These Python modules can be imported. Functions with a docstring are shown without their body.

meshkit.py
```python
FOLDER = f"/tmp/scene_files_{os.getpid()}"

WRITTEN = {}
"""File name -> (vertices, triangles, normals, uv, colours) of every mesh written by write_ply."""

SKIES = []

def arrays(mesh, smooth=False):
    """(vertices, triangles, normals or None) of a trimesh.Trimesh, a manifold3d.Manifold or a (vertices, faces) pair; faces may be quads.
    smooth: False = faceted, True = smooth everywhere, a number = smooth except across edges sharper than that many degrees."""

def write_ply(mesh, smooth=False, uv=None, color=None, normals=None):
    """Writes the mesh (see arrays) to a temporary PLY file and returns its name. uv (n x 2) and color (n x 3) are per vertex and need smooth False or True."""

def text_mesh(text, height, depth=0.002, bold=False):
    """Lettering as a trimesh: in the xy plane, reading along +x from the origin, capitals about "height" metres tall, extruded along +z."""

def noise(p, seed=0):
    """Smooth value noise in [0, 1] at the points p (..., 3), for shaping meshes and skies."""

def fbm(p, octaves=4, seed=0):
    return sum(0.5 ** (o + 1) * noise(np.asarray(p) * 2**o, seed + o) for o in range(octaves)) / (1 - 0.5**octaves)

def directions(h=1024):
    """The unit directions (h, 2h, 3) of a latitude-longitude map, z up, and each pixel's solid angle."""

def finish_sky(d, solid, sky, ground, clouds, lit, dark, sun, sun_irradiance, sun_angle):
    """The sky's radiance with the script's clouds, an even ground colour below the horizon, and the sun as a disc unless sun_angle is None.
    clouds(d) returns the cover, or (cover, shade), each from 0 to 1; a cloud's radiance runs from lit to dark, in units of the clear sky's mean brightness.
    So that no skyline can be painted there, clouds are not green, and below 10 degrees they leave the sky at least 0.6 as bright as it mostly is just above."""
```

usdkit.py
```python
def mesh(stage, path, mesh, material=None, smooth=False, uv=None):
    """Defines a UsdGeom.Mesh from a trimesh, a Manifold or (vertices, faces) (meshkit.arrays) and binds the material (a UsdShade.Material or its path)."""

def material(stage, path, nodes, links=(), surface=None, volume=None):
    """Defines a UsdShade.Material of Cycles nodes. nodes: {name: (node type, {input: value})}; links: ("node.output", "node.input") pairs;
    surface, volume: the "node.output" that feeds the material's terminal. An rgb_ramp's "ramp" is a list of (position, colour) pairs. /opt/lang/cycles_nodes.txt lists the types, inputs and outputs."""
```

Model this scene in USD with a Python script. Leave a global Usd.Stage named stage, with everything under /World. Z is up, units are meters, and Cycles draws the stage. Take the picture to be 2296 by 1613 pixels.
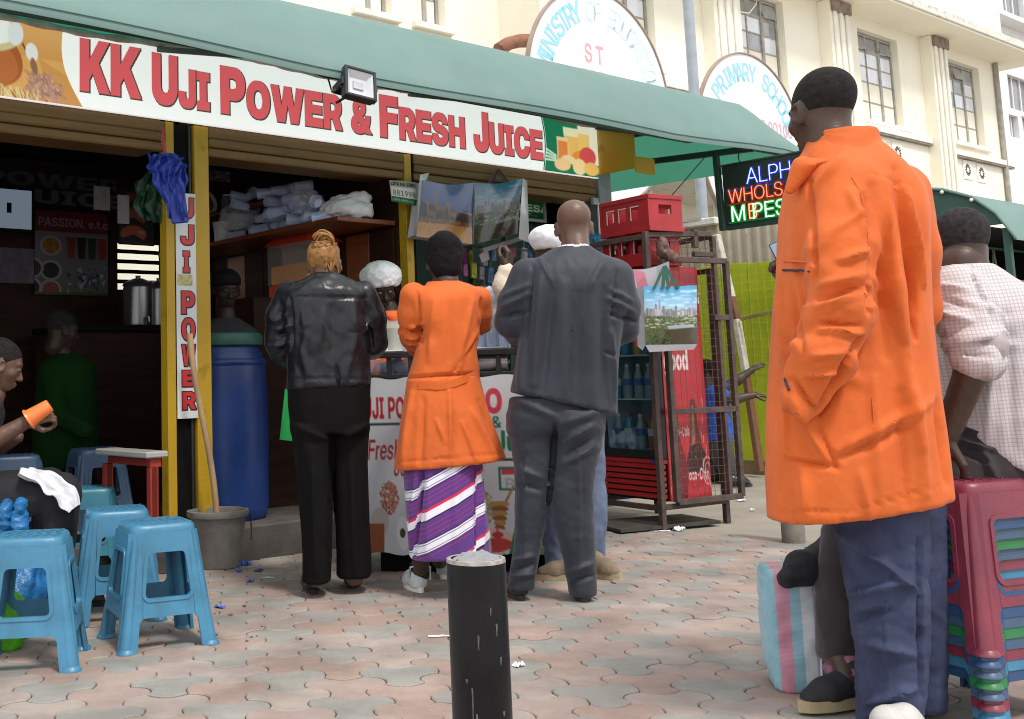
import math, random, glob, numpy as np, trimesh, usdkit, meshkit
import manifold3d as m3
from PIL import Image, ImageDraw, ImageFont, ImageFilter
from shapely.geometry import Polygon, box as sbox
from shapely import affinity, union_all
from pxr import Usd, UsdGeom, UsdLux, UsdShade, Gf, Sdf, Vt

stage = Usd.Stage.CreateInMemory()
UsdGeom.Xform.Define(stage, '/World')
UsdGeom.Scope.Define(stage, '/World/Looks')
rng = np.random.default_rng(11)

# ---------------------------------------------------------------- camera, sky, sun, exposure
VW, VH = 2296.0, 1613.0
FOC, PX, PY = 2523.0, 724.0, 538.0
TILT, ROLL = math.atan(311 / 2523.0), math.atan(0.0267)
EYE = np.array([0, 0, 0.97])
FWD = np.array([0, math.cos(TILT), math.sin(TILT)])
_u0, _x0 = np.array([0, -math.sin(TILT), math.cos(TILT)]), np.array([1.0, 0, 0])
RIGHT = math.cos(ROLL) * _x0 - math.sin(ROLL) * _u0
UP = math.sin(ROLL) * _x0 + math.cos(ROLL) * _u0
cam = UsdGeom.Camera.Define(stage, '/World/camera')
cam.CreateHorizontalApertureAttr(36.0)
cam.CreateVerticalApertureAttr(36.0 * 719 / 1024)
cam.CreateFocalLengthAttr(FOC / VW * 36)
cam.CreateHorizontalApertureOffsetAttr((VW / 2 - PX) / VW * 36)
cam.CreateVerticalApertureOffsetAttr(-(VH / 2 - PY) / VW * 36)
cam.CreateClippingRangeAttr((0.05, 2000.0))
cam.AddTransformOp().Set(Gf.Matrix4d(*RIGHT, 0, *UP, 0, *(-FWD), 0, *EYE, 1))
cam.CreateExposureAttr(0.52)

SUN_AZ, SUN_EL = math.radians(150), math.radians(58)       # azimuth = atan2(x, y) of the direction towards the sun
dome = UsdLux.DomeLight.Define(stage, '/World/sky')
dome.GetPrim().SetCustomDataByKey('kind', 'structure')
sky_m = usdkit.material(stage, '/World/Looks/sky', {
    'sky': ('sky_texture', {'sky_type': 'single_scattering', 'sun_disc': False, 'sun_elevation': SUN_EL, 'sun_rotation': SUN_AZ, 'aerosol_density': 2.0}),
    'tc': ('texture_coordinate', {}),
    'n': ('noise_texture', {'scale': 2.2, 'detail': 5.0, 'roughness': 0.55}),
    'cov': ('map_range', {'from_min': 0.25, 'from_max': 0.5, 'to_min': 0.75, 'to_max': 1.0, 'clamp': True}),
    'n2': ('noise_texture', {'scale': 4.5, 'detail': 4.0}),
    'sh': ('rgb_ramp', {'ramp': [(0.3, (8.0, 8.3, 8.8)), (0.7, (11.5, 11.6, 11.8))]}),
    'mix': ('mix_color', {'blend_type': 'mix', 'use_clamp': False}),
    'bg': ('background_shader', {'strength': 0.1})},
    [('tc.generated', 'n.vector'), ('n.fac', 'cov.value'), ('tc.generated', 'n2.vector'), ('n2.fac', 'sh.fac'),
     ('cov.result', 'mix.fac'), ('sky.color', 'mix.a'), ('sh.color', 'mix.b'), ('mix.result', 'bg.color')], surface='bg.background')
UsdShade.MaterialBindingAPI.Apply(dome.GetPrim()).Bind(sky_m)
sun = UsdLux.DistantLight.Define(stage, '/World/sun')
sun.CreateNormalizeAttr(True); sun.CreateIntensityAttr(0.5); sun.CreateAngleAttr(10.0); sun.CreateColorAttr((1.0, 0.95, 0.88))
_z = np.array([math.sin(SUN_AZ) * math.cos(SUN_EL), math.cos(SUN_AZ) * math.cos(SUN_EL), math.sin(SUN_EL)])
_xx = np.cross([0, 0, 1.0], _z); _xx /= np.linalg.norm(_xx); _yy = np.cross(_z, _xx)
sun.AddTransformOp().Set(Gf.Matrix4d(*_xx, 0, *_yy, 0, *_z, 0, 0, 0, 0, 1))

# ---------------------------------------------------------------- pixel helpers used while measuring (u, v on a 2296 x 1613 view of the photograph)
def ray(u, v): return (u - PX) * RIGHT - (v - PY) * UP + FOC * FWD
def G(u, v, z=0.0):
    d = ray(u, v); return EYE + d * ((z - EYE[2]) / d[2])
def P(u, v, y):
    d = ray(u, v); return EYE + d * (y / d[1])
def proj(p):
    q = np.asarray(p, float) - EYE; w = q @ FWD
    return PX + FOC * (q @ RIGHT) / w, PY - FOC * (q @ UP) / w
def ppm(y): return FOC / (y * 1.006)
SANG = math.radians(38)
SV, NV = np.array([math.cos(SANG), math.sin(SANG), 0]), np.array([-math.sin(SANG), math.cos(SANG), 0])
SO = np.array([-.82, 6.1, 0])
def frame(o, ang):
    m = np.eye(4); c, s = math.cos(ang), math.sin(ang)
    m[:2, :2] = [[c, -s], [s, c]]; m[:3, 3] = o; return m
SHOP = frame(SO, SANG)
def sh(u, v, b):
    d = ray(u, v); p = EYE + d * ((b - (EYE - SO) @ NV) / (d @ NV)); return np.array([(p - SO) @ SV, b, p[2]])
def shs(u, v, s):
    d = ray(u, v); p = EYE + d * ((s - (EYE - SO) @ SV) / (d @ SV)); return np.array([s, (p - SO) @ NV, p[2]])
def W(p, fr=SHOP): p = np.asarray(p, float); return p @ fr[:3, :3].T + fr[:3, 3]

# ---------------------------------------------------------------- scene helpers
MATS, USED, XF = {}, {}, {}
def numbered(path):
    if path not in USED:
        USED[path] = 0; return path
    USED[path] += 1; return f'{path}_{USED[path]:03d}'
def thing(name, label, cat, fr=None, group=None, kind=None):
    fr = np.eye(4) if fr is None else np.asarray(fr, float)
    path = numbered('/World/' + name)
    x = UsdGeom.Xform.Define(stage, path); x.AddTransformOp().Set(Gf.Matrix4d(fr.T.tolist()))
    XF[path] = fr
    tag(x.GetPrim(), label, cat, group, kind)
    return path
def tag(p, label=None, cat=None, group=None, kind=None):
    if isinstance(p, str): p = stage.GetPrimAtPath(p)
    for k, v in (('label', label), ('category', cat), ('group', group), ('kind', kind)):
        if v: p.SetCustomDataByKey(k, v)
def world_of(path):
    while path and path != '/World':
        if path in XF: return XF[path]
        path = path.rsplit('/', 1)[0]
    return np.eye(4)
def arr(mesh):
    if isinstance(mesh, list): mesh = cat(*mesh)
    return meshkit.arrays(mesh)[:2]
def obj(name, mesh, m, parent=None, fr='world', smooth=35, label=None, kind=None, colors=None, uv=None):
    """One mesh. fr: the frame its vertices are given in ('world', a 4x4, or None = the parent's own)."""
    path = numbered((parent or '/World') + '/' + name)
    if colors is not None: smooth = True
    v, f, n = meshkit.arrays(mesh if not isinstance(mesh, list) else cat(*mesh), smooth)
    if fr is not None:
        src = np.eye(4) if isinstance(fr, str) else fr
        mm = np.linalg.inv(world_of(path)) @ src
        v = v @ mm[:3, :3].T + mm[:3, 3]
        if n is not None: n = n @ mm[:3, :3].T
    g = UsdGeom.Mesh.Define(stage, path)
    g.CreatePointsAttr(Vt.Vec3fArray.FromNumpy(v.astype(np.float32)))
    g.CreateFaceVertexCountsAttr(Vt.IntArray.FromNumpy(np.full(len(f), 3, np.int32)))
    g.CreateFaceVertexIndicesAttr(Vt.IntArray.FromNumpy(f.astype(np.int32).ravel()))
    g.CreateSubdivisionSchemeAttr('none')
    if n is not None:
        g.CreateNormalsAttr(Vt.Vec3fArray.FromNumpy(n.astype(np.float32))); g.SetNormalsInterpolation('vertex')
    if colors is not None:
        UsdGeom.PrimvarsAPI(g).CreatePrimvar('pc', Sdf.ValueTypeNames.Color3fArray, 'vertex').Set(Vt.Vec3fArray.FromNumpy(np.asarray(colors, np.float32)))
    UsdShade.MaterialBindingAPI.Apply(g.GetPrim()).Bind(m)
    if label or kind: tag(g.GetPrim(), label, kind=kind)
    return path
def top(name, mesh, m, label, catg, fr='world', group=None, kind=None, **k):
    p = obj(name, mesh, m, None, fr, **k); tag(p, label, catg, group, kind); return p
def dup(src, fr, label=None, group=None):
    p0 = stage.GetPrimAtPath(src); path = numbered('/World/' + src.rsplit('/', 1)[1].rstrip('0123456789').rstrip('_'))
    x = UsdGeom.Xform.Define(stage, path); x.GetPrim().GetReferences().AddInternalReference(p0.GetPath())
    x.ClearXformOpOrder(); x.MakeMatrixXform().Set(Gf.Matrix4d(np.asarray(fr, float).T.tolist())); x.GetPrim().SetInstanceable(True)
    tag(x.GetPrim(), label, None, group); XF[path] = fr
    return path

def mat(name, col, rough=.6, var=.12, vs=5.0, bump=0.0, bs=60.0, metal=0.0, spec=.5, coat=0.0, sheen=0.0, col2=None, pos=(.35, .65), stretch=(1, 1, 1), dist=.01, detail=4.0, rvar=0.0, translucent=0.0, tcol=None, dirt=None, alpha=1.0, world=False, trans=0.0):
    if name in MATS: return MATS[name]
    c = np.array(col, float); lo = np.clip(c * (1 - var), 0, 1) if col2 is None else np.array(col2); hi = np.clip(c * (1 + var), 0, 1) if col2 is None else c
    nodes = {'tc': ('geometry' if world else 'texture_coordinate', {}), 'mp': ('mapping', {'scale': stretch}),
             'n': ('noise_texture', {'scale': vs, 'detail': detail, 'roughness': .6}), 'r': ('rgb_ramp', {'ramp': [(pos[0], lo), (pos[1], hi)]}),
             'p': ('principled_bsdf', {'roughness': rough, 'metallic': metal, 'specular_ior_level': spec, 'coat_weight': coat, 'sheen_weight': sheen, 'alpha': alpha, 'transmission_weight': trans})}
    src = 'tc.position' if world else 'tc.object'
    links = [(src, 'mp.vector'), ('mp.vector', 'n.vector'), ('n.fac', 'r.fac'), ('r.color', 'p.base_color')]
    if bump:
        nodes['n2'] = ('noise_texture', {'scale': bs, 'detail': 3.0}); nodes['b'] = ('bump', {'strength': bump, 'distance': dist})
        links += [('mp.vector', 'n2.vector'), ('n2.fac', 'b.height'), ('b.normal', 'p.normal')]
    if rvar:
        nodes['rr'] = ('map_range', {'from_min': .3, 'from_max': .7, 'to_min': max(.02, rough - rvar), 'to_max': min(1, rough + rvar)}); links += [('n.fac', 'rr.value'), ('rr.result', 'p.roughness')]
    if dirt:
        nodes.update({'dn': ('noise_texture', {'scale': dirt[0], 'detail': 5.0, 'roughness': .65}), 'dr': ('rgb_ramp', {'ramp': [(.36, (dirt[1],) * 3), (.62, (1, 1, 1))]}), 'dm': ('mix_color', {'blend_type': 'multiply', 'fac': 1.0})})
        links = [l for l in links if l[1] != 'p.base_color'] + [(src, 'dn.vector'), ('dn.fac', 'dr.fac'), ('r.color', 'dm.a'), ('dr.color', 'dm.b'), ('dm.result', 'p.base_color')]
    surf = 'p.BSDF'
    if translucent:
        nodes['t'] = ('translucent_bsdf', {'color': tcol} if tcol else {}); nodes['m'] = ('mix_closure', {'fac': translucent})
        links += ([] if tcol else [('r.color', 't.color')]) + [('p.BSDF', 'm.closure1'), ('t.BSDF', 'm.closure2')]; surf = 'm.closure'
    MATS[name] = usdkit.material(stage, '/World/Looks/' + name, nodes, links, surface=surf); return MATS[name]
def printmat(name='print', rough=.5, spec=.4, coat=0.0, bump=0.0):
    if name in MATS: return MATS[name]
    nodes = {'a': ('attribute', {'attribute': 'pc'}), 'tc': ('texture_coordinate', {}), 'n': ('noise_texture', {'scale': 25.0, 'detail': 3.0}), 'b': ('bump', {'strength': bump, 'distance': .01}),
             'p': ('principled_bsdf', {'roughness': rough, 'specular_ior_level': spec, 'coat_weight': coat})}
    links = [('a.color', 'p.base_color')]
    if bump: links += [('tc.object', 'n.vector'), ('n.fac', 'b.height'), ('b.normal', 'p.normal')]
    MATS[name] = usdkit.material(stage, '/World/Looks/' + name, nodes, links, surface='p.BSDF'); return MATS[name]
white_cloth = mat('white_cap_cotton', (.64, .64, .66), .85, .05, 8, .2, 90)
def emis(name, col, strength):
    if name not in MATS: MATS[name] = usdkit.material(stage, '/World/Looks/' + name, {'e': ('emission', {'color': col, 'strength': strength})}, [], surface='e.emission')
    return MATS[name]

# ---------------------------------------------------------------- shapes
def cat(*ms):
    vs, fs, o = [], [], 0
    for m in ms:
        if m is None: continue
        v, f = arr(m); vs.append(v); fs.append(f + o); o += len(v)
    return trimesh.Trimesh(np.vstack(vs), np.vstack(fs), process=False)
def box(x0, y0, z0, x1, y1, z1, r=0.0):
    """An axis-aligned box, its edges chamfered by r."""
    x0, x1 = min(x0, x1), max(x0, x1); y0, y1 = min(y0, y1), max(y0, y1); z0, z1 = min(z0, z1), max(z0, z1)
    if r <= 0:
        m = trimesh.creation.box([x1 - x0, y1 - y0, z1 - z0]); m.apply_translation([(x0 + x1) / 2, (y0 + y1) / 2, (z0 + z1) / 2]); return m
    r = min(r, .45 * min(x1 - x0, y1 - y0, z1 - z0)); pts = []
    for a in (0, 1):
        for b in (0, 1):
            for c in (0, 1):
                p = np.array([(x0, x1)[a], (y0, y1)[b], (z0, z1)[c]]); d = np.array([1 - 2 * a, 1 - 2 * b, 1 - 2 * c]) * r
                for k in range(3):
                    q = p + d; q[k] = p[k]; pts.append(q)
    return trimesh.convex.convex_hull(np.array(pts))
def tube(pts, r, sides=8, closed=False):
    p = np.asarray(pts, float); r = np.broadcast_to(np.asarray(r, float), (len(p),))
    t = np.gradient(p, axis=0); t /= np.linalg.norm(t, axis=1, keepdims=True) + 1e-12
    a = np.cross(t, np.where(np.abs(t[:, 2:]) < .9, [0, 0, 1.0], [1.0, 0, 0])); a /= np.linalg.norm(a, axis=1, keepdims=True) + 1e-12
    b, an = np.cross(t, a), np.arange(sides) * 2 * np.pi / sides + math.pi / sides
    v = p[:, None] + r[:, None, None] * (np.cos(an)[None, :, None] * a[:, None] + np.sin(an)[None, :, None] * b[:, None])
    i, j = np.meshgrid(np.arange(len(p) - 1), np.arange(sides), indexing='ij')
    q = np.stack([i * sides + j, i * sides + (j + 1) % sides, (i + 1) * sides + (j + 1) % sides, (i + 1) * sides + j], -1).reshape(-1, 4)
    v = np.vstack([v.reshape(-1, 3), p[:1], p[-1:]]); k, e = len(p) * sides, (len(p) - 1) * sides; jj = np.arange(sides); nn = (jj + 1) % sides
    f = np.vstack([q[:, [0, 1, 2]], q[:, [0, 2, 3]], np.stack([nn, jj, np.full(sides, k)], 1), np.stack([e + jj, e + nn, np.full(sides, k + 1)], 1)])
    return trimesh.Trimesh(v, f[:, ::-1], process=False)
def bar(a, b, w, h=None, r=.002):
    """A square bar from a to b."""
    a, b = np.asarray(a, float), np.asarray(b, float); L = np.linalg.norm(b - a); h = h or w
    m = box(-w / 2, -h / 2, 0, w / 2, h / 2, L, r)
    z = (b - a) / L; x = np.cross([0, 0, 1.0] if abs(z[2]) < .95 else [0, 1.0, 0], z); x /= np.linalg.norm(x); y = np.cross(z, x)
    t = np.eye(4); t[:3, 0], t[:3, 1], t[:3, 2], t[:3, 3] = x, y, z, a; m.apply_transform(t); return m
def lathe(profile, n=32):
    p = np.asarray(profile, float); an = np.arange(n) * 2 * np.pi / n
    v = np.stack([p[:, None, 0] * np.cos(an), p[:, None, 0] * np.sin(an), np.broadcast_to(p[:, None, 1], (len(p), n))], -1).reshape(-1, 3)
    i, j = np.meshgrid(np.arange(len(p) - 1), np.arange(n), indexing='ij')
    q = np.stack([i * n + j, i * n + (j + 1) % n, (i + 1) * n + (j + 1) % n, (i + 1) * n + j], -1).reshape(-1, 4)
    return trimesh.Trimesh(v, np.vstack([q[:, [0, 1, 2]], q[:, [0, 2, 3]]]), process=False)
def move(m, t=(0, 0, 0), rz=0.0, rx=0.0, ry=0.0):
    m = cat(m); T = trimesh.transformations.euler_matrix(rx, ry, rz, 'sxyz'); T[:3, 3] = t; m.apply_transform(T); return m
def ext(poly, d):
    gs = [g for g in getattr(poly, 'geoms', [poly]) if g.geom_type == 'Polygon' and g.area > 1e-9]
    return cat(*[trimesh.creation.extrude_polygon(g, d, engine='earcut') for g in gs])
def plate(poly, o, x, y, d):
    """A polygon of the (x, y) plane at o, extruded by d along x cross y."""
    m = ext(poly, abs(d)); x, y = np.asarray(x, float), np.asarray(y, float); z = np.cross(x, y)
    if d < 0: m.apply_translation([0, 0, d])
    v = np.asarray(m.vertices); m.vertices = np.asarray(o) + v[:, :1] * x + v[:, 1:2] * y + v[:, 2:] * z; return m
FONTP = glob.glob('/opt/blender-*/*/datafiles/fonts/Inter.woff2')[0]
_fonts = {}
def font(size, weight=900):
    if (size, weight) not in _fonts:
        f = ImageFont.truetype(FONTP, size); f.set_variation_by_axes([32 if size > 30 else 14, weight]); _fonts[size, weight] = f
    return _fonts[size, weight]
def glyphs(text, weight=900, simp=.5):
    """Lettering as a polygon, capitals 1 high from the origin."""
    f = font(120, weight); x0, y0, x1, y1 = f.getbbox(text, anchor='ls'); im = Image.new('L', (x1 - x0 + 8, y1 - y0 + 8))
    ImageDraw.Draw(im).text((4 - x0, 4 - y0), text, 255, f, anchor='ls')
    on = np.pad(np.asarray(im) > 127, ((0, 0), (1, 1))).astype(np.int8)
    r, s = np.nonzero(np.diff(on, axis=1) == 1); e = np.nonzero(np.diff(on, axis=1) == -1)[1]
    g = union_all([sbox(a, -k - 1, b, -k) for k, a, b in zip(r, s, e)]).buffer(.6).buffer(-.6).simplify(simp)
    k = 1 / 87.3
    return affinity.affine_transform(g, [k, 0, 0, k, -4 * k, (4 - y0) * k])
def fit(poly, x0, y0, x1, y1):
    a, b, c, d = poly.bounds; return affinity.affine_transform(poly, [(x1 - x0) / (c - a), 0, 0, (y1 - y0) / (d - b), x0 - a * (x1 - x0) / (c - a), y0 - b * (y1 - y0) / (d - b)])
def s2l(c):
    c = np.asarray(c, float); return np.where(c < .04045, c / 12.92, ((c + .055) / 1.055) ** 2.4)
def printed(name, im, fn, parent, nx, ny, m=None, fr='world', gain=.85, label=None, kind=None):
    """A flat print: the drawing's colours on the vertices of a grid laid by fn(u, v), u and v from 0 (left, top) to 1."""
    im = im.convert('RGB').resize((nx + 1, ny + 1), Image.LANCZOS); c = s2l(np.asarray(im, float) / 255).reshape(-1, 3) * gain
    v, u = np.meshgrid(np.linspace(0, 1, ny + 1), np.linspace(0, 1, nx + 1), indexing='ij')
    pts = fn(u.ravel(), v.ravel()); i, j = np.meshgrid(np.arange(ny), np.arange(nx), indexing='ij'); a = i * (nx + 1) + j
    f = np.concatenate([np.stack([a, a + nx + 1, a + nx + 2], -1).reshape(-1, 3), np.stack([a, a + nx + 2, a + 1], -1).reshape(-1, 3)])
    return obj(name, (pts, f), m or printmat(), parent, fr, colors=c, label=label, kind=kind)
def quad(tl, tr, br, bl):
    tl, tr, br, bl = (np.asarray(x, float) for x in (tl, tr, br, bl))
    return lambda u, v: (1 - v)[:, None] * ((1 - u)[:, None] * tl + u[:, None] * tr) + v[:, None] * ((1 - u)[:, None] * bl + u[:, None] * br)

# ---------------------------------------------------------------- smooth bodies: signed distance on a grid, then surface nets
def nets(D, lo, h):
    nx, ny, nz = D.shape; S = D < 0
    cs = [(a, b, c) for a in (0, 1) for b in (0, 1) for c in (0, 1)]
    sub = lambda A, o: A[o[0]:nx - 1 + o[0], o[1]:ny - 1 + o[1], o[2]:nz - 1 + o[2]]
    cnt = sum(sub(S, o).astype(np.int8) for o in cs); act = (cnt > 0) & (cnt < 8)
    idx = np.argwhere(act); num = -np.ones(act.shape, np.int64); num[act] = np.arange(len(idx))
    acc, k = np.zeros((len(idx), 3)), np.zeros(len(idx))
    for o in cs:
        for ax in range(3):
            if o[ax]: continue
            q = list(o); q[ax] = 1
            d0 = D[idx[:, 0] + o[0], idx[:, 1] + o[1], idx[:, 2] + o[2]]; d1 = D[idx[:, 0] + q[0], idx[:, 1] + q[1], idx[:, 2] + q[2]]
            cr = (d0 < 0) != (d1 < 0); t = np.where(cr, d0 / np.where(cr, d0 - d1, 1), 0)
            p = np.tile(np.array(o, float), (len(idx), 1)); p[:, ax] = t; acc += p * cr[:, None]; k += cr
    V = (idx + acc / k[:, None]) * h + lo
    F = []
    for ax in range(3):
        b, c = (ax + 1) % 3, (ax + 2) % 3
        sl0, sl1 = [slice(1, n - 1) for n in D.shape], [slice(1, n - 1) for n in D.shape]
        sl0[ax], sl1[ax] = slice(0, D.shape[ax] - 1), slice(1, D.shape[ax])
        ch = S[tuple(sl0)] != S[tuple(sl1)]; e = np.argwhere(ch); ins = S[tuple(sl0)][ch]
        e[:, b] += 1; e[:, c] += 1
        def n(db, dc):
            q = e.copy(); q[:, b] += db; q[:, c] += dc; return num[q[:, 0], q[:, 1], q[:, 2]]
        q = np.stack([n(-1, -1), n(0, -1), n(0, 0), n(-1, 0)], 1); q[~ins] = q[~ins][:, ::-1]; F.append(q)
    q = np.vstack(F)
    return V, np.vstack([q[:, [0, 1, 2]], q[:, [0, 2, 3]]])
class Blob:
    def __init__(s, lo, hi, h):
        s.lo, s.h = np.asarray(lo, float), h; n = np.ceil((np.asarray(hi, float) - s.lo) / h).astype(int) + 1
        s.D = np.full(n, .5); s.ax = [s.lo[i] + h * np.arange(n[i]) for i in range(3)]
    def put(s, fn, lo, hi, k, op='add'):
        m = k + 2.5 * s.h; sl = []
        for i in range(3):
            a = max(0, int((lo[i] - m - s.lo[i]) / s.h)); b = min(s.D.shape[i], int((hi[i] + m - s.lo[i]) / s.h) + 2); sl.append(slice(a, max(a, b)))
        sl = tuple(sl); X, Y, Z = (s.ax[i][sl[i]] for i in range(3))
        if not (len(X) and len(Y) and len(Z)): return s
        d = fn(X[:, None, None], Y[None, :, None], Z[None, None, :]); D = s.D[sl]
        if op == 'sub': d = -d; w = np.clip(.5 - .5 * (D - d) / k, 0, 1); s.D[sl] = D * (1 - w) + d * w + k * w * (1 - w)
        else: w = np.clip(.5 + .5 * (D - d) / k, 0, 1); s.D[sl] = D * (1 - w) + d * w - k * w * (1 - w)
        return s
    def cone(s, a, b, ra, rb, k=.02, op='add', sq=None):
        a, b = np.asarray(a, float), np.asarray(b, float); ab = b - a; L2 = max(ab @ ab, 1e-9); R = max(ra, rb)
        def fn(X, Y, Z):
            px, py, pz = X - a[0], Y - a[1], Z - a[2]; t = np.clip((px * ab[0] + py * ab[1] + pz * ab[2]) / L2, 0, 1)
            return np.sqrt((px - t * ab[0]) ** 2 + (py - t * ab[1]) ** 2 + (pz - t * ab[2]) ** 2) - (ra + t * (rb - ra))
        return s.put(fn, np.minimum(a, b) - R, np.maximum(a, b) + R, k, op)
    def chain(s, pts, rs, k=.02):
        for i in range(len(pts) - 1): s.cone(pts[i], pts[i + 1], rs[i], rs[i + 1], k)
        return s
    def ell(s, c, r, k=.02, op='add', rot=None):
        c, r = np.asarray(c, float), np.asarray(r, float); M = np.eye(3) if rot is None else trimesh.transformations.euler_matrix(*rot)[:3, :3].T; R = r.max()
        def fn(X, Y, Z):
            x, y, z = X - c[0], Y - c[1], Z - c[2]; q = [(M[i, 0] * x + M[i, 1] * y + M[i, 2] * z) / r[i] for i in range(3)]
            n = np.sqrt(q[0] ** 2 + q[1] ** 2 + q[2] ** 2) + 1e-9; g = np.sqrt((q[0] / r[0]) ** 2 + (q[1] / r[1]) ** 2 + (q[2] / r[2]) ** 2) + 1e-9
            return n * (n - 1) / g
        return s.put(fn, c - R, c + R, k, op)
    def loft(s, secs, k=.02, yaw=0.0, n=2.3, op='add'):
        """Stacked superellipses; secs: (z, cx, cy, half width, half depth), from bottom to top."""
        q = np.array(sorted(secs), float); z = q[:, 0]; c, sn = math.cos(yaw), math.sin(yaw)
        from scipy.interpolate import PchipInterpolator
        I = PchipInterpolator(z, q[:, 1:]) if len(z) > 2 else (lambda t: np.stack([np.interp(t, z, q[:, i]) for i in range(1, 5)], -1))
        def fn(X, Y, Z):
            zz = np.clip(Z.ravel(), z[0], z[-1]); r = I(zz); cx, cy, a, b = (r[:, i][None, None, :] for i in range(4))
            x, y = (X - cx) * c + (Y - cy) * sn, -(X - cx) * sn + (Y - cy) * c
            e = (np.abs(x / a) ** n + np.abs(y / b) ** n) ** (1 / n)
            d = (e - 1) * np.minimum(a, b) * .9
            cap = np.maximum(Z - z[-1], z[0] - Z); return np.where((d > 0) & (cap > 0), np.hypot(d, cap), np.maximum(d, cap))
        R = q[:, 3:].max()
        lo = [q[:, 1].min() - R, q[:, 2].min() - R, z[0]]; hi = [q[:, 1].max() + R, q[:, 2].max() + R, z[-1]]
        return s.put(fn, lo, hi, k, op)
    def cut(s, p, n):
        """Removes what lies on the side of the plane that n points to."""
        n = np.asarray(n, float); n = n / np.linalg.norm(n)
        s.D = np.maximum(s.D, (s.ax[0][:, None, None] - p[0]) * n[0] + (s.ax[1][None, :, None] - p[1]) * n[1] + (s.ax[2][None, None, :] - p[2]) * n[2]); return s
    def mesh(s, it=6):
        for a in range(3):
            i = [slice(None)] * 3; i[a] = 0; s.D[tuple(i)] = np.maximum(s.D[tuple(i)], s.h * .1); i[a] = -1; s.D[tuple(i)] = np.maximum(s.D[tuple(i)], s.h * .1)
        V, F = nets(s.D, s.lo, s.h); m = trimesh.Trimesh(V, F, process=False)
        if it: relax(m, it)
        return m
def relax(m, it=6, lam=.5, mu=.52):
    f = m.faces; e = np.vstack([f[:, [0, 1]], f[:, [1, 2]], f[:, [2, 0]]]); V = np.array(m.vertices)
    deg = np.bincount(e[:, 0], minlength=len(V)) + np.bincount(e[:, 1], minlength=len(V)); deg = np.maximum(deg, 1)[:, None]
    import scipy.sparse as sp
    A = sp.coo_matrix((np.ones(len(e) * 2), (np.r_[e[:, 0], e[:, 1]], np.r_[e[:, 1], e[:, 0]])), shape=(len(V), len(V))).tocsr()
    for _ in range(it):
        V = V + lam * (A @ V / deg - V); V = V - mu * (A @ V / deg - V)
    m.vertices = V; return m
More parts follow.
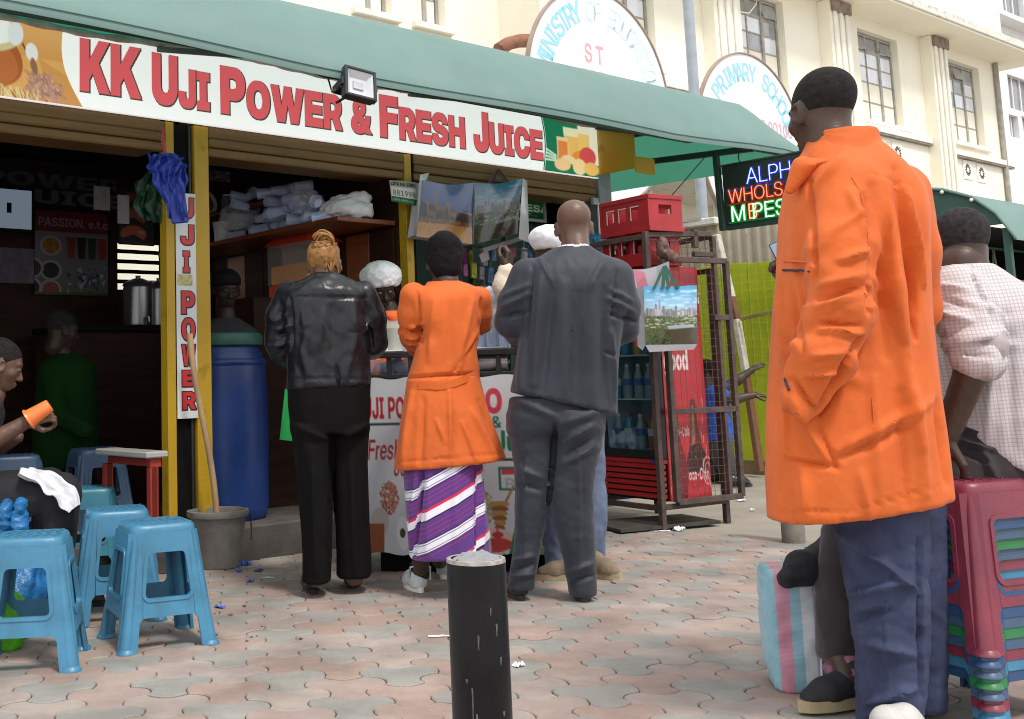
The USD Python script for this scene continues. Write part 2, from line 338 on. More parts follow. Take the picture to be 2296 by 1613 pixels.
def drape(path, wid, amp, seed, nu=26, nv=12, th=.004):
    """A cloth laid along a path: wid is the half width vector at each point of the path."""
    from scipy.interpolate import PchipInterpolator as PI
    p, w = np.asarray(path, float), np.asarray(wid, float); t = np.linspace(0, 1, len(p)); a, b = PI(t, p), PI(t, w); u, v = np.meshgrid(np.linspace(0, 1, nu), np.linspace(-1, 1, nv), indexing='ij')
    X = a(u) + b(u) * v[..., None] * (1 + .18 * np.sin(u * 17 + seed))[..., None]; n = np.cross(np.gradient(X, axis=0), np.gradient(X, axis=1)); n /= np.linalg.norm(n, axis=2, keepdims=True) + 1e-9
    h = amp * (1 - np.abs(2 * meshkit.fbm(np.stack([u * 4, v * 3.2, u * 0 + seed], -1), 3, seed) - 1) * 2) + amp * .8 * np.sin(v * 5 + u * 6)
    i, j = np.meshgrid(np.arange(nu - 1), np.arange(nv - 1), indexing='ij'); k = (i * nv + j).ravel(); F = np.vstack([np.stack([k, k + nv, k + nv + 1], 1), np.stack([k, k + nv + 1, k + 1], 1)]); up = X + n * h[..., None]; dn = up - n * th; N = nu * nv
    return trimesh.Trimesh(np.vstack([up.reshape(-1, 3), dn.reshape(-1, 3)]), np.vstack([F, F[:, ::-1] + N]), process=False)
def vnormals(m):
    return meshkit.arrays(m, True)[2]
CREASE = 1.7
def creases(m, segs, facing=True):
    """Presses folds into cloth. segs: (u1, v1, u2, v2, width, height) measured on the photograph; height in metres, + for a ridge."""
    V, N = np.array(m.vertices), vnormals(m); u, v = proj(V); d = EYE - V; d /= np.linalg.norm(d, axis=1, keepdims=True)
    f = np.clip((N * d).sum(1) * 2.5, 0, 1); h = np.zeros(len(V))
    for u1, v1, u2, v2, w, a in segs:
        ab = np.array([u2 - u1, v2 - v1], float); L = max(ab @ ab, 1e-6); t = np.clip(((u - u1) * ab[0] + (v - v1) * ab[1]) / L, 0, 1)
        dd = np.hypot(u - u1 - t * ab[0], v - v1 - t * ab[1]); tp = np.sin(np.pi * np.clip(t * .86 + .07, 0, 1)) ** .6
        q = dd / (w * .74); h += CREASE * a * tp * np.exp(-q * q)
    m.vertices = V + N * (h * f)[:, None]; return m
def crumple(m, amp, freq, seed=0, stretch=(1, 1, 1), ridged=True):
    V, N = np.array(m.vertices), vnormals(m); p = V * np.array(stretch) * freq + 57.3
    a = meshkit.fbm(p, 3, seed); a = (1 - np.abs(2 * a - 1) * 2.2) if ridged else (2 * a - 1)
    m.vertices = V + N * (amp * a)[:, None]; return m
def sleeve_rings(m, pts, rad, amp, n, seed=0, lo=0.0, hi=1.0):
    """Bunched rings round a sleeve that follows pts."""
    V, N = np.array(m.vertices), vnormals(m); pts = np.asarray(pts, float); L = np.r_[0, np.cumsum(np.linalg.norm(np.diff(pts, axis=0), axis=1))]
    best, tt = np.full(len(V), 1e9), np.zeros(len(V))
    for i in range(len(pts) - 1):
        ab = pts[i + 1] - pts[i]; t = np.clip((V - pts[i]) @ ab / (ab @ ab), 0, 1); d = np.linalg.norm(V - pts[i] - t[:, None] * ab, axis=1)
        b = d < best; best[b] = d[b]; tt[b] = (L[i] + t[b] * (L[i + 1] - L[i])) / L[-1]
    w = np.clip(1.6 - best / rad, 0, 1) * np.clip((tt - lo) * 8, 0, 1) * np.clip((hi - tt) * 8, 0, 1)
    ph = meshkit.noise(V * 9 + seed * 3.1) * 7 + meshkit.noise(V * 23 + seed) * 2
    m.vertices = V + N * (w * amp * np.sin(2 * np.pi * n * tt + ph))[:, None]; return m
def fuse(*ms):
    """The union of closed meshes as one continuous mesh."""
    out = None
    for m in ms:
        k = m3.Manifold(m3.Mesh(np.asarray(m.vertices, np.float32), np.asarray(m.faces, np.uint32)))
        if k.status() != m3.Error.NoError: return cat(*ms)
        out = k if out is None else out + k
    return out
def strip(q, wd, th, up=(0, 0, 1.0)):
    q = np.asarray(q, float); e = EYE - q; e /= np.linalg.norm(e, axis=1, keepdims=True); u = np.asarray(up); v = []
    for s_, t_ in ((-1, 0), (1, 0), (1, 1), (-1, 1)): v.append(q + s_ * wd / 2 * u + e * (th * t_ + .002))
    v = np.stack(v, 1).reshape(-1, 3); k = len(q); f = []
    for i in range(k - 1):
        for j in range(4): f += [[4 * i + j, 4 * i + (j + 1) % 4, 4 * i + 4 + (j + 1) % 4], [4 * i + j, 4 * i + 4 + (j + 1) % 4, 4 * i + 4 + j]]
    f += [[0, 2, 1], [0, 3, 2], [4 * k - 4, 4 * k - 3, 4 * k - 2], [4 * k - 4, 4 * k - 2, 4 * k - 1]]; return trimesh.Trimesh(v, np.array(f), process=False)

# ---------------------------------------------------------------- setting: ground, pavement
soil = mat('joint_sand', (.15, .125, .105), .95, .3, 14, .3, 120, world=True)
top('ground', box(-60, -30, -.30, 90, 120, -.034), mat('packed_earth', (.27, .235, .20), .95, .2, .9, .3, 30, world=True), 'bare packed ground around the kiosks', 'ground', kind='structure')
PAVED = Polygon([(-3.2, 2.3), (3.9, 2.3), (4.4, 5.35), (2.80, 6.46), (2.02, 6.96), (1.55, 7.75), (-.95, 5.9), (-3.2, 4.15)])
top('concrete_apron', plate(Polygon([(4.4, 2.3), (14, 2.3), (18, 30), (-2, 30), (-2, 8), (1.50, 7.72), (1.98, 6.93), (2.78, 6.42), (4.36, 5.32)]), (0, 0, -.033), (1, 0, 0), (0, 1, 0), .028), mat('old_concrete', (.32, .285, .24), .93, .22, 1.7, .35, 40, world=True, rvar=.05, col2=(.22, .19, .155), pos=(.25, .62)), 'dusty concrete strip between the paving and the lime fence', 'pavement', kind='structure')
pave = thing('pavement', 'pink and grey interlocking block paving', 'pavement', kind='structure')
obj('bedding', plate(PAVED, (0, 0, -.033), (1, 0, 0), (0, 1, 0), .024), soil, pave)
TP = .2165; TA = math.radians(34); TV = [np.array([math.cos(TA), math.sin(TA)]) * TP, np.array([math.cos(TA + math.pi / 3), math.sin(TA + math.pi / 3)]) * TP]
def hex_outline():
    R = TP / math.sqrt(3); pts = []
    for e in range(6):
        a0, a1 = TA - math.pi / 6 + e * math.pi / 3, TA + math.pi / 6 + e * math.pi / 3; nrm = np.array([math.cos(TA + e * math.pi / 3), math.sin(TA + e * math.pi / 3)])
        p, q = R * np.array([math.cos(a0), math.sin(a0)]), R * np.array([math.cos(a1), math.sin(a1)]); sg = 1 if e % 2 == 0 else -1
        for t in np.arange(6) / 6: pts.append(p + (q - p) * t + nrm * sg * .036 * math.sin(math.pi * t) ** .85)
    return Polygon(pts)
HEX = hex_outline(); h0 = HEX.buffer(-.0017).simplify(.0011); h1 = HEX.buffer(-.0052).simplify(.0011)
def paver_mesh(c, dz, tilt, clip=None):
    a, b = (affinity.translate(g, *c) for g in (h0, h1))
    if clip is not None: a, b = a.intersection(clip), b.intersection(clip.buffer(-.004))
    if a.is_empty or b.is_empty or a.geom_type != 'Polygon' or b.geom_type != 'Polygon' or a.area < .004: return None
    A = np.array(a.exterior.coords)[:-1]; vt, ft = trimesh.creation.triangulate_polygon(b, engine='earcut')
    B = np.asarray(vt)[:, :2]; zt = lambda q: dz + (q[:, 0] - c[0]) * tilt[0] + (q[:, 1] - c[1]) * tilt[1]
    top_ = np.c_[B, zt(B)]; k = len(A); nb = np.array(b.exterior.coords)[:-1]
    import scipy.spatial as ss
    near = ss.cKDTree(B).query(A)[1]
    r1 = np.c_[A, zt(A) - .0035]; r0 = np.c_[A, np.full(k, -.03)]; o1 = len(top_); o0 = o1 + k; f = [ft]
    i = np.arange(k); j = (i + 1) % k
    ccw = a.exterior.is_ccw
    sq = np.vstack([np.stack([o0 + i, o0 + j, o1 + j], 1), np.stack([o0 + i, o1 + j, o1 + i], 1), np.stack([o1 + i, o1 + j, near[j]], 1), np.stack([o1 + i, near[j], near[i]], 1)])
    f = np.vstack([ft, sq if ccw else sq[:, ::-1]]); m = trimesh.Trimesh(np.vstack([top_, r1, r0]), f, process=False)
    n = np.cross(B[ft[0, 1]] - B[ft[0, 0]], B[ft[0, 2]] - B[ft[0, 0]])
    if n < 0: m.faces[:len(ft)] = m.faces[:len(ft), ::-1]
    return m
def paver_mat(n, c, d):
    return mat(n, c, .88, 0, 3.2, .35, 130, world=True, col2=d, pos=(.30, .66), dist=.006, detail=6, spec=.3, rvar=.06, dirt=(2.1, .66))
pinks = [paver_mat('paver_pink', (.38, .30, .265), (.30, .23, .198)), paver_mat('paver_salmon', (.385, .288, .245), (.30, .218, .182)), paver_mat('paver_pale_pink', (.395, .33, .295), (.315, .258, .228))]
greys = [paver_mat('paver_grey', (.335, .318, .288), (.262, .248, .224)), paver_mat('paver_grey_green', (.31, .302, .275), (.242, .236, .215))]
r_ = np.random.default_rng(5); tiles = []
for i in range(-40, 60):
    for j in range(-40, 60):
        c = np.array([.80, 3.555]) + TV[0] * i + TV[1] * j
        if not PAVED.buffer(.05).contains(affinity.translate(sbox(-.001, -.001, .001, .001), *c)): continue
        u, v = proj((c[0], c[1], 0)); grey = (i - j) % 3 == 0
        m = paver_mesh(c, r_.normal(0, .0013), r_.normal(0, .007, 2), PAVED)
        if m is None: continue
        seen = -60 < u < VW + 60 and v < VH + 70
        tiles.append((0 if seen else 1, c[1], m, (greys if grey else pinks)[r_.choice(len(greys if grey else pinks))]))
tiles.sort(key=lambda t: t[:2])
for _, _, m, mm in tiles[:300]: obj('paver', m, mm, pave, smooth=False)
rest = {}
for _, _, m, mm in tiles[300:]: rest.setdefault(mm.GetPath().name, [mm, []])[1].append(m)
for mm, ms in rest.values(): obj('further_pavers', cat(*ms), mm, pave, smooth=False, kind='stuff')

# ---------------------------------------------------------------- the school building behind (frame of the kiosk: x along its front, y away, z up)
cream = mat('cream_wall_paint', (.86, .82, .69), .85, .06, 1.3, .15, 30, col2=(.82, .77, .62), pos=(.2, .6))
pale = mat('pale_trim_paint', (.80, .77, .68), .85, .08, 2)
lead = mat('weathered_slab_edge', (.66, .64, .58), .9, .2, 6, .5, 40, col2=(.35, .31, .28), pos=(.28, .45))
steel_w = mat('grey_window_steel', (.34, .32, .28), .6, .2, 8)
glass_day = usdkit.material(stage, '/World/Looks/window_glass', {'g': ('glossy_bsdf', {'roughness': .05, 'color': (.95, .97, 1)}), 't': ('transparent_bsdf', {'color': (.8, .85, .88)}), 'm': ('mix_closure', {'fac': .10})},
    [('t.BSDF', 'm.closure1'), ('g.BSDF', 'm.closure2')], surface='m.closure')
net_curt = mat('pale_curtain', (.74, .75, .76), .9, .1, 6)
BB = 4.5
bld = thing('school_building', 'large cream painted school building with steel casement windows, behind the kiosks', 'building', SHOP)
LB = 5.25
wins = [(9.95, 11.0, 5.42, 7.17), (13.25, 14.70, 5.42, 7.17), (17.25, 18.80, 5.42, 7.17), (20.95, 22.45, 5.42, 7.17)]
wall = sbox(8.4, 0, 23.5, 10.6).difference(union_all([sbox(a, c, b, d) for a, b, c, d in wins]))
obj('wall', plate(wall, (0, BB + .25, 0), (1, 0, 0), (0, 0, 1), .25), cream, bld, None)
w0 = [sh(800, 8, LB)[0], sh(880, 40, LB)[0], sh(935, 60, LB)[0], sh(1000, 75, LB)[0]]; wz = sh(985, 64, LB)[2]
wl = sbox(-6, 0, 8.4, 10.6).difference(union_all([sbox(w0[0], wz, w0[1], wz + 1.75), sbox(w0[2], wz, w0[3], wz + 1.75)]))
obj('wall', plate(wl, (0, LB + .25, 0), (1, 0, 0), (0, 0, 1), .25), cream, bld, None)
obj('return_wall', box(8.4, BB + .25, 0, 8.64, LB, 10.6), cream, bld, None)
obj('interior', box(-5, LB + 2.6, .1, 23.3, LB + 2.7, 10.4), mat('dim_room', (.25, .24, .22), .9), bld, None)
obj('end_wall', box(23.3, BB + .25, 0, 23.5, BB + 6, 10.6), cream, bld, None)
pane_pale = mat('painted_reflection_pane', (.70, .73, .76), .12, .10, 2, spec=.8); pane_dim = mat('painted_dim_pane', (.26, .27, .28), .12, .3, 2, spec=.8)
def casement(s0, s1, z0, z1, b, cols, mull):
    p = obj('window', cat(box(s0, b, z0, s0 + .05, b + .05, z1), box(s1 - .05, b, z0, s1, b + .05, z1), box(s0 + .05, b, z0, s1 - .05, b + .05, z0 + .05), box(s0 + .05, b, z1 - .05, s1 - .05, b + .05, z1)), steel_w, bld, None)
    xs = np.linspace(s0 + .05, s1 - .05, cols + 1); rw = [z0 + .05, z0 + .42, z0 + .80, z0 + 1.10, z0 + 1.40, z1 - .05]
    for k in range(1, cols): obj('mullion', box(xs[k] - (.035 if k == mull else .014), b - (.012 if k == mull else 0), z0 + .05, xs[k] + (.035 if k == mull else .014), b + .04, z1 - .05), steel_w, p, None)
    for k in range(cols):
        for q in range(5):
            a, c = xs[k] + .036, xs[k + 1] - .036
            if q: obj('glazing_bar', box(xs[k] + .03, b + .004, rw[q] - (.028 if q == 4 else .012), xs[k + 1] - .03, b + .036, rw[q] + (.028 if q == 4 else .012)), steel_w, p, None)
            lowp = q < 2
            ang = .0 if q < 4 else (.10 if (k + int(s0)) % 2 else 0)
            m = box(a - .02, b + .015, rw[q] + .012, c + .02, b + .021, rw[q + 1] - .012)
            if ang: m = move(move(m, (0, -b, -(rw[q + 1])), 0), (0, b, rw[q + 1]), 0, -ang * 2.2)
            obj('pane', m, cream if lowp else (pane_dim if q == 4 or (k * 7 + q * 5 + int(s0)) % 6 == 0 else pane_pale), p, None)
    obj('curtain', box(s0 + .06, b + .07, z0 + .8, s0 + .06 + (s1 - s0) * .80, b + .08, z1 - .35), net_curt, p, None)
    obj('sill', box(s0 - .1, b - .22, z0 - .09, s1 + .1, b + .06, z0 - .001, .01), pale, p, None)
for k, (a, c, z0, z1) in enumerate(wins): casement(a + .002, c - .002, z0 + .01, z1 - .01, BB + .13, 3 if k else 2, 2 if k else 1)
casement(w0[0] + .002, w0[1] - .002, wz + .01, wz + 1.74, LB + .13, 2, 1); casement(w0[2] + .002, w0[3] - .002, wz + .01, wz + 1.74, LB + .13, 2, 1)
for s0, s1 in ((12.25, 13.0), (15.85, 16.55), (19.75, 20.45)):
    obj('pilaster', box(s0, BB - .22, 0, s1, BB - .002, 7.39), cream, bld, None)
    for q in range(3): obj('pilaster_fillet', box(s0 + .10 + q * .21, BB - .262, 0, s0 + .19 + q * .21, BB - .222, 7.30, .01), pale, bld, None)
    obj('pilaster_head', box(s0 + .06, BB - .29, 7.18, s1 - .02, BB - .223, 7.385, .01), mat('worn_brown_trim', (.24, .19, .15), .8, .3, 8), bld, None)
for s0, s1, z in ((10.9, 12.24, 5.22), (13.01, 15.84, 5.26), (16.56, 19.74, 5.28), (20.46, 23.6, 5.18)):
    obj('ledge', box(s0, BB - .10, z - .06, s1, BB - .003, z + .05, .008), pale, bld, None); obj('ledge_drip', box(s0, BB - .085, z - .10, s1, BB - .003, z - .062), mat('stained_drip', (.22, .19, .16), .9, .3), bld, None)
def vent(s, z, w=.40):
    m = [box(s - w / 2, BB - .018, z - w / 2, s + w / 2, BB - .003, z + w / 2, .004)]; obj('vent_block', m, pale, bld, None); d = []
    for k in range(12):
        a = k * math.pi / 6; d.append(move(box(.06, -.024, -.014, .125, -.0185, .014), (s, BB, z), 0, 0, a))
    obj('vent_slot_shade', d, mat('painted_slot_shade', (.06, .05, .045), .9), bld, None)  # solid dark bars, painted as the shade inside the slots
for s, z in ((17.75, 4.93), (18.4, 4.92), (21.4, 4.87), (22.05, 4.86)): vent(s, z)
obj('roof_slab', box(8.3, 3.72, 7.40, 24.1, BB + 1, 7.44), cream, bld, None)
slab = box(8.3, 3.68, 7.442, 24.12, BB + 1, 7.60, .012); obj('slab_edge', slab, lead, bld, None)
obj('parapet', box(8.4, BB - .1, 7.602, 23.6, BB + .2, 10.6), mat('white_parapet', (.74, .73, .68), .85, .05), bld, None)
for s in (19.6, 20.7): 
    d = [move(box(.12, -.012, -.03, .30, -.002, .03), (s, BB - .1, 8.75), 0, 0, k * math.pi / 7) for k in range(14)]; obj('vent_flower', d, pale, bld, None)
obj('porch_slab', box(8.66, 3.0, 3.42, 16.5, BB - .004, 3.56, .01), lead, bld, None)
obj('downpipe', tube([(23.2, BB - .06, 0), (23.2, BB - .06, 7.38)], .05, 10), steel_w, bld, None, smooth=True)
obj('hood', tube([sh(1118, 112, 4.3), sh(1140, 98, 4.3), sh(1165, 92, 4.3), sh(1200, 92, 4.3), sh(1215, 100, 4.3)], .09, 8), mat('rust_brown_hood', (.24, .10, .06), .8, .2), bld, None, smooth=True)
obj('loop_cable', tube([sh(1636, -20, 4.3), sh(1640, 10, 4.3), sh(1655, 26, 4.3), sh(1680, 30, 4.3), sh(1695, 10, 4.3), sh(1700, -20, 4.3)], .012, 6), pale, bld, None, smooth=True)

far = thing('white_building', 'pale high building with grey windows beyond the school, at the right edge', 'building', SHOP)
FB = 9.0; wf = mat('pale_render', (.74, .74, .73), .9, .04)
fw = [(sh(2248, 0, FB)[0], sh(2294, 0, FB)[0], sh(2250, 48, FB)[2], sh(2250, -60, FB)[2]), (sh(2252, 76, FB)[0], sh(2275, 76, FB)[0], sh(2252, 106, FB)[2], sh(2252, 76, FB)[2]), (sh(2258, 168, FB)[0], sh(2310, 168, FB)[0], sh(2258, 240, FB)[2], sh(2258, 166, FB)[2]), (sh(2262, 262, FB)[0], sh(2282, 262, FB)[0], sh(2262, 305, FB)[2], sh(2262, 256, FB)[2]), (sh(2290, 262, FB)[0], sh(2320, 262, FB)[0], sh(2290, 312, FB)[2], sh(2290, 260, FB)[2])]
obj('wall', plate(sbox(24, 0, 60, 22).difference(union_all([sbox(a, c, b, d) for a, b, c, d in fw])), (0, FB + .3, 0), (1, 0, 0), (0, 0, 1), .3), wf, far, None)
obj('floor_band', box(24, FB - .5, sh(2260, 62, FB)[2], 60, FB - .003, sh(2260, 52, FB)[2]), wf, far, None)
for a, b, c, d in fw:
    p = obj('window', box(a, FB + .16, c, b, FB + .2, d), mat('far_window', (.22, .22, .24), .15, .1), far, None)
    for t in (.33, .66): obj('mullion', box(a + (b - a) * t - .03, FB + .12, c, a + (b - a) * t + .03, FB + .158, d), wf, p, None)

# ---------------------------------------------------------------- round school boards, pole, lime fence, the stall to the right
blue_l, red_l = mat('sky_blue_paint', (.30, .62, .76), .6, .05), mat('board_red_paint', (.74, .36, .40), .6, .05)
faint = mat('glare_paled_blue_paint', (.62, .77, .80), .6, .05)  # later letters paled: glare on the board put into their colour
board_m = mat('white_board_paint', (.80, .80, .80), .5, .03, 2)
def board(label, cs, cz, R, arc, a0, a1, b, extra=()):
    t = thing('school_signboard', label, 'sign', SHOP)
    n = 72; an = np.linspace(0, 2 * np.pi, n, endpoint=False); disc = Polygon(np.stack([np.cos(an) * R, np.sin(an) * R], 1))
    obj('panel', plate(disc, (cs, b + .03, cz), (1, 0, 0), (0, 0, 1), .03), board_m, t, None)
    obj('rim', plate(disc.buffer(.018).difference(disc.buffer(.001)), (cs, b + .04, cz), (1, 0, 0), (0, 0, 1), .055), mat('board_rim', (.33, .24, .2), .7), t, None)
    for q in (-.7, .7): obj('post', tube([(cs + q * R, b + .07, 0), (cs + q * R, b + .07, cz)], .028, 10), steel_w, t, None, smooth=True)
    ms, cm = [], []
    for k, ch in enumerate(arc):
        if ch == ' ': continue
        g = glyphs(ch, 600); x0, y0, x1, y1 = g.bounds; a = a0 + (a1 - a0) * k / (len(arc) - 1); hh = R * .205
        g = affinity.scale(affinity.translate(g, -(x0 + x1) / 2, 0), hh * .8, hh, origin=(0, 0)); g = affinity.rotate(affinity.translate(g, 0, R * .70), math.degrees(a) - 90, origin=(0, 0)); cm.append(faint if arc[0] == 'M' and k > 8 else blue_l); ms.append(plate(g, (cs, b - .0005, cz), (1, 0, 0), (0, 0, 1), .0025))
    for q, (m_, bm) in enumerate(zip(ms, cm)): obj('letter', m_, bm, t, None, smooth=False)
    for txt, x, z, hh, m in extra:
        g = affinity.scale(glyphs(txt, 600), hh * .75, hh, origin=(0, 0)); g = affinity.translate(g, x - (g.bounds[0] + g.bounds[2]) / 2, z); obj('lettering', plate(g, (cs, b - .0005, cz), (1, 0, 0), (0, 0, 1), .0025), m, t, None, smooth=False)
pA, pB, pC = sh(1182, 122, 2.0), sh(1318, 8, 2.0), sh(1478, 165, 2.0)
board('round white board with pale blue arched lettering, left of the grey pole', (pA[0] + pC[0]) / 2 + .06, 3.85, 1.15, 'MINISTRY OF EDUCATION', math.radians(166), math.radians(14), 2.0, [('S T', -.1, .34, .2, red_l), ('PRE', -.12, .06, .2, red_l)])
pA = sh(1560, 195, 2.0)
board('round white board with blue lettering and a red number, right of the pole', pA[0] + 1.13, 3.62, 1.13, 'PRIMARY SCHOOL', math.radians(140), math.radians(20), 2.0, [('BOX 40033 00100', .12, .18, .17, red_l)])
px_ = sh(1556, 200, 1.75); top('utility_pole', tube([(px_[0], 1.75, -.03), (px_[0], 1.75, 12)], .058, 14), mat('galvanised_grey', (.33, .36, .40), .5, .1, 6), 'tall grey steel pole rising behind the awning', 'pole', SHOP, smooth=True)

fen = thing('fence', 'fence of cream corrugated sheet over lime green sheeting', 'fence', SHOP)
lime = mat('lime_green_paint', (.40, .46, .012), .65, .12, 2.5, .2, 20); creamf = mat('cream_sheet_paint', (.52, .46, .36), .75, .12, 3, col2=(.40, .35, .27))
def corr(s, b0, b1, z0, z1, amp, pitch, th=.004):
    n = int((b1 - b0) / pitch * 8); bb = np.linspace(b0, b1, n + 1); ss = s + amp * np.sin(bb / pitch * 2 * np.pi)
    return plate(Polygon(np.r_[np.stack([ss, bb], 1), np.stack([ss + th, bb], 1)[::-1]]), (0, 0, z0), (1, 0, 0), (0, 1, 0), z1 - z0)
for k in range(4): obj('lime_sheet', box(6.4, -.32 + k * .8, .12, 6.412, .475 + k * .8, 1.925 + .012 * (k % 2), .002), lime, fen, None)
for k in range(4): obj('cream_sheet', corr(6.44, -.32 + k * .8, .475 + k * .8, 1.80, 2.33, .012, .10), creamf, fen, None)
obj('kickboard', box(6.385, -.32, -.004, 6.42, 2.88, .119), mat('muddy_board', (.17, .12, .06), .9, .3, 4), fen, None)
obj('cap_rail', box(6.36, .75, 2.331, 6.50, 2.9, 2.40, .01), lead, fen, None); obj('cap_board', move(box(-.1, -.8, 0, .12, .8, .03), (6.42, 1.7, 2.41), .05, .04), mat('grey_weathered_board', (.40, .38, .35), .9, .25, 8), fen, None)
wm = mat('mesh_wire_lime', (.47, .54, .04), .6); mm_ = []
for k in range(26): mm_.append(box(6.375, -.3 + k * .075, .9, 6.379, -.296 + k * .075, 1.9))
for k in range(14): mm_.append(box(6.370, -.3, .92 + k * .075, 6.374, 1.6, .924 + k * .075))
obj('wire_mesh', mm_, wm, fen, None, kind='stuff')
for q in (.0, 1.2, 2.4): obj('fence_post', box(6.50, q, -.03, 6.56, q + .06, 2.33), mat('muddy_board', (0, 0, 0)), fen, None)
pole = thing('leaning_pole', 'leaning wooden prop painted in white and brown lengths against the lime fence', 'pole', SHOP)
wp, bp = mat('chalky_white_paint', (.56, .52, .44), .85, .2, 20), mat('red_brown_paint', (.17, .075, .04), .8, .2, 12)
seq = [((1607, 527), (1640, 667), wp), ((1640, 667), (1652, 716), bp), ((1652, 716), (1672, 834), wp), ((1672, 834), (1705, 1058), bp)]
for (a, c, m) in seq: 
    p0, p1 = shs(*a, 6.2), shs(*c, 6.2); obj('length', bar(p0, p1, .075, .05, .006), m, pole, None)
obj('rail', bar(shs(1660, 716, 6.18), shs(1780, 688, 6.18), .03, .03), mat('bare_timber', (.30, .22, .10), .85, .2), pole, None)

stall = thing('market_stall', 'second stall with rounded green awning, at the right edge', 'stall', SHOP)
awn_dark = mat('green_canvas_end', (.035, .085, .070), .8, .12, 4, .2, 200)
canvas_g = mat('green_canvas', (.205, .325, .30), .65, .10, 3.0, .2, 300, translucent=.32, tcol=(.025, .28, .17), col2=(.225, .345, .32), dist=.003, dirt=(.9, .88))
prof2 = [(.8, 2.51), (-.2, 2.535), (-.75, 2.50), (-1.05, 2.44), (-1.28, 2.34), (-1.45, 2.18), (-1.56, 2.00), (-1.58, 1.95)]
def sheet(prof, ss, drop=None):
    pr = np.array(prof, float); k = len(pr); v = []
    for s in ss:
        z = pr[:, 1] if drop is None else pr[:, 1] - drop(s, pr); v.append(np.c_[np.full(k, s), pr[:, 0], z])
    v = np.vstack(v); i, j = np.meshgrid(np.arange(len(ss) - 1), np.arange(k - 1), indexing='ij'); a = (i * k + j).ravel()
    return trimesh.Trimesh(v, np.vstack([np.stack([a, a + k, a + k + 1], 1), np.stack([a, a + k + 1, a + 1], 1)]), process=False)
obj('awning', sheet(prof2, np.linspace(7.0, 11, 24)), canvas_g, stall, None, smooth=40)
obj('end_panel', plate(Polygon([(b, z) for b, z in prof2[:-2]] + [(-1.50, 2.09), (.8, 2.14)]), (7.02, 0, 0), (0, 1, 0), (0, 0, 1), .006), awn_dark, stall, None)
obj('end_trim', tube([(7.0, b - .004, z + .004) for b, z in prof2], .014, 6), canvas_g, stall, None, smooth=True)
for q in prof2[1:5:1]: obj('stud', move(trimesh.creation.icosphere(1, .016), (6.99, q[0], q[1] - .02)), pale, stall, None)
obj('post', box(7.05, -1.52, -.004, 7.10, -1.47, 2.06), awn_dark, stall, None); obj('post', box(10.5, -1.52, -.004, 10.55, -1.47, 2.06), awn_dark, stall, None)
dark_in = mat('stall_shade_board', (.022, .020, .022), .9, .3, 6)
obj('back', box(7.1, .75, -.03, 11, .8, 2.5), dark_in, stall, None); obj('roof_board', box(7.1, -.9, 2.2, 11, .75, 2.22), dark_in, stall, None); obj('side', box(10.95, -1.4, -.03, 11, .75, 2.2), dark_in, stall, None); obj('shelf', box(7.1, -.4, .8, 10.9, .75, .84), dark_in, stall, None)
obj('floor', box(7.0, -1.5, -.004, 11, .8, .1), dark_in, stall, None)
gcol = [(.25, .03, .06), (.05, .06, .12), (.18, .14, .12), (.09, .03, .10), (.32, .30, .28), (.03, .03, .04), (.22, .05, .12)]; gn = ['red', 'navy', 'brown', 'purple', 'pale grey', 'black', 'crimson']
for z_ in (2.05, 1.66): obj('hanging_rail', tube([(7.1, -.75, z_), (10.9, -.75, z_)], .012, 6), awn_dark, stall, None)
for k in range(26):
    s_, z_ = 7.25 + (k % 9) * .40 + r_.uniform(-.08, .08), (1.72, 1.34, .85)[k // 9]; w_ = r_.uniform(.10, .17); bb_ = -.75 + r_.uniform(-.25, .3)
    if k // 9 < 2: m = move(cat(box(-w_, -.05, -.18, w_, .05, .16, .04), tube([(-w_ * .6, 0, .14), (0, 0, .14 + w_ * 1.3), (w_ * .6, 0, .14)], .012, 6)), (s_, bb_, z_), r_.uniform(-.5, .5)); nm, ct_ = 'hanging_bag', 'bag'
    else: m = move(box(-w_, -.12, 0, w_, .12, r_.uniform(.2, .34), .02), (s_, -.2, .841)); nm, ct_ = 'goods_box', 'box'
    top(nm, m, mat(f'goods_colour_{k % 7}', gcol[k % 7], .7, .25, 12), f'{gn[k % 7]} bag hanging in the shade of the second stall' if nm == 'hanging_bag' else f'{gn[k % 7]} box on the shelf of the second stall', ct_, SHOP, group=f'{gn[k % 7]} bags in the second stall' if nm == 'hanging_bag' else f'{gn[k % 7]} boxes on the second stall shelf')

# ---------------------------------------------------------------- the juice kiosk
yel = mat('chipped_yellow_paint', (.43, .26, .010), .5, .1, 9, .15, 60, col2=(.20, .11, .012), pos=(.22, .42), rvar=.1)
shut = mat('shutter_brown', (.15, .082, .022), .55, .18, 5, .1, 60, stretch=(.3, 1, 4))
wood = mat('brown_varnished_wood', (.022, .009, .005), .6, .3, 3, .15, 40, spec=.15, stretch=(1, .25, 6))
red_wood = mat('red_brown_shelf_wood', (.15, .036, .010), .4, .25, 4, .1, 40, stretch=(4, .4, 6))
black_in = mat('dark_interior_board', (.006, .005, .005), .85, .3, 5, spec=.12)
kio = thing('juice_kiosk', 'dark fronted juice kiosk with yellow posts, roller shutters and open bays', 'kiosk', SHOP)
PZ = .17
obj('floor', box(-3.2, .0, -.03, 3.66, 2.35, PZ, .012), mat('kiosk_floor_concrete', (.08, .07, .064), .9, .25, 4, .3, 40, spec=.2), kio, None)
for a, b in ((-.045, .008), (.138, .232), (1.715, 1.775)):
    obj('post', cat(box(a, -.01, -.004, b, .0, 2.398, .003), box(a, .0, PZ, a + .012, .06, 2.398)), yel, kio, None)
obj('post', cat(box(-2.3, -.01, -.004, -2.24, .05, 2.398, .003)), yel, kio, None)
obj('post_panel', box(.008, .022, PZ, .138, .035, 2.398), black_in, kio, None)
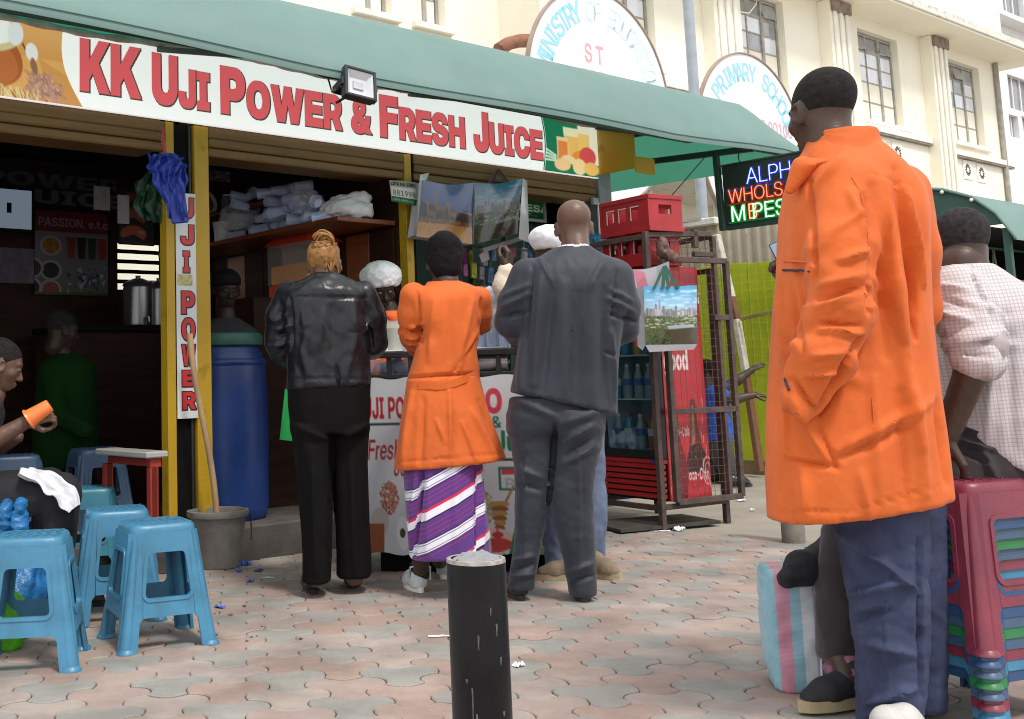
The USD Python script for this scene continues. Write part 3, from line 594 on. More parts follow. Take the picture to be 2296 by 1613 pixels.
obj('conduit', tube([(.118, .012, 2.39), (.118, .012, .3)], .009, 8), mat('black_conduit', (.02, .02, .02), .5), kio, None, smooth=True)
obj('bay_divider', box(1.776, .0, PZ, 1.80, 2.3, 2.6), black_in, kio, None)
for a, b in ((-3.2, -.046), (.233, 1.714), (1.80, 3.64)):
    for k, (z0, z1, y0) in enumerate(((2.335, 2.398, -.012), (2.285, 2.332, -.02), (2.232, 2.282, -.006))):
        obj('shutter_slat', box(a, y0, z0, b, y0 + .05, z1, .008), shut, kio, None)
    obj('shutter_box', box(a, .05, 2.25, b, .30, 2.60), shut, kio, None)
wL, wR = sh(265, 600, 2.3)[0], sh(376, 600, 2.3)[0]; wT, wB_ = sh(300, 543, 2.3)[2], sh(300, 655, 2.3)[2]
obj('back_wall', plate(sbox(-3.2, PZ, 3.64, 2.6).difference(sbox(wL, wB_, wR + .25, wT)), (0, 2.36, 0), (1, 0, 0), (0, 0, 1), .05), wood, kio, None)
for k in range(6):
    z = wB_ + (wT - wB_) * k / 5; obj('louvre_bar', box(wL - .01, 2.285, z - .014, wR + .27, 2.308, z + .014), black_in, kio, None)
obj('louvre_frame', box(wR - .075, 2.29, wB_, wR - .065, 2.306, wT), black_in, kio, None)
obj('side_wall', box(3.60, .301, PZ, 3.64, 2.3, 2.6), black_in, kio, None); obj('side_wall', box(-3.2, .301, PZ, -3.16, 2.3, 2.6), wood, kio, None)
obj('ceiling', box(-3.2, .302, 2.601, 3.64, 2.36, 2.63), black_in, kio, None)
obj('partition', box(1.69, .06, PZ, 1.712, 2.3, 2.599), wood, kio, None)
for k in range(9): obj('wall_plank', box(1.676, .08 + k * .245, PZ, 1.688, .317 + k * .245, 1.92, .003), red_wood if k % 3 == 1 else wood, kio, None)
obj('shelf', box(1.20, .05, 1.935, 1.675, 2.28, 1.965, .004), red_wood, kio, None)
obj('shelf', box(1.32, .95, 2.185, 1.675, 2.28, 2.21, .004), red_wood, kio, None)
green_bd = mat('dark_green_board', (.010, .055, .038), .55, .2, 2)
obj('green_panel', box(1.80, .48, PZ, 3.59, .50, 2.25), green_bd, kio, None)
for k in range(5): obj('panel_rib', box(2.05 + k * .36, .455, PZ, 2.07 + k * .36, .478, 2.25), green_bd, kio, None)
obj('end_post', box(3.68, -.01, -.03, 3.83, .14, 2.62, .006), mat('grey_steel_sheet', (.20, .23, .25), .5, .2, 6, rvar=.1), kio, None)
obj('cheek', box(3.655, -.36, 2.43, 3.675, .14, 2.79, .003), yel, kio, None); obj('cheek_return', box(3.676, -.36, 2.40, 3.90, -.345, 2.52, .003), yel, kio, None)
obj('white_strip', box(3.655, -.012, 1.62, 3.677, -.003, 2.22), mat('white_board_paint', (0, 0, 0)), kio, None)
obj('shutter_lock', box(3.56, -.05, 2.20, 3.62, -.022, 2.25, .004), mat('galvanised_grey', (0, 0, 0)), kio, None)
obj('counter_base', box(.95, .62, PZ, 1.66, 1.08, sh(800, 640, .62)[2] - .101), wood, kio, None); obj('service_ledge', box(1.82, -.06, 1.40, 3.4, .3, 1.43, .004), black_in, kio, None)

# -- canopy
awn = thing('awning', 'long pale green canvas awning over the kiosk', 'awning', SHOP)
prof = [(-.90, 2.545), (-.905, 2.585), (-.865, 2.655), (-.795, 2.75), (-.715, 2.85), (-.635, 2.945), (-.585, 2.995), (-.45, 3.04), (-.2, 3.09), (.6, 3.18), (2.45, 3.30)]
def drop(s, pr):
    t = np.clip((s - 4.74) / .88, 0, 1); return np.clip(pr[:, 1] - 2.5, 0, 1) * t ** 1.15 * .80 + (.008 * np.sin(s * 2.1) + .03 * np.clip((s + 1.3) / 1.6, 0, 1) * np.clip((4.3 - s) / .9, 0, 1)) * (pr[:, 0] < -.85)
pr_ = np.array(prof)
obj('canvas', sheet(prof, np.linspace(-3.4, 5.6, 72), drop), canvas_g, awn, None, smooth=60)
hem = mat('dark_green_frame', (.012, .040, .030), .5, .15, 8)
obj('hem_band', tube([(s, -.906, 2.585 - float(drop(s, pr_)[1])) for s in np.linspace(-3.4, 5.5, 60)], .004, 5), canvas_g, awn, None, smooth=True)
obj('front_rail', tube([(s, -.872, 2.555 - .03 * (.3 < s < 3.6)) for s in np.linspace(-3.4, 5.55, 60)], .016, 8), hem, awn, None, smooth=True)
obj('end_rail', bar((4.37, -.89, 2.555), (4.37, .35, 2.63), .035, .045), hem, awn, None)
for s in (-2.2, -.1, 1.75, 3.64): obj('cross_rail', bar((s, -.85, 2.555), (s, .0, 2.80), .03), hem, awn, None)
for s in (-2.2, 0, 1.75, 3.64, 4.37): obj('roof_rail', bar((s, .0, 2.84), (s, 2.45, 2.95), .03), hem, awn, None)
obj('hanging_post', bar((4.37, -.57, 2.575), (4.372, -.585, 1.985), .04), hem, awn, None)
obj('stay_wire', tube([(4.37, -.5, 2.58), (4.3, -.15, 2.25)], .004, 6), hem, awn, None)
obj('roof_sheet', box(-3.4, .15, 2.86, 4.36, 2.45, 2.868), mat('shade_sheet_green', (.02, .20, .12), .7, .1, translucent=.3), awn, None)

# -- the banner over the front
ban = thing('sign_banner', 'long white banner lettered in red above the kiosk front', 'sign', SHOP)
bw = usdkit.material(stage, '/World/Looks/glow_added_banner_vinyl', {'p': ('principled_bsdf', {'base_color': (.85, .85, .86), 'roughness': .4, 'emission_color': (1.0, .98, .98), 'emission_strength': .42})}, [], surface='p.BSDF')  # glow added by emission to brighten the banner under the awning
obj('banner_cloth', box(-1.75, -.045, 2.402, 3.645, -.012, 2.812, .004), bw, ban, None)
redL, dkL = usdkit.material(stage, '/World/Looks/glow_added_banner_red', {'p': ('principled_bsdf', {'base_color': (.74, .10, .12), 'roughness': .4, 'emission_color': (1.0, .14, .17), 'emission_strength': .30})}, [], surface='p.BSDF'), mat('banner_shadow_grey', (.16, .19, .17), .5)  # the red letters carry the same added glow
def word(txt, u0, u1, ztop, zbase, first=1.28):
    """Small capitals: the first letter of a word taller than the rest, fitted between two marks of the photograph."""
    gs, x = [], 0.0
    for k, ch in enumerate(txt):
        g = glyphs(ch, 900); sc = first if (k == 0 or txt == 'KK') else 1.0; a, b, c, d = g.bounds
        g = affinity.scale(affinity.translate(g, -a, 0), sc * (.95 if k == 0 else 1), sc, origin=(0, 0)); g = affinity.translate(g, x, 0); gs.append(g); x = g.bounds[2] + .075
    w_ = union_all(gs); s0, s1 = sh(u0, 200, -.05)[0], sh(u1, 250, -.05)[0]; g = fit(w_, s0, zbase, s1, ztop)
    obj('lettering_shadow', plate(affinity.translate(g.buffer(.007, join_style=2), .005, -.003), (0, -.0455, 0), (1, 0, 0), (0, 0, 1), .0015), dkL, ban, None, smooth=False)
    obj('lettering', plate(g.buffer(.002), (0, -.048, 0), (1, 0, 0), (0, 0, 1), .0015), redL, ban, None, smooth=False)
word('KK', 180, 316, 2.770, 2.492); word('UJI', 342, 470, 2.762, 2.478); word('POWER', 495, 766, 2.756, 2.478); word('&', 786, 832, 2.700, 2.478); word('FRESH', 850, 1040, 2.750, 2.478); word('JUICE', 1058, 1212, 2.752, 2.475)
def im_pot():
    im = Image.new('RGB', (420, 240), (226, 168, 96)); d = ImageDraw.Draw(im); r = np.random.default_rng(2)
    for k in range(9): d.rectangle([0, k * 12, 420, k * 12 + 12], fill=(228 - k, 176 - k * 3, 110 - k * 3))
    d.polygon([(300, 110), (420, 150), (420, 240), (310, 240)], fill=(214, 150, 84))
    d.ellipse([-120, 40, 215, 215], fill=(176, 92, 44)); d.ellipse([-110, 70, 190, 214], fill=(190, 108, 56)); d.ellipse([-140, -20, 225, 110], fill=(214, 196, 150)); d.ellipse([-150, -5, 190, 92], fill=(246, 246, 244))
    d.ellipse([150, 10, 226, 80], fill=(232, 230, 234)); d.line([(222, 70), (252, 110)], fill=(120, 70, 50), width=9); d.ellipse([236, 66, 296, 122], fill=(240, 232, 228)); d.ellipse([252, 110, 282, 160], fill=(150, 106, 80))
    for k in range(420):
        x, y = r.normal(290, 34), r.normal(196, 20); 
        if y > 150 and x < 372: d.ellipse([x - 6, y - 4, x + 6, y + 4], fill=tuple(int(q) for q in np.array([206, 160, 140]) + r.normal(0, 22)), outline=(150, 96, 84))
    for k in range(60): x = r.uniform(-10, 240); d.line([(x, 240), (x + r.normal(0, 16), 206 + r.uniform(-4, 8))], fill=(232, 214, 160) if k % 3 else (150, 110, 60), width=3)
    return im.filter(ImageFilter.GaussianBlur(.8))
def im_juice():
    im = Image.new('RGB', (240, 260), (28, 122, 84)); d = ImageDraw.Draw(im)
    d.rectangle([84, 40, 150, 190], fill=(250, 236, 196)); d.rectangle([84, 80, 150, 190], fill=(250, 196, 110)); d.rectangle([150, 6, 200, 200], fill=(252, 238, 210)); d.rectangle([150, 60, 200, 200], fill=(250, 206, 120)); d.rectangle([200, 16, 240, 200], fill=(252, 246, 226)); d.rectangle([50, 90, 100, 214], fill=(252, 214, 170)); d.rectangle([55, 108, 96, 214], fill=(240, 140, 70))
    d.ellipse([110, 140, 220, 240], fill=(244, 150, 60)); d.ellipse([150, 120, 226, 210], fill=(226, 84, 90)); d.pieslice([60, 170, 140, 250], 180, 360, fill=(250, 220, 170)); d.ellipse([40, 190, 110, 246], fill=(250, 206, 150)); d.ellipse([120, 180, 180, 256], fill=(252, 220, 160)); d.ellipse([170, 190, 238, 252], fill=(248, 196, 110))
    for k in range(4): d.polygon([(0, 150 + k * 16), (46, 176 + k * 8), (46, 184 + k * 8), (0, 160 + k * 16)], fill=(214, 236, 210))
    return im.filter(ImageFilter.GaussianBlur(.8))
def curved(sl, sr, z0, z1, side):
    def fn(u, v):
        z = z1 + (z0 - z1) * v; a = sl + (.03 * np.sin(np.pi * v) - .02) * (side == 'r'); b = sr + (.11 * v - .05 * np.sin(np.pi * v)) * (side == 'l')
        return np.stack([a + (b - a) * u, np.full_like(u, -.0475), z], 1)
    return fn
vin = usdkit.material(stage, '/World/Looks/glow_added_print', {'a': ('attribute', {'attribute': 'pc'}), 'p': ('principled_bsdf', {'roughness': .4, 'emission_strength': .42})}, [('a.color', 'p.base_color'), ('a.color', 'p.emission_color')], surface='p.BSDF')  # pictures emit their own colours, added glow like the cloth
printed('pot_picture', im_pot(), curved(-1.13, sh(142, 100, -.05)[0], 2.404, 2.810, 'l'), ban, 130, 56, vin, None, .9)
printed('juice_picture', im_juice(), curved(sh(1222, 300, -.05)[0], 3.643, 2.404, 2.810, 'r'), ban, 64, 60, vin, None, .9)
obj('edge_line', tube([(sh(1222, 300, -.05)[0] - .012 + .03 * math.sin(math.pi * t) - .02, -.049, 2.81 - .405 * t) for t in np.linspace(0, 1, 12)], .004, 5), mat('banner_green', (.02, .2, .12), .5), ban, None)
cord = [(s, -.058 - .012 * math.sin(s * 5), 2.825 + .012 * math.sin(s * 3.1) - .02 * abs(math.sin(s * 1.4))) for s in np.linspace(-1.75, 3.66, 90)]
obj('rolled_top_edge', tube(cord, [.018 + .004 * math.sin(k * 1.7) for k in range(90)], 8), mat('grubby_grey_cloth', (.38, .35, .32), .9, .2, 12), ban, None, smooth=True)
for s in (.1, 1.2, 2.55): obj('tie', tube([(s, -.07, 2.85), (s + .02, -.085, 2.80), (s + .05, -.07, 2.88)], .004, 5), hem, ban, None)

fl_ = sh(806, 190, -.965); T = SHOP @ frame(fl_, math.radians(-10)) @ trimesh.transformations.rotation_matrix(math.radians(-16), [1, 0, 0]) @ trimesh.transformations.rotation_matrix(math.radians(9), [0, 1, 0])
fld = thing('floodlight', 'square black floodlight with white reflector in front of the banner', 'lamp', T)
hb = mat('black_lamp_housing', (.012, .014, .016), .45, .1)
obj('housing', cat(box(-.092, -.02, -.09, -.075, .02, .09, .003), box(.075, -.02, -.09, .092, .02, .09, .003), box(-.0745, -.02, .074, .0745, .02, .09, .003), box(-.0745, -.02, -.09, .0745, .02, -.074, .003), box(-.088, .021, -.086, .088, .045, .086, .008)), hb, fld, None)
rf = mat('lamp_reflector', (.55, .56, .58), .35, .05); cr_ = [(-.0745, -.012, -.0735), (.0745, -.012, -.0735), (.0745, -.012, .0735), (-.0745, -.012, .0735)]; ci = [(x * .62, .018, z * .62) for x, _, z in cr_]
obj('reflector', trimesh.Trimesh(np.array(cr_ + ci), np.array([[0, 1, 5], [0, 5, 4], [1, 2, 6], [1, 6, 5], [2, 3, 7], [2, 7, 6], [3, 0, 4], [3, 4, 7], [4, 5, 6], [4, 6, 7]]), process=False), rf, fld, None, smooth=False)
obj('diode_plate', box(-.03, .008, -.022, .03, .0165, .022), mat('diode_grey', (.42, .43, .44), .5), fld, None)
obj('bracket', cat(box(-.104, -.005, -.02, -.094, .10, .02), box(.094, -.005, -.02, .104, .10, .02), box(-.104, .10, -.02, .104, .106, .02), tube([(0, .10, 0), (0, .26, .04)], .008, 8)), hb, fld, None)
obj('cable', tube([(-.06, .04, .0), (-.12, .08, -.03), (-.13, .1, .06), (-.16, .14, .16)], .006, 6), hb, fld, None, smooth=True)

# -- upright name board between the posts
up = thing('upright_sign', 'narrow upright white board with red capitals between the yellow posts', 'sign', SHOP)
u0, u1, uz0, uz1 = .010, .137, .775, 2.005
obj('board', box(u0, -.018, uz0, u1, -.011, uz1, .002), mat('white_sign_sheet', (.62, .62, .63), .5, .05, 5), up, None)
redU, blkU = mat('sign_red', (.50, .028, .03), .45, .08), mat('sign_black', (.012, .012, .013), .5)
cuts = [435, 498, 508, 571, 574, 638, 660, 710, 725, 778, 786, 840, 846, 886, 890, 924]
ys = [(442, 490), (503, 550), (562, 612), (652, 705), (712, 765), (772, 822), (830, 868), (878, 920)]
for ch, (a, b) in zip('UJIPOWER', ys):
    z1, z0 = sh(412, a, -.02)[2], sh(412, b, -.02)[2]; g = glyphs(ch, 900)
    g = fit(g, u0 + (.028 if ch != 'I' else .042), z0 + .003, u1 - (.016 if ch != 'I' else .046), z1 - .003)
    obj('lettering_edge', plate(affinity.translate(g.buffer(.006, join_style=2), .002, -.001), (0, -.0183, 0), (1, 0, 0), (0, 0, 1), .0012), blkU, up, None, smooth=False)
    obj('lettering', plate(g, (0, -.0203, 0), (1, 0, 0), (0, 0, 1), .0012), redU, up, None, smooth=False)
stz = sh(410, 628, -.02)[2]; obj('sticker', box(u0 + .006, -.0195, stz - .03, u0 + .10, -.0185, stz + .03), mat('yellowed_sticker', (.42, .36, .16), .6, .35, 60), up, None)

# -- blue barrel, bucket and mop
brl = thing('barrel', 'tall blue plastic barrel with dark green lid inside the kiosk', 'barrel', SHOP @ frame((.57, .42, PZ), .3))
bpl = mat('blue_barrel_plastic', (.007, .032, .15), .42, .25, 3, .12, 40, rvar=.1); H_ = 1.09
obj('drum', lathe([(.001, 0), (.245, 0), (.26, .02), (.268, .07), (.272, .3), (.276, .5), (.272, .75), (.262, .9), (.24, .97), (.222, 1.0), (.222, 1.02), (.001, 1.02)], 48), bpl, brl, None, smooth=40)
obj('lid', lathe([(.222, 1.005), (.248, 1.01), (.252, 1.03), (.25, 1.065), (.238, 1.08), (.001, 1.085), (.001, 1.07), (.23, 1.06)], 48), mat('barrel_lid_green', (.02, .085, .065), .5, .15, 4), brl, None, smooth=40)
obj('ring', lathe([(.262, .885), (.270, .90), (.270, .915), (.258, .93)], 48), bpl, brl, None, smooth=40)
bp = G(487, 1278); bkt = thing('bucket', 'dirty pale grey bucket standing on the paving by the yellow post', 'bucket', frame(bp + [0, .08, 0], .2))
bkm = mat('grimy_bucket_plastic', (.20, .185, .165), .6, .3, 6, .2, 40, col2=(.11, .10, .085), pos=(.3, .6))
obj('pail', lathe([(.001, .002), (.105, .002), (.112, .01), (.150, .275), (.153, .29), (.147, .29), (.108, .02), (.001, .018)], 36), bkm, bkt, None, smooth=40)
obj('rim', lathe([(.150, .262), (.162, .265), (.166, .28), (.164, .295), (.150, .298), (.147, .288)], 36), bkm, bkt, None, smooth=40)
obj('handle', tube([(.16, .0, .28), (.178, .03, .25), (.182, .04, .20), (.176, .0, .15), (.17, -.04, .14)], .005, 6), hem, bkt, None, smooth=True)
mopb, mopt = bp + np.array([.0, .08, .06]), P(432, 757, 5.98)
mop = thing('mop', 'bare wooden mop pole standing in the bucket, leaning on the upright board', 'mop', frame(mopb, 0))
q = np.linspace(0, 1, 14)[:, None]; pl_ = mopb + (mopt - mopb) * q; pl_[:, 0] += .018 * np.sin(q[:, 0] * 5.2) ; pl_ = pl_ + [0, 0, .02]
obj('pole', tube(pl_, .0165, 10), mat('bare_stick_wood', (.42, .27, .14), .75, .25, 6, .3, 60, stretch=(1, 1, .2)), mop, smooth=True)
mb = Blob(mopb - .16, mopb + .16, .012); mb.ell(mopb + [0, 0, .0], (.085, .085, .05), .02); mb = mb.mesh(2); crumple(mb, .02, 22, 3); obj('mop_head', mb, bkm, mop, smooth=True)
# -- bundles of bags tied to the post
def bundle(label, pts, rs, m, amp, seed, catg, b, name='bag_bundle', h=.0065, freq=15):
    w_ = [W(sh(u, v, b + db)) for u, v, db in pts]; bl = Blob(np.min(w_, 0) - .25, np.max(w_, 0) + .25, h); bl.chain(w_, rs, .02); k = bl.mesh(2); crumple(k, amp, freq, seed); crumple(k, amp * .45, freq * 2.6, seed + 3)
    return top(name, k, m, label, catg, smooth=32)
blue_bag = mat('blue_plastic_film', (.045, .085, .48), .32, .18, 6, .6, 70, spec=.5, translucent=.3, dist=.008)
def film(label, strips, m, nm='bag_bundle'):
    ms = [drape([W(sh(u, v, b)) for u, v, b in pts], [w_ * SV * q - NV * dz for q, dz in zip(ws_, (0, .01, .02, .01))], .020, sd, 30, 16, .003) for sd, (pts, w_, ws_, dz_) in enumerate((a, b_, c_, 0) for a, b_, c_ in strips)]
    return top(nm, cat(*ms), m, label, 'bags', smooth=40)
film('blue plastic bags hung in a bunch on the yellow post', [([(340, 358, -.10), (372, 366, -.12), (386, 400, -.14), (392, 440, -.14)], .050, (.6, 1, 1, .9)), ([(368, 352, -.12), (352, 372, -.15), (362, 400, -.16), (380, 455, -.15)], .045, (.5, 1.1, 1, .8)), ([(385, 352, -.10), (402, 372, -.13), (402, 400, -.15), (404, 440, -.15)], .035, (.5, 1, 1, .7)), ([(372, 350, -.15), (378, 380, -.17), (386, 430, -.18), (398, 492, -.16)], .055, (.5, .9, 1, 1)), ([(360, 356, -.13), (392, 362, -.17), (376, 384, -.19), (384, 410, -.17)], .040, (.5, 1.1, 1.1, .6))], blue_bag)
film('dark green bags hung behind the blue bags in the left bay', [([(352, 372, .08), (340, 400, .08), (336, 440, .09), (338, 495, .09)], .085, (.4, .8, 1, .9)), ([(356, 372, .06), (350, 410, .05), (352, 450, .05), (356, 500, .06)], .06, (.4, 1, 1, .8))], mat('dark_green_film', (.006, .038, .014), .45, .2, 6, .4, 60, translucent=.1))
top('red_cord', tube([W(sh(u, v, -.09)) for u, v in ((367, 288), (364, 310), (369, 340), (372, 368))], [.008, .012, .010, .014], 7), mat('faded_red_cloth', (.38, .06, .05), .8, .2), 'red cord holding the blue bags on the post', 'cord', smooth=True)
fb = Blob(W(sh(392, 470, -.2)) - .3, W(sh(392, 470, -.2)) + .3, .008)
top('blue_folded_bag', move(trimesh.util.concatenate([box(-.055, -.012, -.13, .055, .012, .10, .008)]), W(sh(397, 447, -.17)), SANG + .1, 0, -.16), blue_bag, 'flat folded blue bag hanging in front of the bunch', 'bag')

# -- left bay: posters, screen, urns, table
def wallprint(name, im, u0, v0, u1, v1, b, label, catg, nx, ny, gain=.8):
    a, c, d, e = sh(u0, v0, b), sh(u1, v0, b), sh(u1, v1, b), sh(u0, v1, b); c[2] = a[2]; d[2] = e[2] = (d[2] + e[2]) / 2; c[0] = d[0] = (c[0] + d[0]) / 2; a[0] = e[0] = (a[0] + e[0]) / 2
    t = thing(name, label, catg, SHOP); obj('backing', box(a[0], b + .002, d[2], c[0], b + .008, a[2]), black_in, t, None)
    printed('print', im, quad(a, c, d, e), t, nx, ny, printmat('matt_print', .6, .3), None, gain); return t
def txt(d, xy, s, size, fill, weight=900, sx=1.0, im=None, shear=0, anchor='la'):
    f = font(size, weight)
    if sx == 1.0 and not shear: d.text(xy, s, fill=fill, font=f, anchor=anchor); return
    x0, y0, x1, y1 = f.getbbox(s, anchor='la'); L = Image.new('L', (x1 + size, y1 + 8)); ImageDraw.Draw(L).text((size // 3, 0), s, 255, font=f, anchor='la')
    L = L.transform(L.size, Image.AFFINE, (1, shear, -shear * y1 * .5, 0, 1, 0), Image.BICUBIC).resize((int(L.width * sx), L.height), Image.LANCZOS); im.paste(Image.new('RGB', L.size, fill), (int(xy[0] - size / 3 * sx), int(xy[1])), L)
def im_power():
    im = Image.new('RGB', (300, 200), (14, 16, 18)); d = ImageDraw.Draw(im); txt(d, (-24, 6), 'POWER', 92, (104, 104, 112), 900, .98, im); txt(d, (44, 84), 'JUICE', 92, (128, 134, 146), 900, .98, im); return im
def im_passion():
    r = np.random.default_rng(9); im = Image.new('RGB', (420, 440), (150, 140, 160)); d = ImageDraw.Draw(im)
    d.rectangle([0, 0, 420, 110], fill=(150, 26, 36)); txt(d, (20, 22), 'PASSION, e.t.c', 62, (226, 190, 196), 700, .92, im)
    for k in range(440 - 110): c = k / 330; d.line([(0, 110 + k), (420, 110 + k)], fill=(int(166 - 40 * c), int(158 - 20 * c), int(178 - 60 * c)))
    for (x, y), c in zip(((30, 132), (30, 260), (30, 360), (-70, 250), (-80, 350)), ((196, 130, 40), (40, 38, 34), (190, 90, 70), (90, 40, 70), (60, 40, 70))):
        d.ellipse([x, y, x + 120, y + 104], fill=(210, 206, 214)); d.ellipse([x + 14, y + 12, x + 106, y + 92], fill=c)
        for q in range(30): a, b = r.uniform(x + 24, x + 90), r.uniform(y + 20, y + 80); d.ellipse([a, b, a + 9, b + 9], fill=tuple(int(t) for t in np.clip(np.array(c) * r.uniform(.6, 1.6), 0, 255)))
    for k, c in enumerate(((190, 74, 40), (44, 22, 26), (44, 84, 40), (196, 64, 30))): x = 178 + k * 60; d.polygon([(x, 130), (x + 52, 130), (x + 44, 246), (x + 8, 246)], fill=c); d.line([(x, 130), (x + 52, 130)], fill=(226, 220, 226), width=4)
    for q in range(70): x, y = r.normal(290, 60), r.normal(350, 40); d.polygon([(x, y), (x + r.uniform(5, 30), y + r.normal(0, 10)), (x + r.normal(8, 8), y + r.uniform(8, 26))], fill=((52, 58, 110), (214, 214, 222), (90, 96, 130))[q % 3])
    d.rectangle([0, 425, 420, 440], fill=(90, 130, 40)); return im.filter(ImageFilter.GaussianBlur(.7))
wallprint('power_poster', im_power(), -20, 365, 262, 470, 2.28, 'dark poster lettered in big grey capitals on the back wall of the left bay', 'poster', 90, 60, .35)
wallprint('juice_poster', im_passion(), 78, 470, 242, 662, 2.27, 'juice poster with a red heading on the back wall of the left bay', 'poster', 100, 100, .28)
top('fruit_print', cat(box(*sh(-20, 662, 2.285)[[0]], 2.28, sh(100, 560, 2.28)[2] - .25, sh(77, 560, 2.28)[0], 2.29, sh(100, 560, 2.28)[2])), mat('mauve_poster_sheet', (.06, .05, .07), .6, .5, 9), 'worn mauve poster left of the juice poster', 'poster', SHOP)
tv = thing('wall_screen', 'wall screen showing a pale blue picture at the left edge', 'screen', SHOP)
a, c = sh(-40, 415, 2.0), sh(72, 525, 2.0); obj('casing', box(a[0], 1.97, c[2], c[0], 2.02, a[2], .006), black_in, tv, None); obj('display', box(a[0] + .02, 1.964, c[2] + .025, c[0] - .02, 1.969, a[2] - .02), emis('screen_glow', (.36, .44, .56), .24), tv, None); obj('picture_bar', box(a[0] + .16, 1.961, c[2] + .13, c[0] - .165, 1.9635, c[2] + .20), black_in, tv, None); obj('bracket', box(a[0] + .1, 2.021, a[2] - .15, a[0] + .2, 2.3, a[2] - .1), black_in, tv, None)
for k, (u, v, w_, h_) in enumerate(((228, 445, 36, 56), (276, 470, 26, 66))):
    a, c = sh(u - w_ / 2, v - h_ / 2, 1.4), sh(u + w_ / 2, v + h_ / 2, 1.4); top('price_card', move(box(a[0], 1.395, c[2], c[0], 1.40, a[2]), (0, 0, 0)), mat('grey_card', (.18, .18, .17), .8, .2, 30) if k == 0 else mat('pale_card', (.34, .35, .37), .8, .1), ('tilted grey card hanging in the left bay', 'plain pale card hanging right of the grey card in the left bay')[k], 'card', SHOP)
def im_samosa():
    im = Image.new('RGB', (130, 180), (12, 13, 12)); d = ImageDraw.Draw(im)
    for k in range(3): d.pieslice([8, 14 + k * 52, 100, 66 + k * 52], 150, 400, fill=((96, 48, 36), (126, 62, 34), (150, 70, 36))[k]); d.rectangle([70, 30 + k * 52, 96, 36 + k * 52], fill=(120, 120, 124))
    d.line([(10, 168), (120, 172)], fill=(90, 90, 92), width=3); return im
wallprint('snack_poster', im_samosa(), 266, 420, 345, 550, 1.6, 'dark snack poster with three brown pieces above the slatted window', 'poster', 40, 50, .8)
steel = mat('brushed_steel', (.22, .215, .21), .3, .1, 8, metal=.9)
tb = thing('side_counter', 'dark counter carrying the tall steel urns in the left bay', 'counter', SHOP)
z_ = sh(300, 770, 1.55)[2]; uu = sh(310, 720, 1.7)
obj('top', box(.10, 1.45, z_ + .08, 1.15, 2.1, z_ + .12), black_in, tb, None); obj('front', box(.12, 1.5, PZ, 1.13, 1.52, z_ + .079), wood, tb, None); obj('side', box(.12, 1.521, PZ, .14, 2.08, z_ + .079), wood, tb, None)
def urn(s, b, hh, label):
    t = thing('steel_urn', label, 'urn', SHOP @ frame((s, b, z_ + .12), 0))
    obj('body', lathe([(.001, 0), (.10, 0), (.105, .02), (.105, hh * .75), (.095, hh * .8), (.001, hh * .82)], 28), steel, t, None, smooth=40)
    obj('lid', lathe([(.10, hh * .78), (.11, hh * .80), (.10, hh * .86), (.04, hh * .93), (.015, hh * .95), (.02, hh * .99), (.001, hh)], 28), steel, t, None, smooth=40); obj('tap', tube([(0, -.10, .06), (0, -.15, .06), (0, -.15, .03)], .01, 6), steel, t, None)
urn(sh(310, 700, 1.72)[0], 1.72, sh(310, 618, 1.72)[2] - z_ - .12, 'tall steel urn with knobbed lid in front of the slatted window'); urn(sh(345, 700, 1.72)[0] + .06, 1.75, sh(345, 622, 1.72)[2] - z_ - .12, 'steel urn half hidden by the yellow post')
tz_ = shz = G(240, 1000, .64)
t = thing('dining_table', 'small white topped table on red legs in the left bay', 'table', SHOP)
p0 = SHOP; a = (np.linalg.inv(SHOP) @ np.r_[G(366, 1012, .64), 1])[:3]; c = (np.linalg.inv(SHOP) @ np.r_[G(125, 1000, .64), 1])[:3]
sx1, sx0, by0 = a[0] + .03, c[0], a[1]; by1 = by0 + .55
obj('table_top', box(sx0, by0, .61, sx1, by1, .64, .006), mat('white_laminate', (.36, .35, .34), .3, .06), t, None); redleg = mat('red_steel_paint', (.30, .035, .022), .5, .1)
obj('apron', cat(box(sx0 + .03, by0 + .02, .565, sx1 - .03, by0 + .05, .609), box(sx1 - .06, by0 + .051, .565, sx1 - .03, by1 - .03, .609)), redleg, t, None)
for x in (sx0 + .03, sx1 - .085):
    for y in (by0 + .02, by1 - .06): obj('leg', box(x, y, PZ, x + .04, y + .04, .564, .003), redleg, t, None)

# -- middle bay: shelf goods, juice tank
clear = mat('clear_cup_plastic', (.62, .72, .95), .10, .03, spec=1.0, alpha=.34, coat=1.0)
def cupm_(h=.12, r=.04): return lathe([(.001, 0), (r * .72, 0), (r * .74, .004), (r, h), (r * 1.05, h + .002), (r * 1.05, h - .004), (r * .97, h - .004), (r * .71, .006), (.001, .006)], 16)
r2 = np.random.default_rng(8); CUPS = []
for k in range(46):
    uu = r2.uniform(545, 765); s_ = 1.36 + r2.uniform(-.10, .10); bb = shs(uu, 530 - (uu - 545) * .2, s_)[1]; lay = int(r2.integers(0, 4)) if 555 < uu < 665 else int(r2.integers(0, 2)); ang = r2.uniform(0, 6.28)
    T = SHOP @ frame((s_, bb, 1.966 + .045 + lay * .078), ang) @ trimesh.transformations.rotation_matrix(math.pi / 2 + r2.uniform(-.25, .25), [1, 0, 0])
    if k == 0: CUPS.append(thing('clear_cup', 'clear plastic cup in the heap on the kiosk shelf', 'cup', T, 'clear cups heaped on the shelf')); obj('cup_wall', cupm_(), clear, CUPS[0], None, smooth=40)
    else: dup(CUPS[0], T, 'clear plastic cup in the heap on the kiosk shelf', 'clear cups heaped on the shelf')
bagm = mat('clear_film', (.80, .84, .94), .18, .1, 6, .5, 45, alpha=.34, coat=1.0, spec=.6)
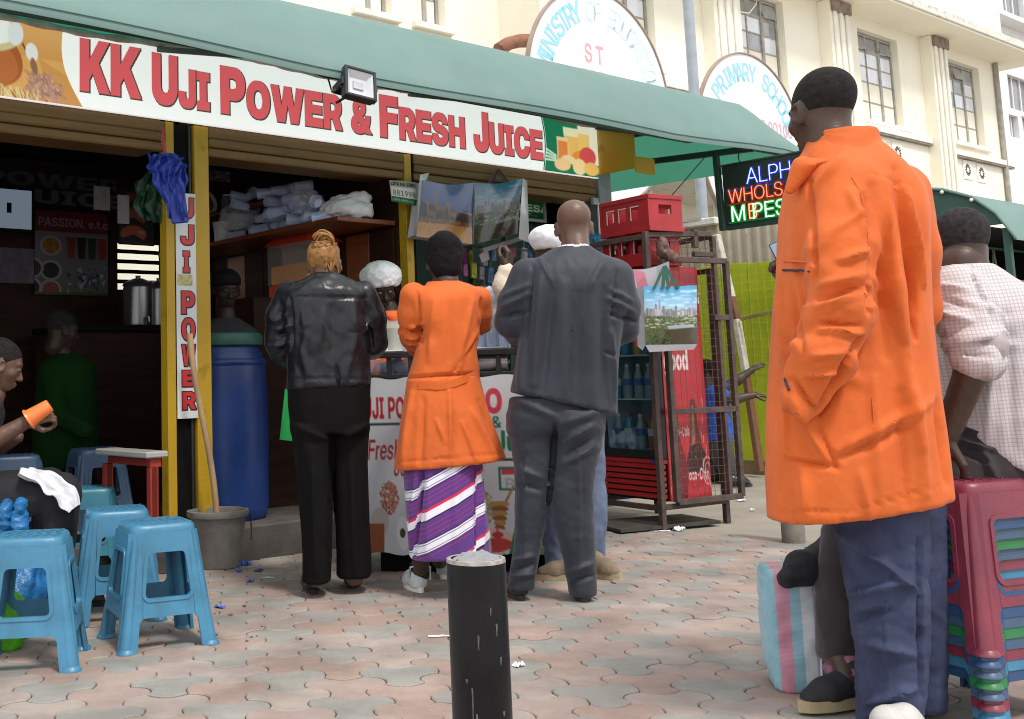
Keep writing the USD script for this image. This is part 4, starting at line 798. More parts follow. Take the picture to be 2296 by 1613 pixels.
for (u, v, db, rr, lab) in ((590, 452, 1.40, .11, 'clear bag of cups at the far end of the shelf heap'), (780, 440, .62, .09, 'clear bag of cups lying highest on the shelf, beside the white cloth')):
    c = W(sh(u, v, db)); c = SHOP[:3, 3] + (1.38 * SV + db * NV) + np.array([0, 0, 2.14]); bl = Blob(c - .25, c + .25, .010); bl.ell(c, (rr * 1.2, rr, rr * .75), .02); k = bl.mesh(2); crumple(k, .03, 16, int(u)); top('film_bag', k, bagm, lab, 'bag', smooth=50)
c = SHOP[:3, 3] + 1.42 * SV + .22 * NV + np.array([0, 0, 2.035]); bl = Blob(c - .3, c + .3, .010); bl.ell(c, (.16, .12, .06), .03); bl.cone(c + [-.05, 0, .03], c + [.1, 0, .07], .05, .04, .03); k = bl.mesh(3); crumple(k, .028, 12, 5)
top('folded_cloth', k, white_cloth, 'crumpled white cloth at the near end of the kiosk shelf', 'cloth', smooth=50)
jug = thing('white_jug', 'small white jug standing alone near the far end of the lower shelf', 'jug', SHOP @ frame((1.36, shs(500, 520, 1.36)[1], 1.966), 1.0))
wpl = mat('white_plastic', (.60, .60, .60), .35, .05); obj('body', lathe([(.001, 0), (.05, 0), (.062, .02), (.07, .13), (.078, .16), (.072, .16), (.06, .02), (.001, .015)], 24), wpl, jug, None, smooth=40); obj('handle', tube([(.065, 0, .13), (.10, 0, .12), (.105, 0, .07), (.06, 0, .04)], .008, 8), wpl, jug, None, smooth=True)
for k, (bb, r0, hh, col, lab) in enumerate(((1.62, .05, .13, (.10, .10, .14), 'dark jar on the upper shelf right of the white dish'), (2.0, .055, .17, (.22, .21, .26), 'grey packet jar on the upper shelf at the far end'), (1.35, .045, .10, (.12, .09, .07), 'small brown jar nearest on the upper shelf'))):
    t = thing('jar', lab, 'jar', SHOP @ frame((1.42, bb, 2.211), 0)); obj('glass', lathe([(.001, 0), (r0, 0), (r0, hh * .8), (r0 * .7, hh * .9), (r0 * .7, hh * .92), (.001, hh * .92)], 20), mat(f'jar_colour_{k}', col, .3, .2, 20), t, None, smooth=40); obj('lid', lathe([(.001, hh * .925), (r0 * .78, hh * .925), (r0 * .78, hh), (.001, hh)], 20), wpl, t, None, smooth=40)
T = SHOP @ frame((1.36, 1.80, 2.30), 0) @ trimesh.transformations.rotation_matrix(math.radians(78), [1, 0, 0]) @ trimesh.transformations.rotation_matrix(.35, [0, 1, 0])
t = thing('white_dish', 'round white rimmed dish leaning on the upper shelf', 'dish', T); obj('rim', lathe([(.058, 0), (.085, .012), (.088, .02), (.080, .024), (.058, .010)], 28), wpl, t, None, smooth=40); obj('bowl', lathe([(.001, -.01), (.058, .0), (.058, .008), (.001, .002)], 28), mat('dish_brown', (.20, .14, .12), .5), t, None, smooth=40)
def im_pack():
    im = Image.new('RGB', (80, 120), (120, 118, 140)); d = ImageDraw.Draw(im); r = np.random.default_rng(1)
    for k in range(30): x, y = r.uniform(0, 80), r.uniform(0, 120); d.rectangle([x, y, x + r.uniform(4, 16), y + r.uniform(4, 20)], fill=((60, 50, 70), (190, 188, 200), (90, 80, 110))[k % 3])
    return im
wallprint('shelf_packets', im_pack(), 470, 362, 532, 408, 2.0, 'grey printed packets leaning at the far end of the upper shelf', 'packets', 24, 30)
# tank
jd = thing('juice_dispenser', 'juice dispenser with red lid and clear tank of orange juice', 'dispenser', SHOP)
L0, R0 = sh(690, 600, .62)[0], sh(898, 600, .62)[0]; zb = sh(800, 640, .62)[2]; L0, R0, DD_ = L0, min(R0, 1.66), .4
redp = mat('red_dispenser_plastic', (.72, .060, .022), .4, .08)
zt0, zt1 = sh(800, 546, .62)[2], sh(800, 520, .7)[2]
obj('base', box(L0, .62, zb - .1, R0, 1.08, zb + .02, .01), redp, jd, None)
obj('lid', trimesh.convex.convex_hull(np.array([(L0 - .02, .6, zt0), (R0 + .02, .6, zt0), (L0 - .02, 1.1, zt0), (R0 + .02, 1.1, zt0), (L0 + .06, .68, zt1), (R0 - .06, .68, zt1), (L0 + .06, 1.02, zt1), (R0 - .06, 1.02, zt1)])), redp, jd, None)
tank = mat('tank_plastic', (.35, .30, .26), .1, .03, spec=.5, alpha=.14)
for a, b in ((L0, (L0 + R0) / 2 - .01), ((L0 + R0) / 2 + .01, R0)):
    obj('juice', box(a + .012, .632, zb + .021, b - .012, 1.068, zb + .15, .01), mat('orange_juice', (.80, .30, .015), .35, .08), jd, None)
    for q in (box(a, .62, zb + .021, b, .624, zt0 - .001), box(a, .624, zb + .021, a + .004, 1.08, zt0 - .001), box(b - .004, .624, zb + .021, b, 1.08, zt0 - .001)): obj('tank_wall', q, tank, jd, None)
obj('tap', tube([((L0 + R0) / 2 - .2, .62, zb - .04), ((L0 + R0) / 2 - .2, .55, zb - .05)], .014, 8), wpl, jd, None)
# card with the number on the post
def im_card():
    im = Image.new('RGB', (240, 210), (206, 206, 200)); d = ImageDraw.Draw(im); d.rectangle([0, 0, 240, 60], fill=(150, 150, 140)); txt(d, (6, 6), 'LIPA NA SIMU', 44, (24, 26, 24), 900, .72, im); txt(d, (14, 78), '8819984', 66, (38, 40, 46), 500, .84, im); d.rectangle([0, 156, 240, 210], fill=(24, 96, 50)); txt(d, (16, 166), 'LIPA HAPA UJI', 28, (190, 206, 190), 600, .9, im); return im
cd = thing('number_card', 'small white and green payment card tilted on the third yellow post', 'sign', SHOP)
printed('print', im_card(), quad(sh(874, 404, -.10), sh(931, 409, -.10), sh(937, 462, -.10), sh(880, 451, -.10)), cd, 60, 52, printmat('matt_print', .6, .3), None, .8)
a = [sh(874, 404, -.098), sh(931, 409, -.098), sh(937, 462, -.098), sh(880, 451, -.098)]; obj('card', trimesh.convex.convex_hull(np.array(a + [q + [0, .006, 0] for q in a])), wpl, cd, None); obj('nail', tube([sh(905, 408, -.095), sh(905, 408, .0)], .004, 6), steel, cd, None)

# -- right bay: tote bags, payment sign, clutter
def im_savanna():
    r = np.random.default_rng(3); im = Image.new('RGB', (240, 260)); d = ImageDraw.Draw(im)
    for k in range(260):
        c = np.array([92, 112, 150]) * (1 - k / 150) + np.array([40, 62, 118]) * (k / 150) if k < 130 else np.array([150, 104, 52]) + (k - 130) * .2
        d.line([(0, k), (240, k)], fill=tuple(int(np.clip(q, 0, 255)) for q in c))
    d.polygon([(0, 100), (70, 112), (150, 128), (240, 140), (240, 176), (0, 170)], fill=(44, 40, 40)); d.polygon([(0, 164), (240, 172), (240, 190), (0, 190)], fill=(72, 56, 38))
    for x, y, s in ((62, 60, 1.0), (118, 96, .8), (30, 100, .8)): d.line([(x, y), (x + 6 * s, y + 44 * s)], fill=(120, 92, 62), width=6); d.polygon([(x + 2, y + 42 * s), (x + 48 * s, y + 50 * s), (x + 46 * s, y + 74 * s), (x + 4, y + 70 * s)], fill=(104, 74, 46)); d.line([(x + 6, y + 70 * s), (x + 4, y + 116 * s)], fill=(96, 66, 40), width=5); d.line([(x + 42 * s, y + 70 * s), (x + 42 * s, y + 116 * s)], fill=(96, 66, 40), width=5); d.ellipse([x - 10, y - 6, x + 8, y + 8], fill=(120, 92, 62))
    for k in range(900): x, y = r.uniform(0, 240), r.uniform(176, 260); d.line([(x, y), (x + r.normal(0, 2), y - r.uniform(3, 10))], fill=tuple(int(q) for q in np.clip(np.array([166, 118, 60]) + r.normal(0, 22), 0, 255)))
    return im.filter(ImageFilter.GaussianBlur(.8))
def im_city(dark=False):
    r = np.random.default_rng(7); im = Image.new('RGB', (260, 280)); d = ImageDraw.Draw(im)
    for k in range(280):
        c = np.array([70, 165, 215]) * (1 - k / 120) + np.array([190, 214, 232]) * (k / 120) if k < 120 else np.array([90, 104, 70])
        d.line([(0, k), (260, k)], fill=tuple(int(np.clip(q, 0, 255)) for q in c))
    for k in range(40): x, y = r.uniform(0, 260), r.uniform(20, 90); d.ellipse([x, y, x + r.uniform(20, 60), y + r.uniform(5, 14)], fill=tuple(int(q) for q in np.array([150, 196, 226]) + r.uniform(0, 40)))
    for k in range(170): x, h = r.uniform(0, 260), r.uniform(6, 30) * (2.2 if r.random() < .05 else 1); c = int(r.uniform(110, 210)); d.rectangle([x, 136 - h, x + r.uniform(3, 10), 146], fill=(c, c, int(c * 1.03)))
    for x in (90, 150): d.rectangle([x, 96, x + 9, 146], fill=(120, 124, 136))
    for k in range(1300): x, y = r.uniform(-5, 265), 142 + 138 * r.random(); q = r.uniform(3, 9); g = r.uniform(.5, 1.25); d.ellipse([x, y, x + q, y + q * .7], fill=tuple(int(t) for t in np.clip(np.array([104, 118, 62]) * g * (1 - .45 * max(0, (y - 190) / 90)), 0, 255)))
    for k in range(60): x, y = r.uniform(0, 260), r.uniform(144, 200); d.rectangle([x, y, x + r.uniform(4, 22), y + 3], fill=(196, 196, 192))
    d.polygon([(110, 190), (240, 184), (244, 198), (116, 206)], fill=(176, 190, 196)); d.polygon([(100, 212), (260, 200), (260, 280), (150, 280)], fill=(76, 66, 48))
    if dark: im = im.point(lambda q: int(q * .62))
    return im.filter(ImageFilter.GaussianBlur(.8))
white_tote = mat('laminated_white', (.50, .50, .52), .25, .06, 4, .12, 20, coat=.3); lam = printmat('laminated_print', .22, .5, .4, .05)
def tote(label, tl, tr, br, bl, depth, im, im_n, nrm, strap_m, gusset=None, sag=.02, curl=0.0):
    """A shopping bag: a printed front between four corners, thick by depth, its mouth sagging and its sides folded in."""
    t = thing('tote_bag', label, 'bag', frame((np.asarray(tl) + np.asarray(br)) / 2, 0)); tl, tr, br, bl = (np.asarray(q, float) for q in (tl, tr, br, bl)); nrm = np.asarray(nrm, float) / np.linalg.norm(nrm)
    def front(u, v):
        p = quad(tl, tr, br, bl)(u, v); bulge = .018 * np.sin(np.pi * u) * np.sin(np.pi * v) + .006 * np.sin(u * 9 + v * 4)
        p = p + np.outer(bulge, nrm); p[:, 2] -= sag * np.sin(np.pi * u) * (1 - v) ** 2; return p
    printed('front', im, front, t, im_n, im_n, lam, gain=.8)
    g = np.linspace(0, 1, 9); v, u = np.meshgrid(g, g, indexing='ij'); pf = front(u.ravel(), v.ravel()) - nrm * .002; pb = front(u.ravel(), v.ravel()) - nrm * depth
    i, j = np.meshgrid(np.arange(8), np.arange(8), indexing='ij'); a = (i * 9 + j).ravel(); F = np.vstack([np.stack([a, a + 9, a + 10], 1), np.stack([a, a + 10, a + 1], 1)])
    gm = gusset or white_tote; ed = []
    for idx in (np.arange(9) * 9, np.arange(9) * 9 + 8, 72 + np.arange(9)):
        mid = (pf[idx] + pb[idx]) / 2; cen = pf.mean(0); inn = (cen - mid); inn -= (inn @ nrm)[:, None] * nrm; inn /= np.linalg.norm(inn, axis=1, keepdims=True); mid = mid + inn * (.015 if idx[0] != 72 else -.004); V = np.vstack([pf[idx], mid, pb[idx]]); f = []
        for q in range(8): f += [[q, q + 1, q + 10], [q, q + 10, q + 9], [q + 9, q + 10, q + 19], [q + 9, q + 19, q + 18]]
        ed.append(trimesh.Trimesh(V, np.array(f), process=False))
    obj('back', trimesh.Trimesh(pb, F, process=False), gm, t); obj('gusset', cat(*ed), gm, t, smooth=20)
    return t, front
nS = -NV
tt, f_ = tote('tote bag with a savanna picture hanging under the banner', W(sh(948, 404, -.16)), W(sh(1062, 410, -.20)), W(sh(1058, 548, -.20)), W(sh(934, 530, -.15)), .10, im_savanna(), 84, nS - .15 * SV, None)
obj('side_fold', trimesh.convex.convex_hull(np.array([W(sh(942, 392, -.14)), W(sh(962, 388, -.10)), W(sh(954, 404, -.155)), W(sh(934, 530, -.145)), W(sh(931, 520, -.10)), W(sh(930, 510, -.12))])), white_tote, tt)
tt, f_ = tote('tote bag with a dark city picture hanging beside the savanna bag', W(sh(1062, 410, -.20)) + [.004, 0, 0], W(sh(1172, 400, -.22)), W(sh(1160, 524, -.22)), W(sh(1062, 548, -.20)) + [.004, 0, 0], .10, im_city(True), 84, nS - .1 * SV, None)
obj('side_fold', trimesh.convex.convex_hull(np.array([W(sh(1172, 400, -.215)), W(sh(1182, 406, -.14)), W(sh(1187, 545, -.14)), W(sh(1163, 535, -.215))])), white_tote, tt)
strapb = mat('brown_strap', (.075, .035, .03), .8, .2, 20); strapg = mat('dark_green_strap', (.012, .06, .042), .8, .2, 20)
tpp = W(sh(1114, 378, -.06))
for u0, u1, db in ((1094, 1134, -.20), (1103, 1142, -.12)): obj('handle', strip([W(sh(u0, 414, db)), tpp + [0, 0, .01 * db], W(sh(u1, 412, db))], .022, .004, (1, 0, .3)), strapb, tt)
def im_pesa():
    im = Image.new('RGB', (300, 320), (10, 150, 62)); d = ImageDraw.Draw(im); d.rectangle([0, 0, 300, 30], fill=(8, 96, 52)); txt(d, (-4, 90), 'M-PESA', 132, (244, 250, 246), 800, .62, im); d.rectangle([0, 232, 300, 320], fill=(6, 78, 52)); d.rectangle([40, 246, 210, 254], fill=(170, 200, 180)); d.rectangle([20, 268, 260, 274], fill=(90, 140, 110)); return im
a, c = sh(1120, 424, .40), sh(1226, 500, .40)
ps_ = thing('payment_sign', 'framed green sign with white capitals on the dark green panel', 'sign', SHOP)
obj('frame', cat(box(a[0], .398, c[2], a[0] + .022, .42, a[2]), box(c[0] - .022, .398, c[2], c[0], .42, a[2]), box(a[0] + .022, .398, a[2] - .022, c[0] - .022, .42, a[2]), box(a[0] + .022, .398, c[2], c[0] - .022, .42, c[2] + .022)), mat('grey_sign_frame', (.35, .37, .36), .5), ps_, None)
obj('backing', box(a[0] + .001, .421, c[2] + .001, c[0] - .001, .478, a[2] - .001), black_in, ps_, None)
printed('face', im_pesa(), quad((a[0] + .022, .412, a[2] - .022), (c[0] - .022, .412, a[2] - .022), (c[0] - .022, .412, c[2] + .022), (a[0] + .022, .412, c[2] + .022)), ps_, 80, 70, printmat('matt_print', .6, .3), None, .9)
r3 = np.random.default_rng(21); pc = [(.30, .05, .20), (.35, .33, .02), (.28, .25, .28), (.05, .12, .22), (.04, .04, .05), (.22, .02, .05), (.30, .28, .30), (.03, .10, .20)]; pn = ['pink', 'yellow', 'grey', 'teal', 'black', 'red', 'pale', 'blue']
for k in range(30):
    u, v = 1038 + (k % 8) * 22 + r3.uniform(-6, 6), 572 + (k // 8) * 42 + r3.uniform(-8, 8); p = sh(u, v, .12 + r3.uniform(-.03, .12)); w_, h_ = r3.uniform(.018, .045), r3.uniform(.03, .07)
    m = cat(box(-w_, -.012, -h_, w_, .012, h_, .006), box(-w_ * .5, -.016, -h_ * .5, w_ * .5, -.0125, h_ * .4), tube([(0, 0, h_), (0, .0, h_ + .05)], .003, 5))
    top('hanging_packet', move(m, p, r3.uniform(-.3, .3), 0, r3.uniform(-.2, .2)), mat(f'packet_colour_{k % 8}', pc[k % 8], .4, .35, 30), f'small {pn[k % 8]} packet hanging in the dark right bay', 'packet', SHOP, f'small {pn[k % 8]} packets in the right bay')
for k in range(4): z = sh(1100, 555 + k * 42, .13)[2]; obj('hook_rail', tube([(2.2, .14, z), (3.3, .14, z)], .005, 6), hem, kio, None)
t = thing('vent_duct', 'grey bracket with bent arm under the city tote bag', 'bracket', SHOP); ga = mat('grey_plastic', (.27, .26, .26), .5, .1)
obj('arm', bar(sh(1080, 562, -.04), sh(1176, 532, -.04), .035, .03), ga, t, None); obj('head', trimesh.convex.convex_hull(np.array([sh(1074, 572, -.06), sh(1092, 560, -.06), sh(1098, 582, -.06), sh(1080, 590, -.06), sh(1076, 572, .02), sh(1094, 562, .02), sh(1098, 582, .02), sh(1080, 590, .02)])), ga, t, None)
blue_t = mat('teal_bag_film', (.02, .16, .30), .4, .3, 14)
bundle('teal and dark bags piled right of the bald head', [(1325, 540, 0), (1345, 556, -.02), (1352, 590, 0)], [.05, .07, .06], blue_t, .02, 8, 'bags', .0)
top('white_ledge', box(sh(1318, 640, -.3)[0], -.32, sh(1340, 642, -.3)[2] - .012, sh(1318, 640, -.3)[0] + .42, .1, sh(1340, 642, -.3)[2]), wpl, 'thin white shelf edge between the suited man and the red fridge', 'shelf', SHOP)

# -- lit sign on the hanging post
sg = thing('lit_sign', 'black sign board with glowing blue, red and green lettering under the awning end', 'sign', SHOP)
b0, b1, z0, z1 = -.60, -1.46, 1.985, 2.478
obj('board', box(4.385, b1, z0, 4.42, b0, z1, .004), mat('sign_board_black', (.012, .022, .018), .5), sg, None)
for (p0, p1, q0, q1) in ((b0, b1, z1, z1 - .012), (b0, b1, z0, z0 + .03)): obj('edge', box(4.376, p1, min(q0, q1), 4.3845, p0, max(q0, q1)), hem, sg, None)
def tubes(txts, b_left, zb, hh, m, wgt=250, sx=.78, hal=None):
    g = affinity.scale(glyphs(txts, wgt, .4), hh * sx, hh, origin=(0, 0)); g = affinity.translate(g, -g.bounds[0], 0)
    obj('lettering_glow', plate(g.buffer(.010), (4.3845, b_left, zb), (0, -1, 0), (0, 0, 1), .002), hal, sg, None, smooth=False); obj('lettering', plate(g.buffer(-.0008), (4.382, b_left, zb), (0, -1, 0), (0, 0, 1), .0045), m, sg, None, smooth=False)
tubes('ALPHA W', -.80, 2.305, .115, emis('neon_blue', (.62, .78, 1.0), .95), 250, .95, emis('neon_blue_glow', (.03, .05, .55), .55))
tubes('WHOLSALE', -.645, 2.185, .098, emis('neon_red', (1.0, .42, .22), .85), 250, .95, emis('neon_red_glow', (.50, .03, .01), .55))
tubes('M PESA', -.66, 2.04, .118, emis('neon_green', (.75, 1.0, .80), .95), 380, .95, emis('neon_green_glow', (.01, .40, .04), .6))
tubes('B', -.80, 2.045, .115, emis('neon_orange', (1.0, .62, .25), .9), 350, .8, emis('neon_red_glow', (0, 0, 0), 0))
for k, (zz, cc) in enumerate(((2.27, (.06, .09, .35)), (2.165, (.35, .05, .02)), (2.03, (.02, .30, .06)))): obj('glow_strip', box(4.3815, b1 + .05, zz, 4.3845, b0 - .03, zz + .012), emis(f'neon_strip_{k}', cc, .35), sg, None)
for b in (-.75, -1.35): obj('hanger', tube([(4.40, b, z1), (4.40, b + .015, z1 + .03), (4.39, b, 2.56)], .005, 6), hem, sg, None)

# -- lower counter wrapped in posters
A_, B_ = P(824, 1000, 5.78), P(1236, 1000, 5.60); ca = math.atan2(B_[1] - A_[1], B_[0] - A_[0]); CW = math.hypot(B_[0] - A_[0], B_[1] - A_[1]); CT = frame((A_[0], A_[1], 0), ca)
ctr = thing('counter', 'low white counter wrapped in drink posters, with dark rail on top', 'counter', CT)
cx = lambda u, v=1000: float((np.linalg.inv(CT) @ np.r_[P(u, v, A_[1] + (u - 824) / 412 * (B_[1] - A_[1])), 1])[0])
cz_ = lambda u, v: float(P(u, v, A_[1] + (u - 824) / 412 * (B_[1] - A_[1]))[2])
def im_cl():
    im = Image.new('RGB', (420, 760), (206, 208, 214)); d = ImageDraw.Draw(im); r = np.random.default_rng(6)
    txt(d, (-14, 54), 'UJI POWER', 128, (176, 24, 34), 800, .55, im); d.rectangle([0, 196, 190, 206], fill=(24, 60, 58)); txt(d, (212, 176), '&', 84, (30, 40, 60), 800, .7, im); txt(d, (6, 238), 'Fresh', 120, (170, 24, 36), 600, .62, im, .22); txt(d, (150, 320), 'Juice', 110, (170, 24, 36), 600, .6, im, .22)
    for k in range(260): a, q = r.uniform(0, 6.28), r.uniform(0, 1) ** .5; x, y = 116 + 52 * q * math.cos(a), 520 + 70 * q * math.sin(a); d.ellipse([x - 5, y - 4, x + 5, y + 4], fill=tuple(int(t) for t in np.array([176, 104, 84]) + r.normal(0, 26)))
    d.ellipse([10, 560, 110, 680], fill=(190, 180, 176)); d.polygon([(0, 630), (84, 630), (78, 760), (0, 760)], fill=(150, 84, 52)); d.ellipse([150, 600, 230, 740], fill=(226, 226, 230)); d.ellipse([170, 650, 200, 690], fill=(60, 60, 60)); d.ellipse([230, 640, 290, 740], fill=(190, 150, 130)); d.polygon([(200, 420), (222, 420), (262, 760), (244, 760)], fill=(18, 66, 56))
    for k in range(50): x, y = r.uniform(280, 420), r.uniform(520, 740); d.ellipse([x, y, x + 16, y + 12], fill=tuple(int(t) for t in np.array([150, 120, 90]) + r.normal(0, 24)))
    return im.filter(ImageFilter.GaussianBlur(.6))
def im_cr():
    im = Image.new('RGB', (420, 760), (222, 224, 228)); d = ImageDraw.Draw(im); r = np.random.default_rng(16)
    txt(d, (-70, 20), 'UJI PO', 148, (212, 66, 86), 900, .62, im); txt(d, (196, 160), '&', 66, (30, 120, 86), 700, .9, im); txt(d, (140, 208), 'o Juice', 120, (26, 122, 86), 900, .62, im); d.rectangle([0, 356, 420, 366], fill=(40, 60, 60))
    d.rectangle([214, 392, 300, 490], outline=(24, 120, 90), width=9); d.rectangle([226, 400, 290, 424], fill=(206, 70, 80)); txt(d, (236, 424), 'P', 60, (180, 190, 190), 800, 1.0, im)
    for k in range(520): a, q = r.uniform(0, 6.28), r.uniform(0, 1) ** .5; x, y = 126 + 66 * q * math.cos(a), 566 + 84 * q * math.sin(a); d.ellipse([x - 6, y - 4, x + 6, y + 4], fill=tuple(int(t) for t in np.array([186, 172, 138]) + r.normal(0, 28)))
    for k in range(6): d.ellipse([176 + k * 2 + 4, 536 + k * 20, 250 - k * 4, 560 + k * 20], fill=((196, 150, 80), (150, 96, 50))[k % 2])
    d.line([(236, 540), (270, 470)], fill=(176, 130, 80), width=9); d.ellipse([130, 650, 262, 742], fill=(232, 200, 190)); d.ellipse([140, 690, 256, 744], fill=(206, 60, 50)); d.line([(200, 630), (200, 720)], fill=(200, 60, 60), width=6); d.ellipse([180, 664, 222, 690], fill=(206, 50, 60)); d.polygon([(300, 500), (318, 500), (262, 760), (240, 760)], fill=(20, 130, 90))
    for k in range(120): x, y = r.normal(350, 40), r.normal(690, 40); d.ellipse([x, y, x + 14, y + 20], fill=tuple(int(t) for t in np.clip(np.array([140, 166, 96]) + r.normal(0, 26), 0, 255)))
    return im.filter(ImageFilter.GaussianBlur(.6))
xm = cx(990); zt = cz_(1030, 845)
obj('cabinet', box(0, .006, .10, CW, .56, zt - .004, .006), mat('white_counter_panel', (.55, .55, .56), .5, .06, 3), ctr, None)
obj('plinth', box(.04, .06, -.004, CW - .04, .5, .0995), black_in, ctr, None)
wv = lambda x0, x1: (lambda u, v: np.stack([x0 + (x1 - x0) * u, -.002 - .006 * np.sin(u * 7 + v * 3) * np.sin(np.pi * v), zt + (.095 - zt) * v + .008 * np.sin(u * 11) * (v > .98) + .006 * np.sin(u * 13) * (v < .02)], 1))
printed('poster', im_cl(), wv(.0, xm - .002), ctr, 90, 150, printmat('banner_print', .4, .45), None, .82); printed('poster', im_cr(), wv(xm + .002, CW), ctr, 110, 150, printmat('banner_print', .4, .45), None, .86)
dm = mat('dark_counter_metal', (.018, .017, .018), .4, .2, 10); ztr = cz_(900, 787)
obj('rail_base', box(-.01, .0, zt - .002, CW + .01, .57, zt + .022, .004), dm, ctr, None)
obj('rail_top', box(-.01, -.01, ztr - .035, CW + .01, .03, ztr - .004, .004), dm, ctr, None)
for k in range(9): obj('upright', box(k * (CW - .03) / 8, .0, zt + .0225, k * (CW - .03) / 8 + .025, .02, ztr - .0355), dm, ctr, None)
obj('glass_top', box(0, .031, ztr - .02, CW, .55, ztr - .012), mat('counter_glass', (.3, .32, .33), .05, alpha=.5), ctr, None)
def on_counter(u, dy=.12): return np.array([cx(u), dy, ztr])
for u0, u1, lab in ((868, 912, 'white tray under the cup of pale drink'), (1068, 1150, 'white tray of clear cups left of the suited man')):
    a, b = cx(u0), cx(u1); top('tray', cat(box(a, .02, ztr - .003, b, .32, ztr + .006, .003), box(a, .02, ztr + .0062, a + .008, .32, ztr + .02), box(b - .008, .02, ztr + .0062, b, .32, ztr + .02), box(a + .008, .312, ztr + .0062, b - .008, .32, ztr + .02)), wpl, lab, 'tray', CT)
T = CT @ frame((cx(884), .14, ztr + .0065), 0); t = thing('drink_cup', 'tall clear cup of pale green drink on the white tray', 'cup', T)
obj('cup_wall', lathe([(.001, 0), (.040, 0), (.042, .004), (.055, .15), (.058, .152), (.056, .146), (.053, .146), (.040, .006), (.001, .005)], 24), mat('cup_haze_plastic', (.62, .62, .56), .2, .03, alpha=.45), t, None, smooth=40); obj('drink', lathe([(.001, .006), (.039, .006), (.050, .115), (.001, .116)], 24), mat('pale_green_drink', (.36, .36, .18), .4, .1), t, None, smooth=40)
for k, (u, dy) in enumerate(((1084, .1), (1098, .14), (1112, .09), (1126, .13), (1092, .2), (1116, .21), (1140, .1))):
    T = CT @ frame((cx(u), dy, ztr + .0065 + (.0 if k < 7 else .1)), 0); t = dup(CUPS[0], T, 'clear cup standing on the white tray', 'clear cups standing on the tray')
bl_ = CT @ np.r_[cx(1112), .12, ztr + .19, 1]; bl = Blob(bl_[:3] - .25, bl_[:3] + .25, .009); bl.ell(bl_[:3], (.07, .06, .11), .02); k = bl.mesh(2); crumple(k, .025, 18, 4); top('film_bag', k, mat('milky_film', (.62, .66, .70), .3, .08, 6, alpha=.6), 'milky film sheet standing over the clear cups on the tray', 'film', smooth=50)
a, b = cx(1066), cx(1146); top('film_roll', cat(tube([(a, .05, zt + .065), (b, .05, zt + .068)], .042, 18), tube([(a - .01, .05, zt + .065), (b + .01, .05, zt + .068)], .015, 10)), mat('silver_film', (.42, .42, .44), .3, .15, 8, metal=.4), 'roll of silvery film on the counter rail', 'roll', CT, smooth=40)
for k in range(7):
    u = 838 + k * 10 + r3.uniform(-3, 3); dd = r3.uniform(.08, .4); T = CT @ frame((cx(u), dd, zt + .022 + .03), r3.uniform(0, 6)) @ trimesh.transformations.rotation_matrix(1.4, [1, 0, 0]); dup(CUPS[0], T, 'clear cup lying under the counter rail', 'clear cups under the counter rail')
top('green_cloth', trimesh.convex.convex_hull(np.array([W(sh(u, v, -.5 + d)) for u, v in ((639, 872), (644, 872), (627, 986), (660, 990)) for d in (0, .012)])), mat('bright_green_cloth', (.01, .30, .06), .7, .1), 'green cloth hanging beside the black trousers', 'cloth')
shp = thing('back_shelf_unit', 'dark wooden rack with jars beside the blue barrel', 'rack', SHOP)
for k, z in enumerate((.55, .85, 1.10)): obj('shelf', box(.95, .75, z, 1.64, 1.1, z + .02), wood, shp, None)
for s in (.95, 1.62): obj('side', box(s, .75, PZ, s + .02, 1.1, 1.19), wood, shp, None)
for k in range(8): m = lathe([(.001, 0), (.035, 0), (.038, .01), (.038, .12), (.03, .14), (.03, .16), (.001, .16)], 16); top('stored_jar', move(m, (1.03 + (k % 4) * .15, .86, .571 + .30 * (k // 4))), mat(f'jar_colour_{k % 3}', (.1, .1, .1), .3), 'jar on the dark rack beside the barrel', 'jar', SHOP, 'jars on the dark rack', smooth=40)

# ---------------------------------------------------------------- people
c1 = lambda x, y: ((480 + x / 2.305) * .914, (800 + y / 2.305) * .914)
c2 = lambda x, y: ((1240 + x / 2.305) * .914, (800 + y / 2.305) * .914)
c6 = lambda x, y: ((480 + x / 3.226) * .914, (360 + y / 3.226) * .914)
c7 = lambda x, y: ((980 + x / 2.780) * .914, (380 + y / 2.780) * .914)
cl = lambda x, y: ((880 + x / 2.521) * .914, (760 + y / 2.521) * .914)
cp = lambda x, y: ((1800 + x / 2.4256) * .914, (100 + y / 2.4256) * .914)
cq = lambda x, y: ((1800 + x / 2.4256) * .914, (700 + y / 2.4256) * .914)
def rows(conv, D, lst, dy=0.0):
    """Silhouette rows (y, left, right, half depth) read in an enlargement -> loft sections at distance D."""
    out = []
    for y, a, b, d in lst:
        p, q = P(*conv(a, y), D + dy), P(*conv(b, y), D + dy); out.append(((p[2] + q[2]) / 2, (p[0] + q[0]) / 2, D + dy, (q[0] - p[0]) / 2, d))
    return out
ident = lambda x, y: (x, y)
sec = lambda p, a, b: (p[2], p[0], p[1], a, b)
def legs(*rr):
    """A leg of the body along the middle of a trouser leg's loft rows."""
    q = sorted(rr, reverse=True); return ([np.array([t[1], t[2], t[0]]) for t in q], [min(.075, .62 * min(t[3], t[4])) for t in q])

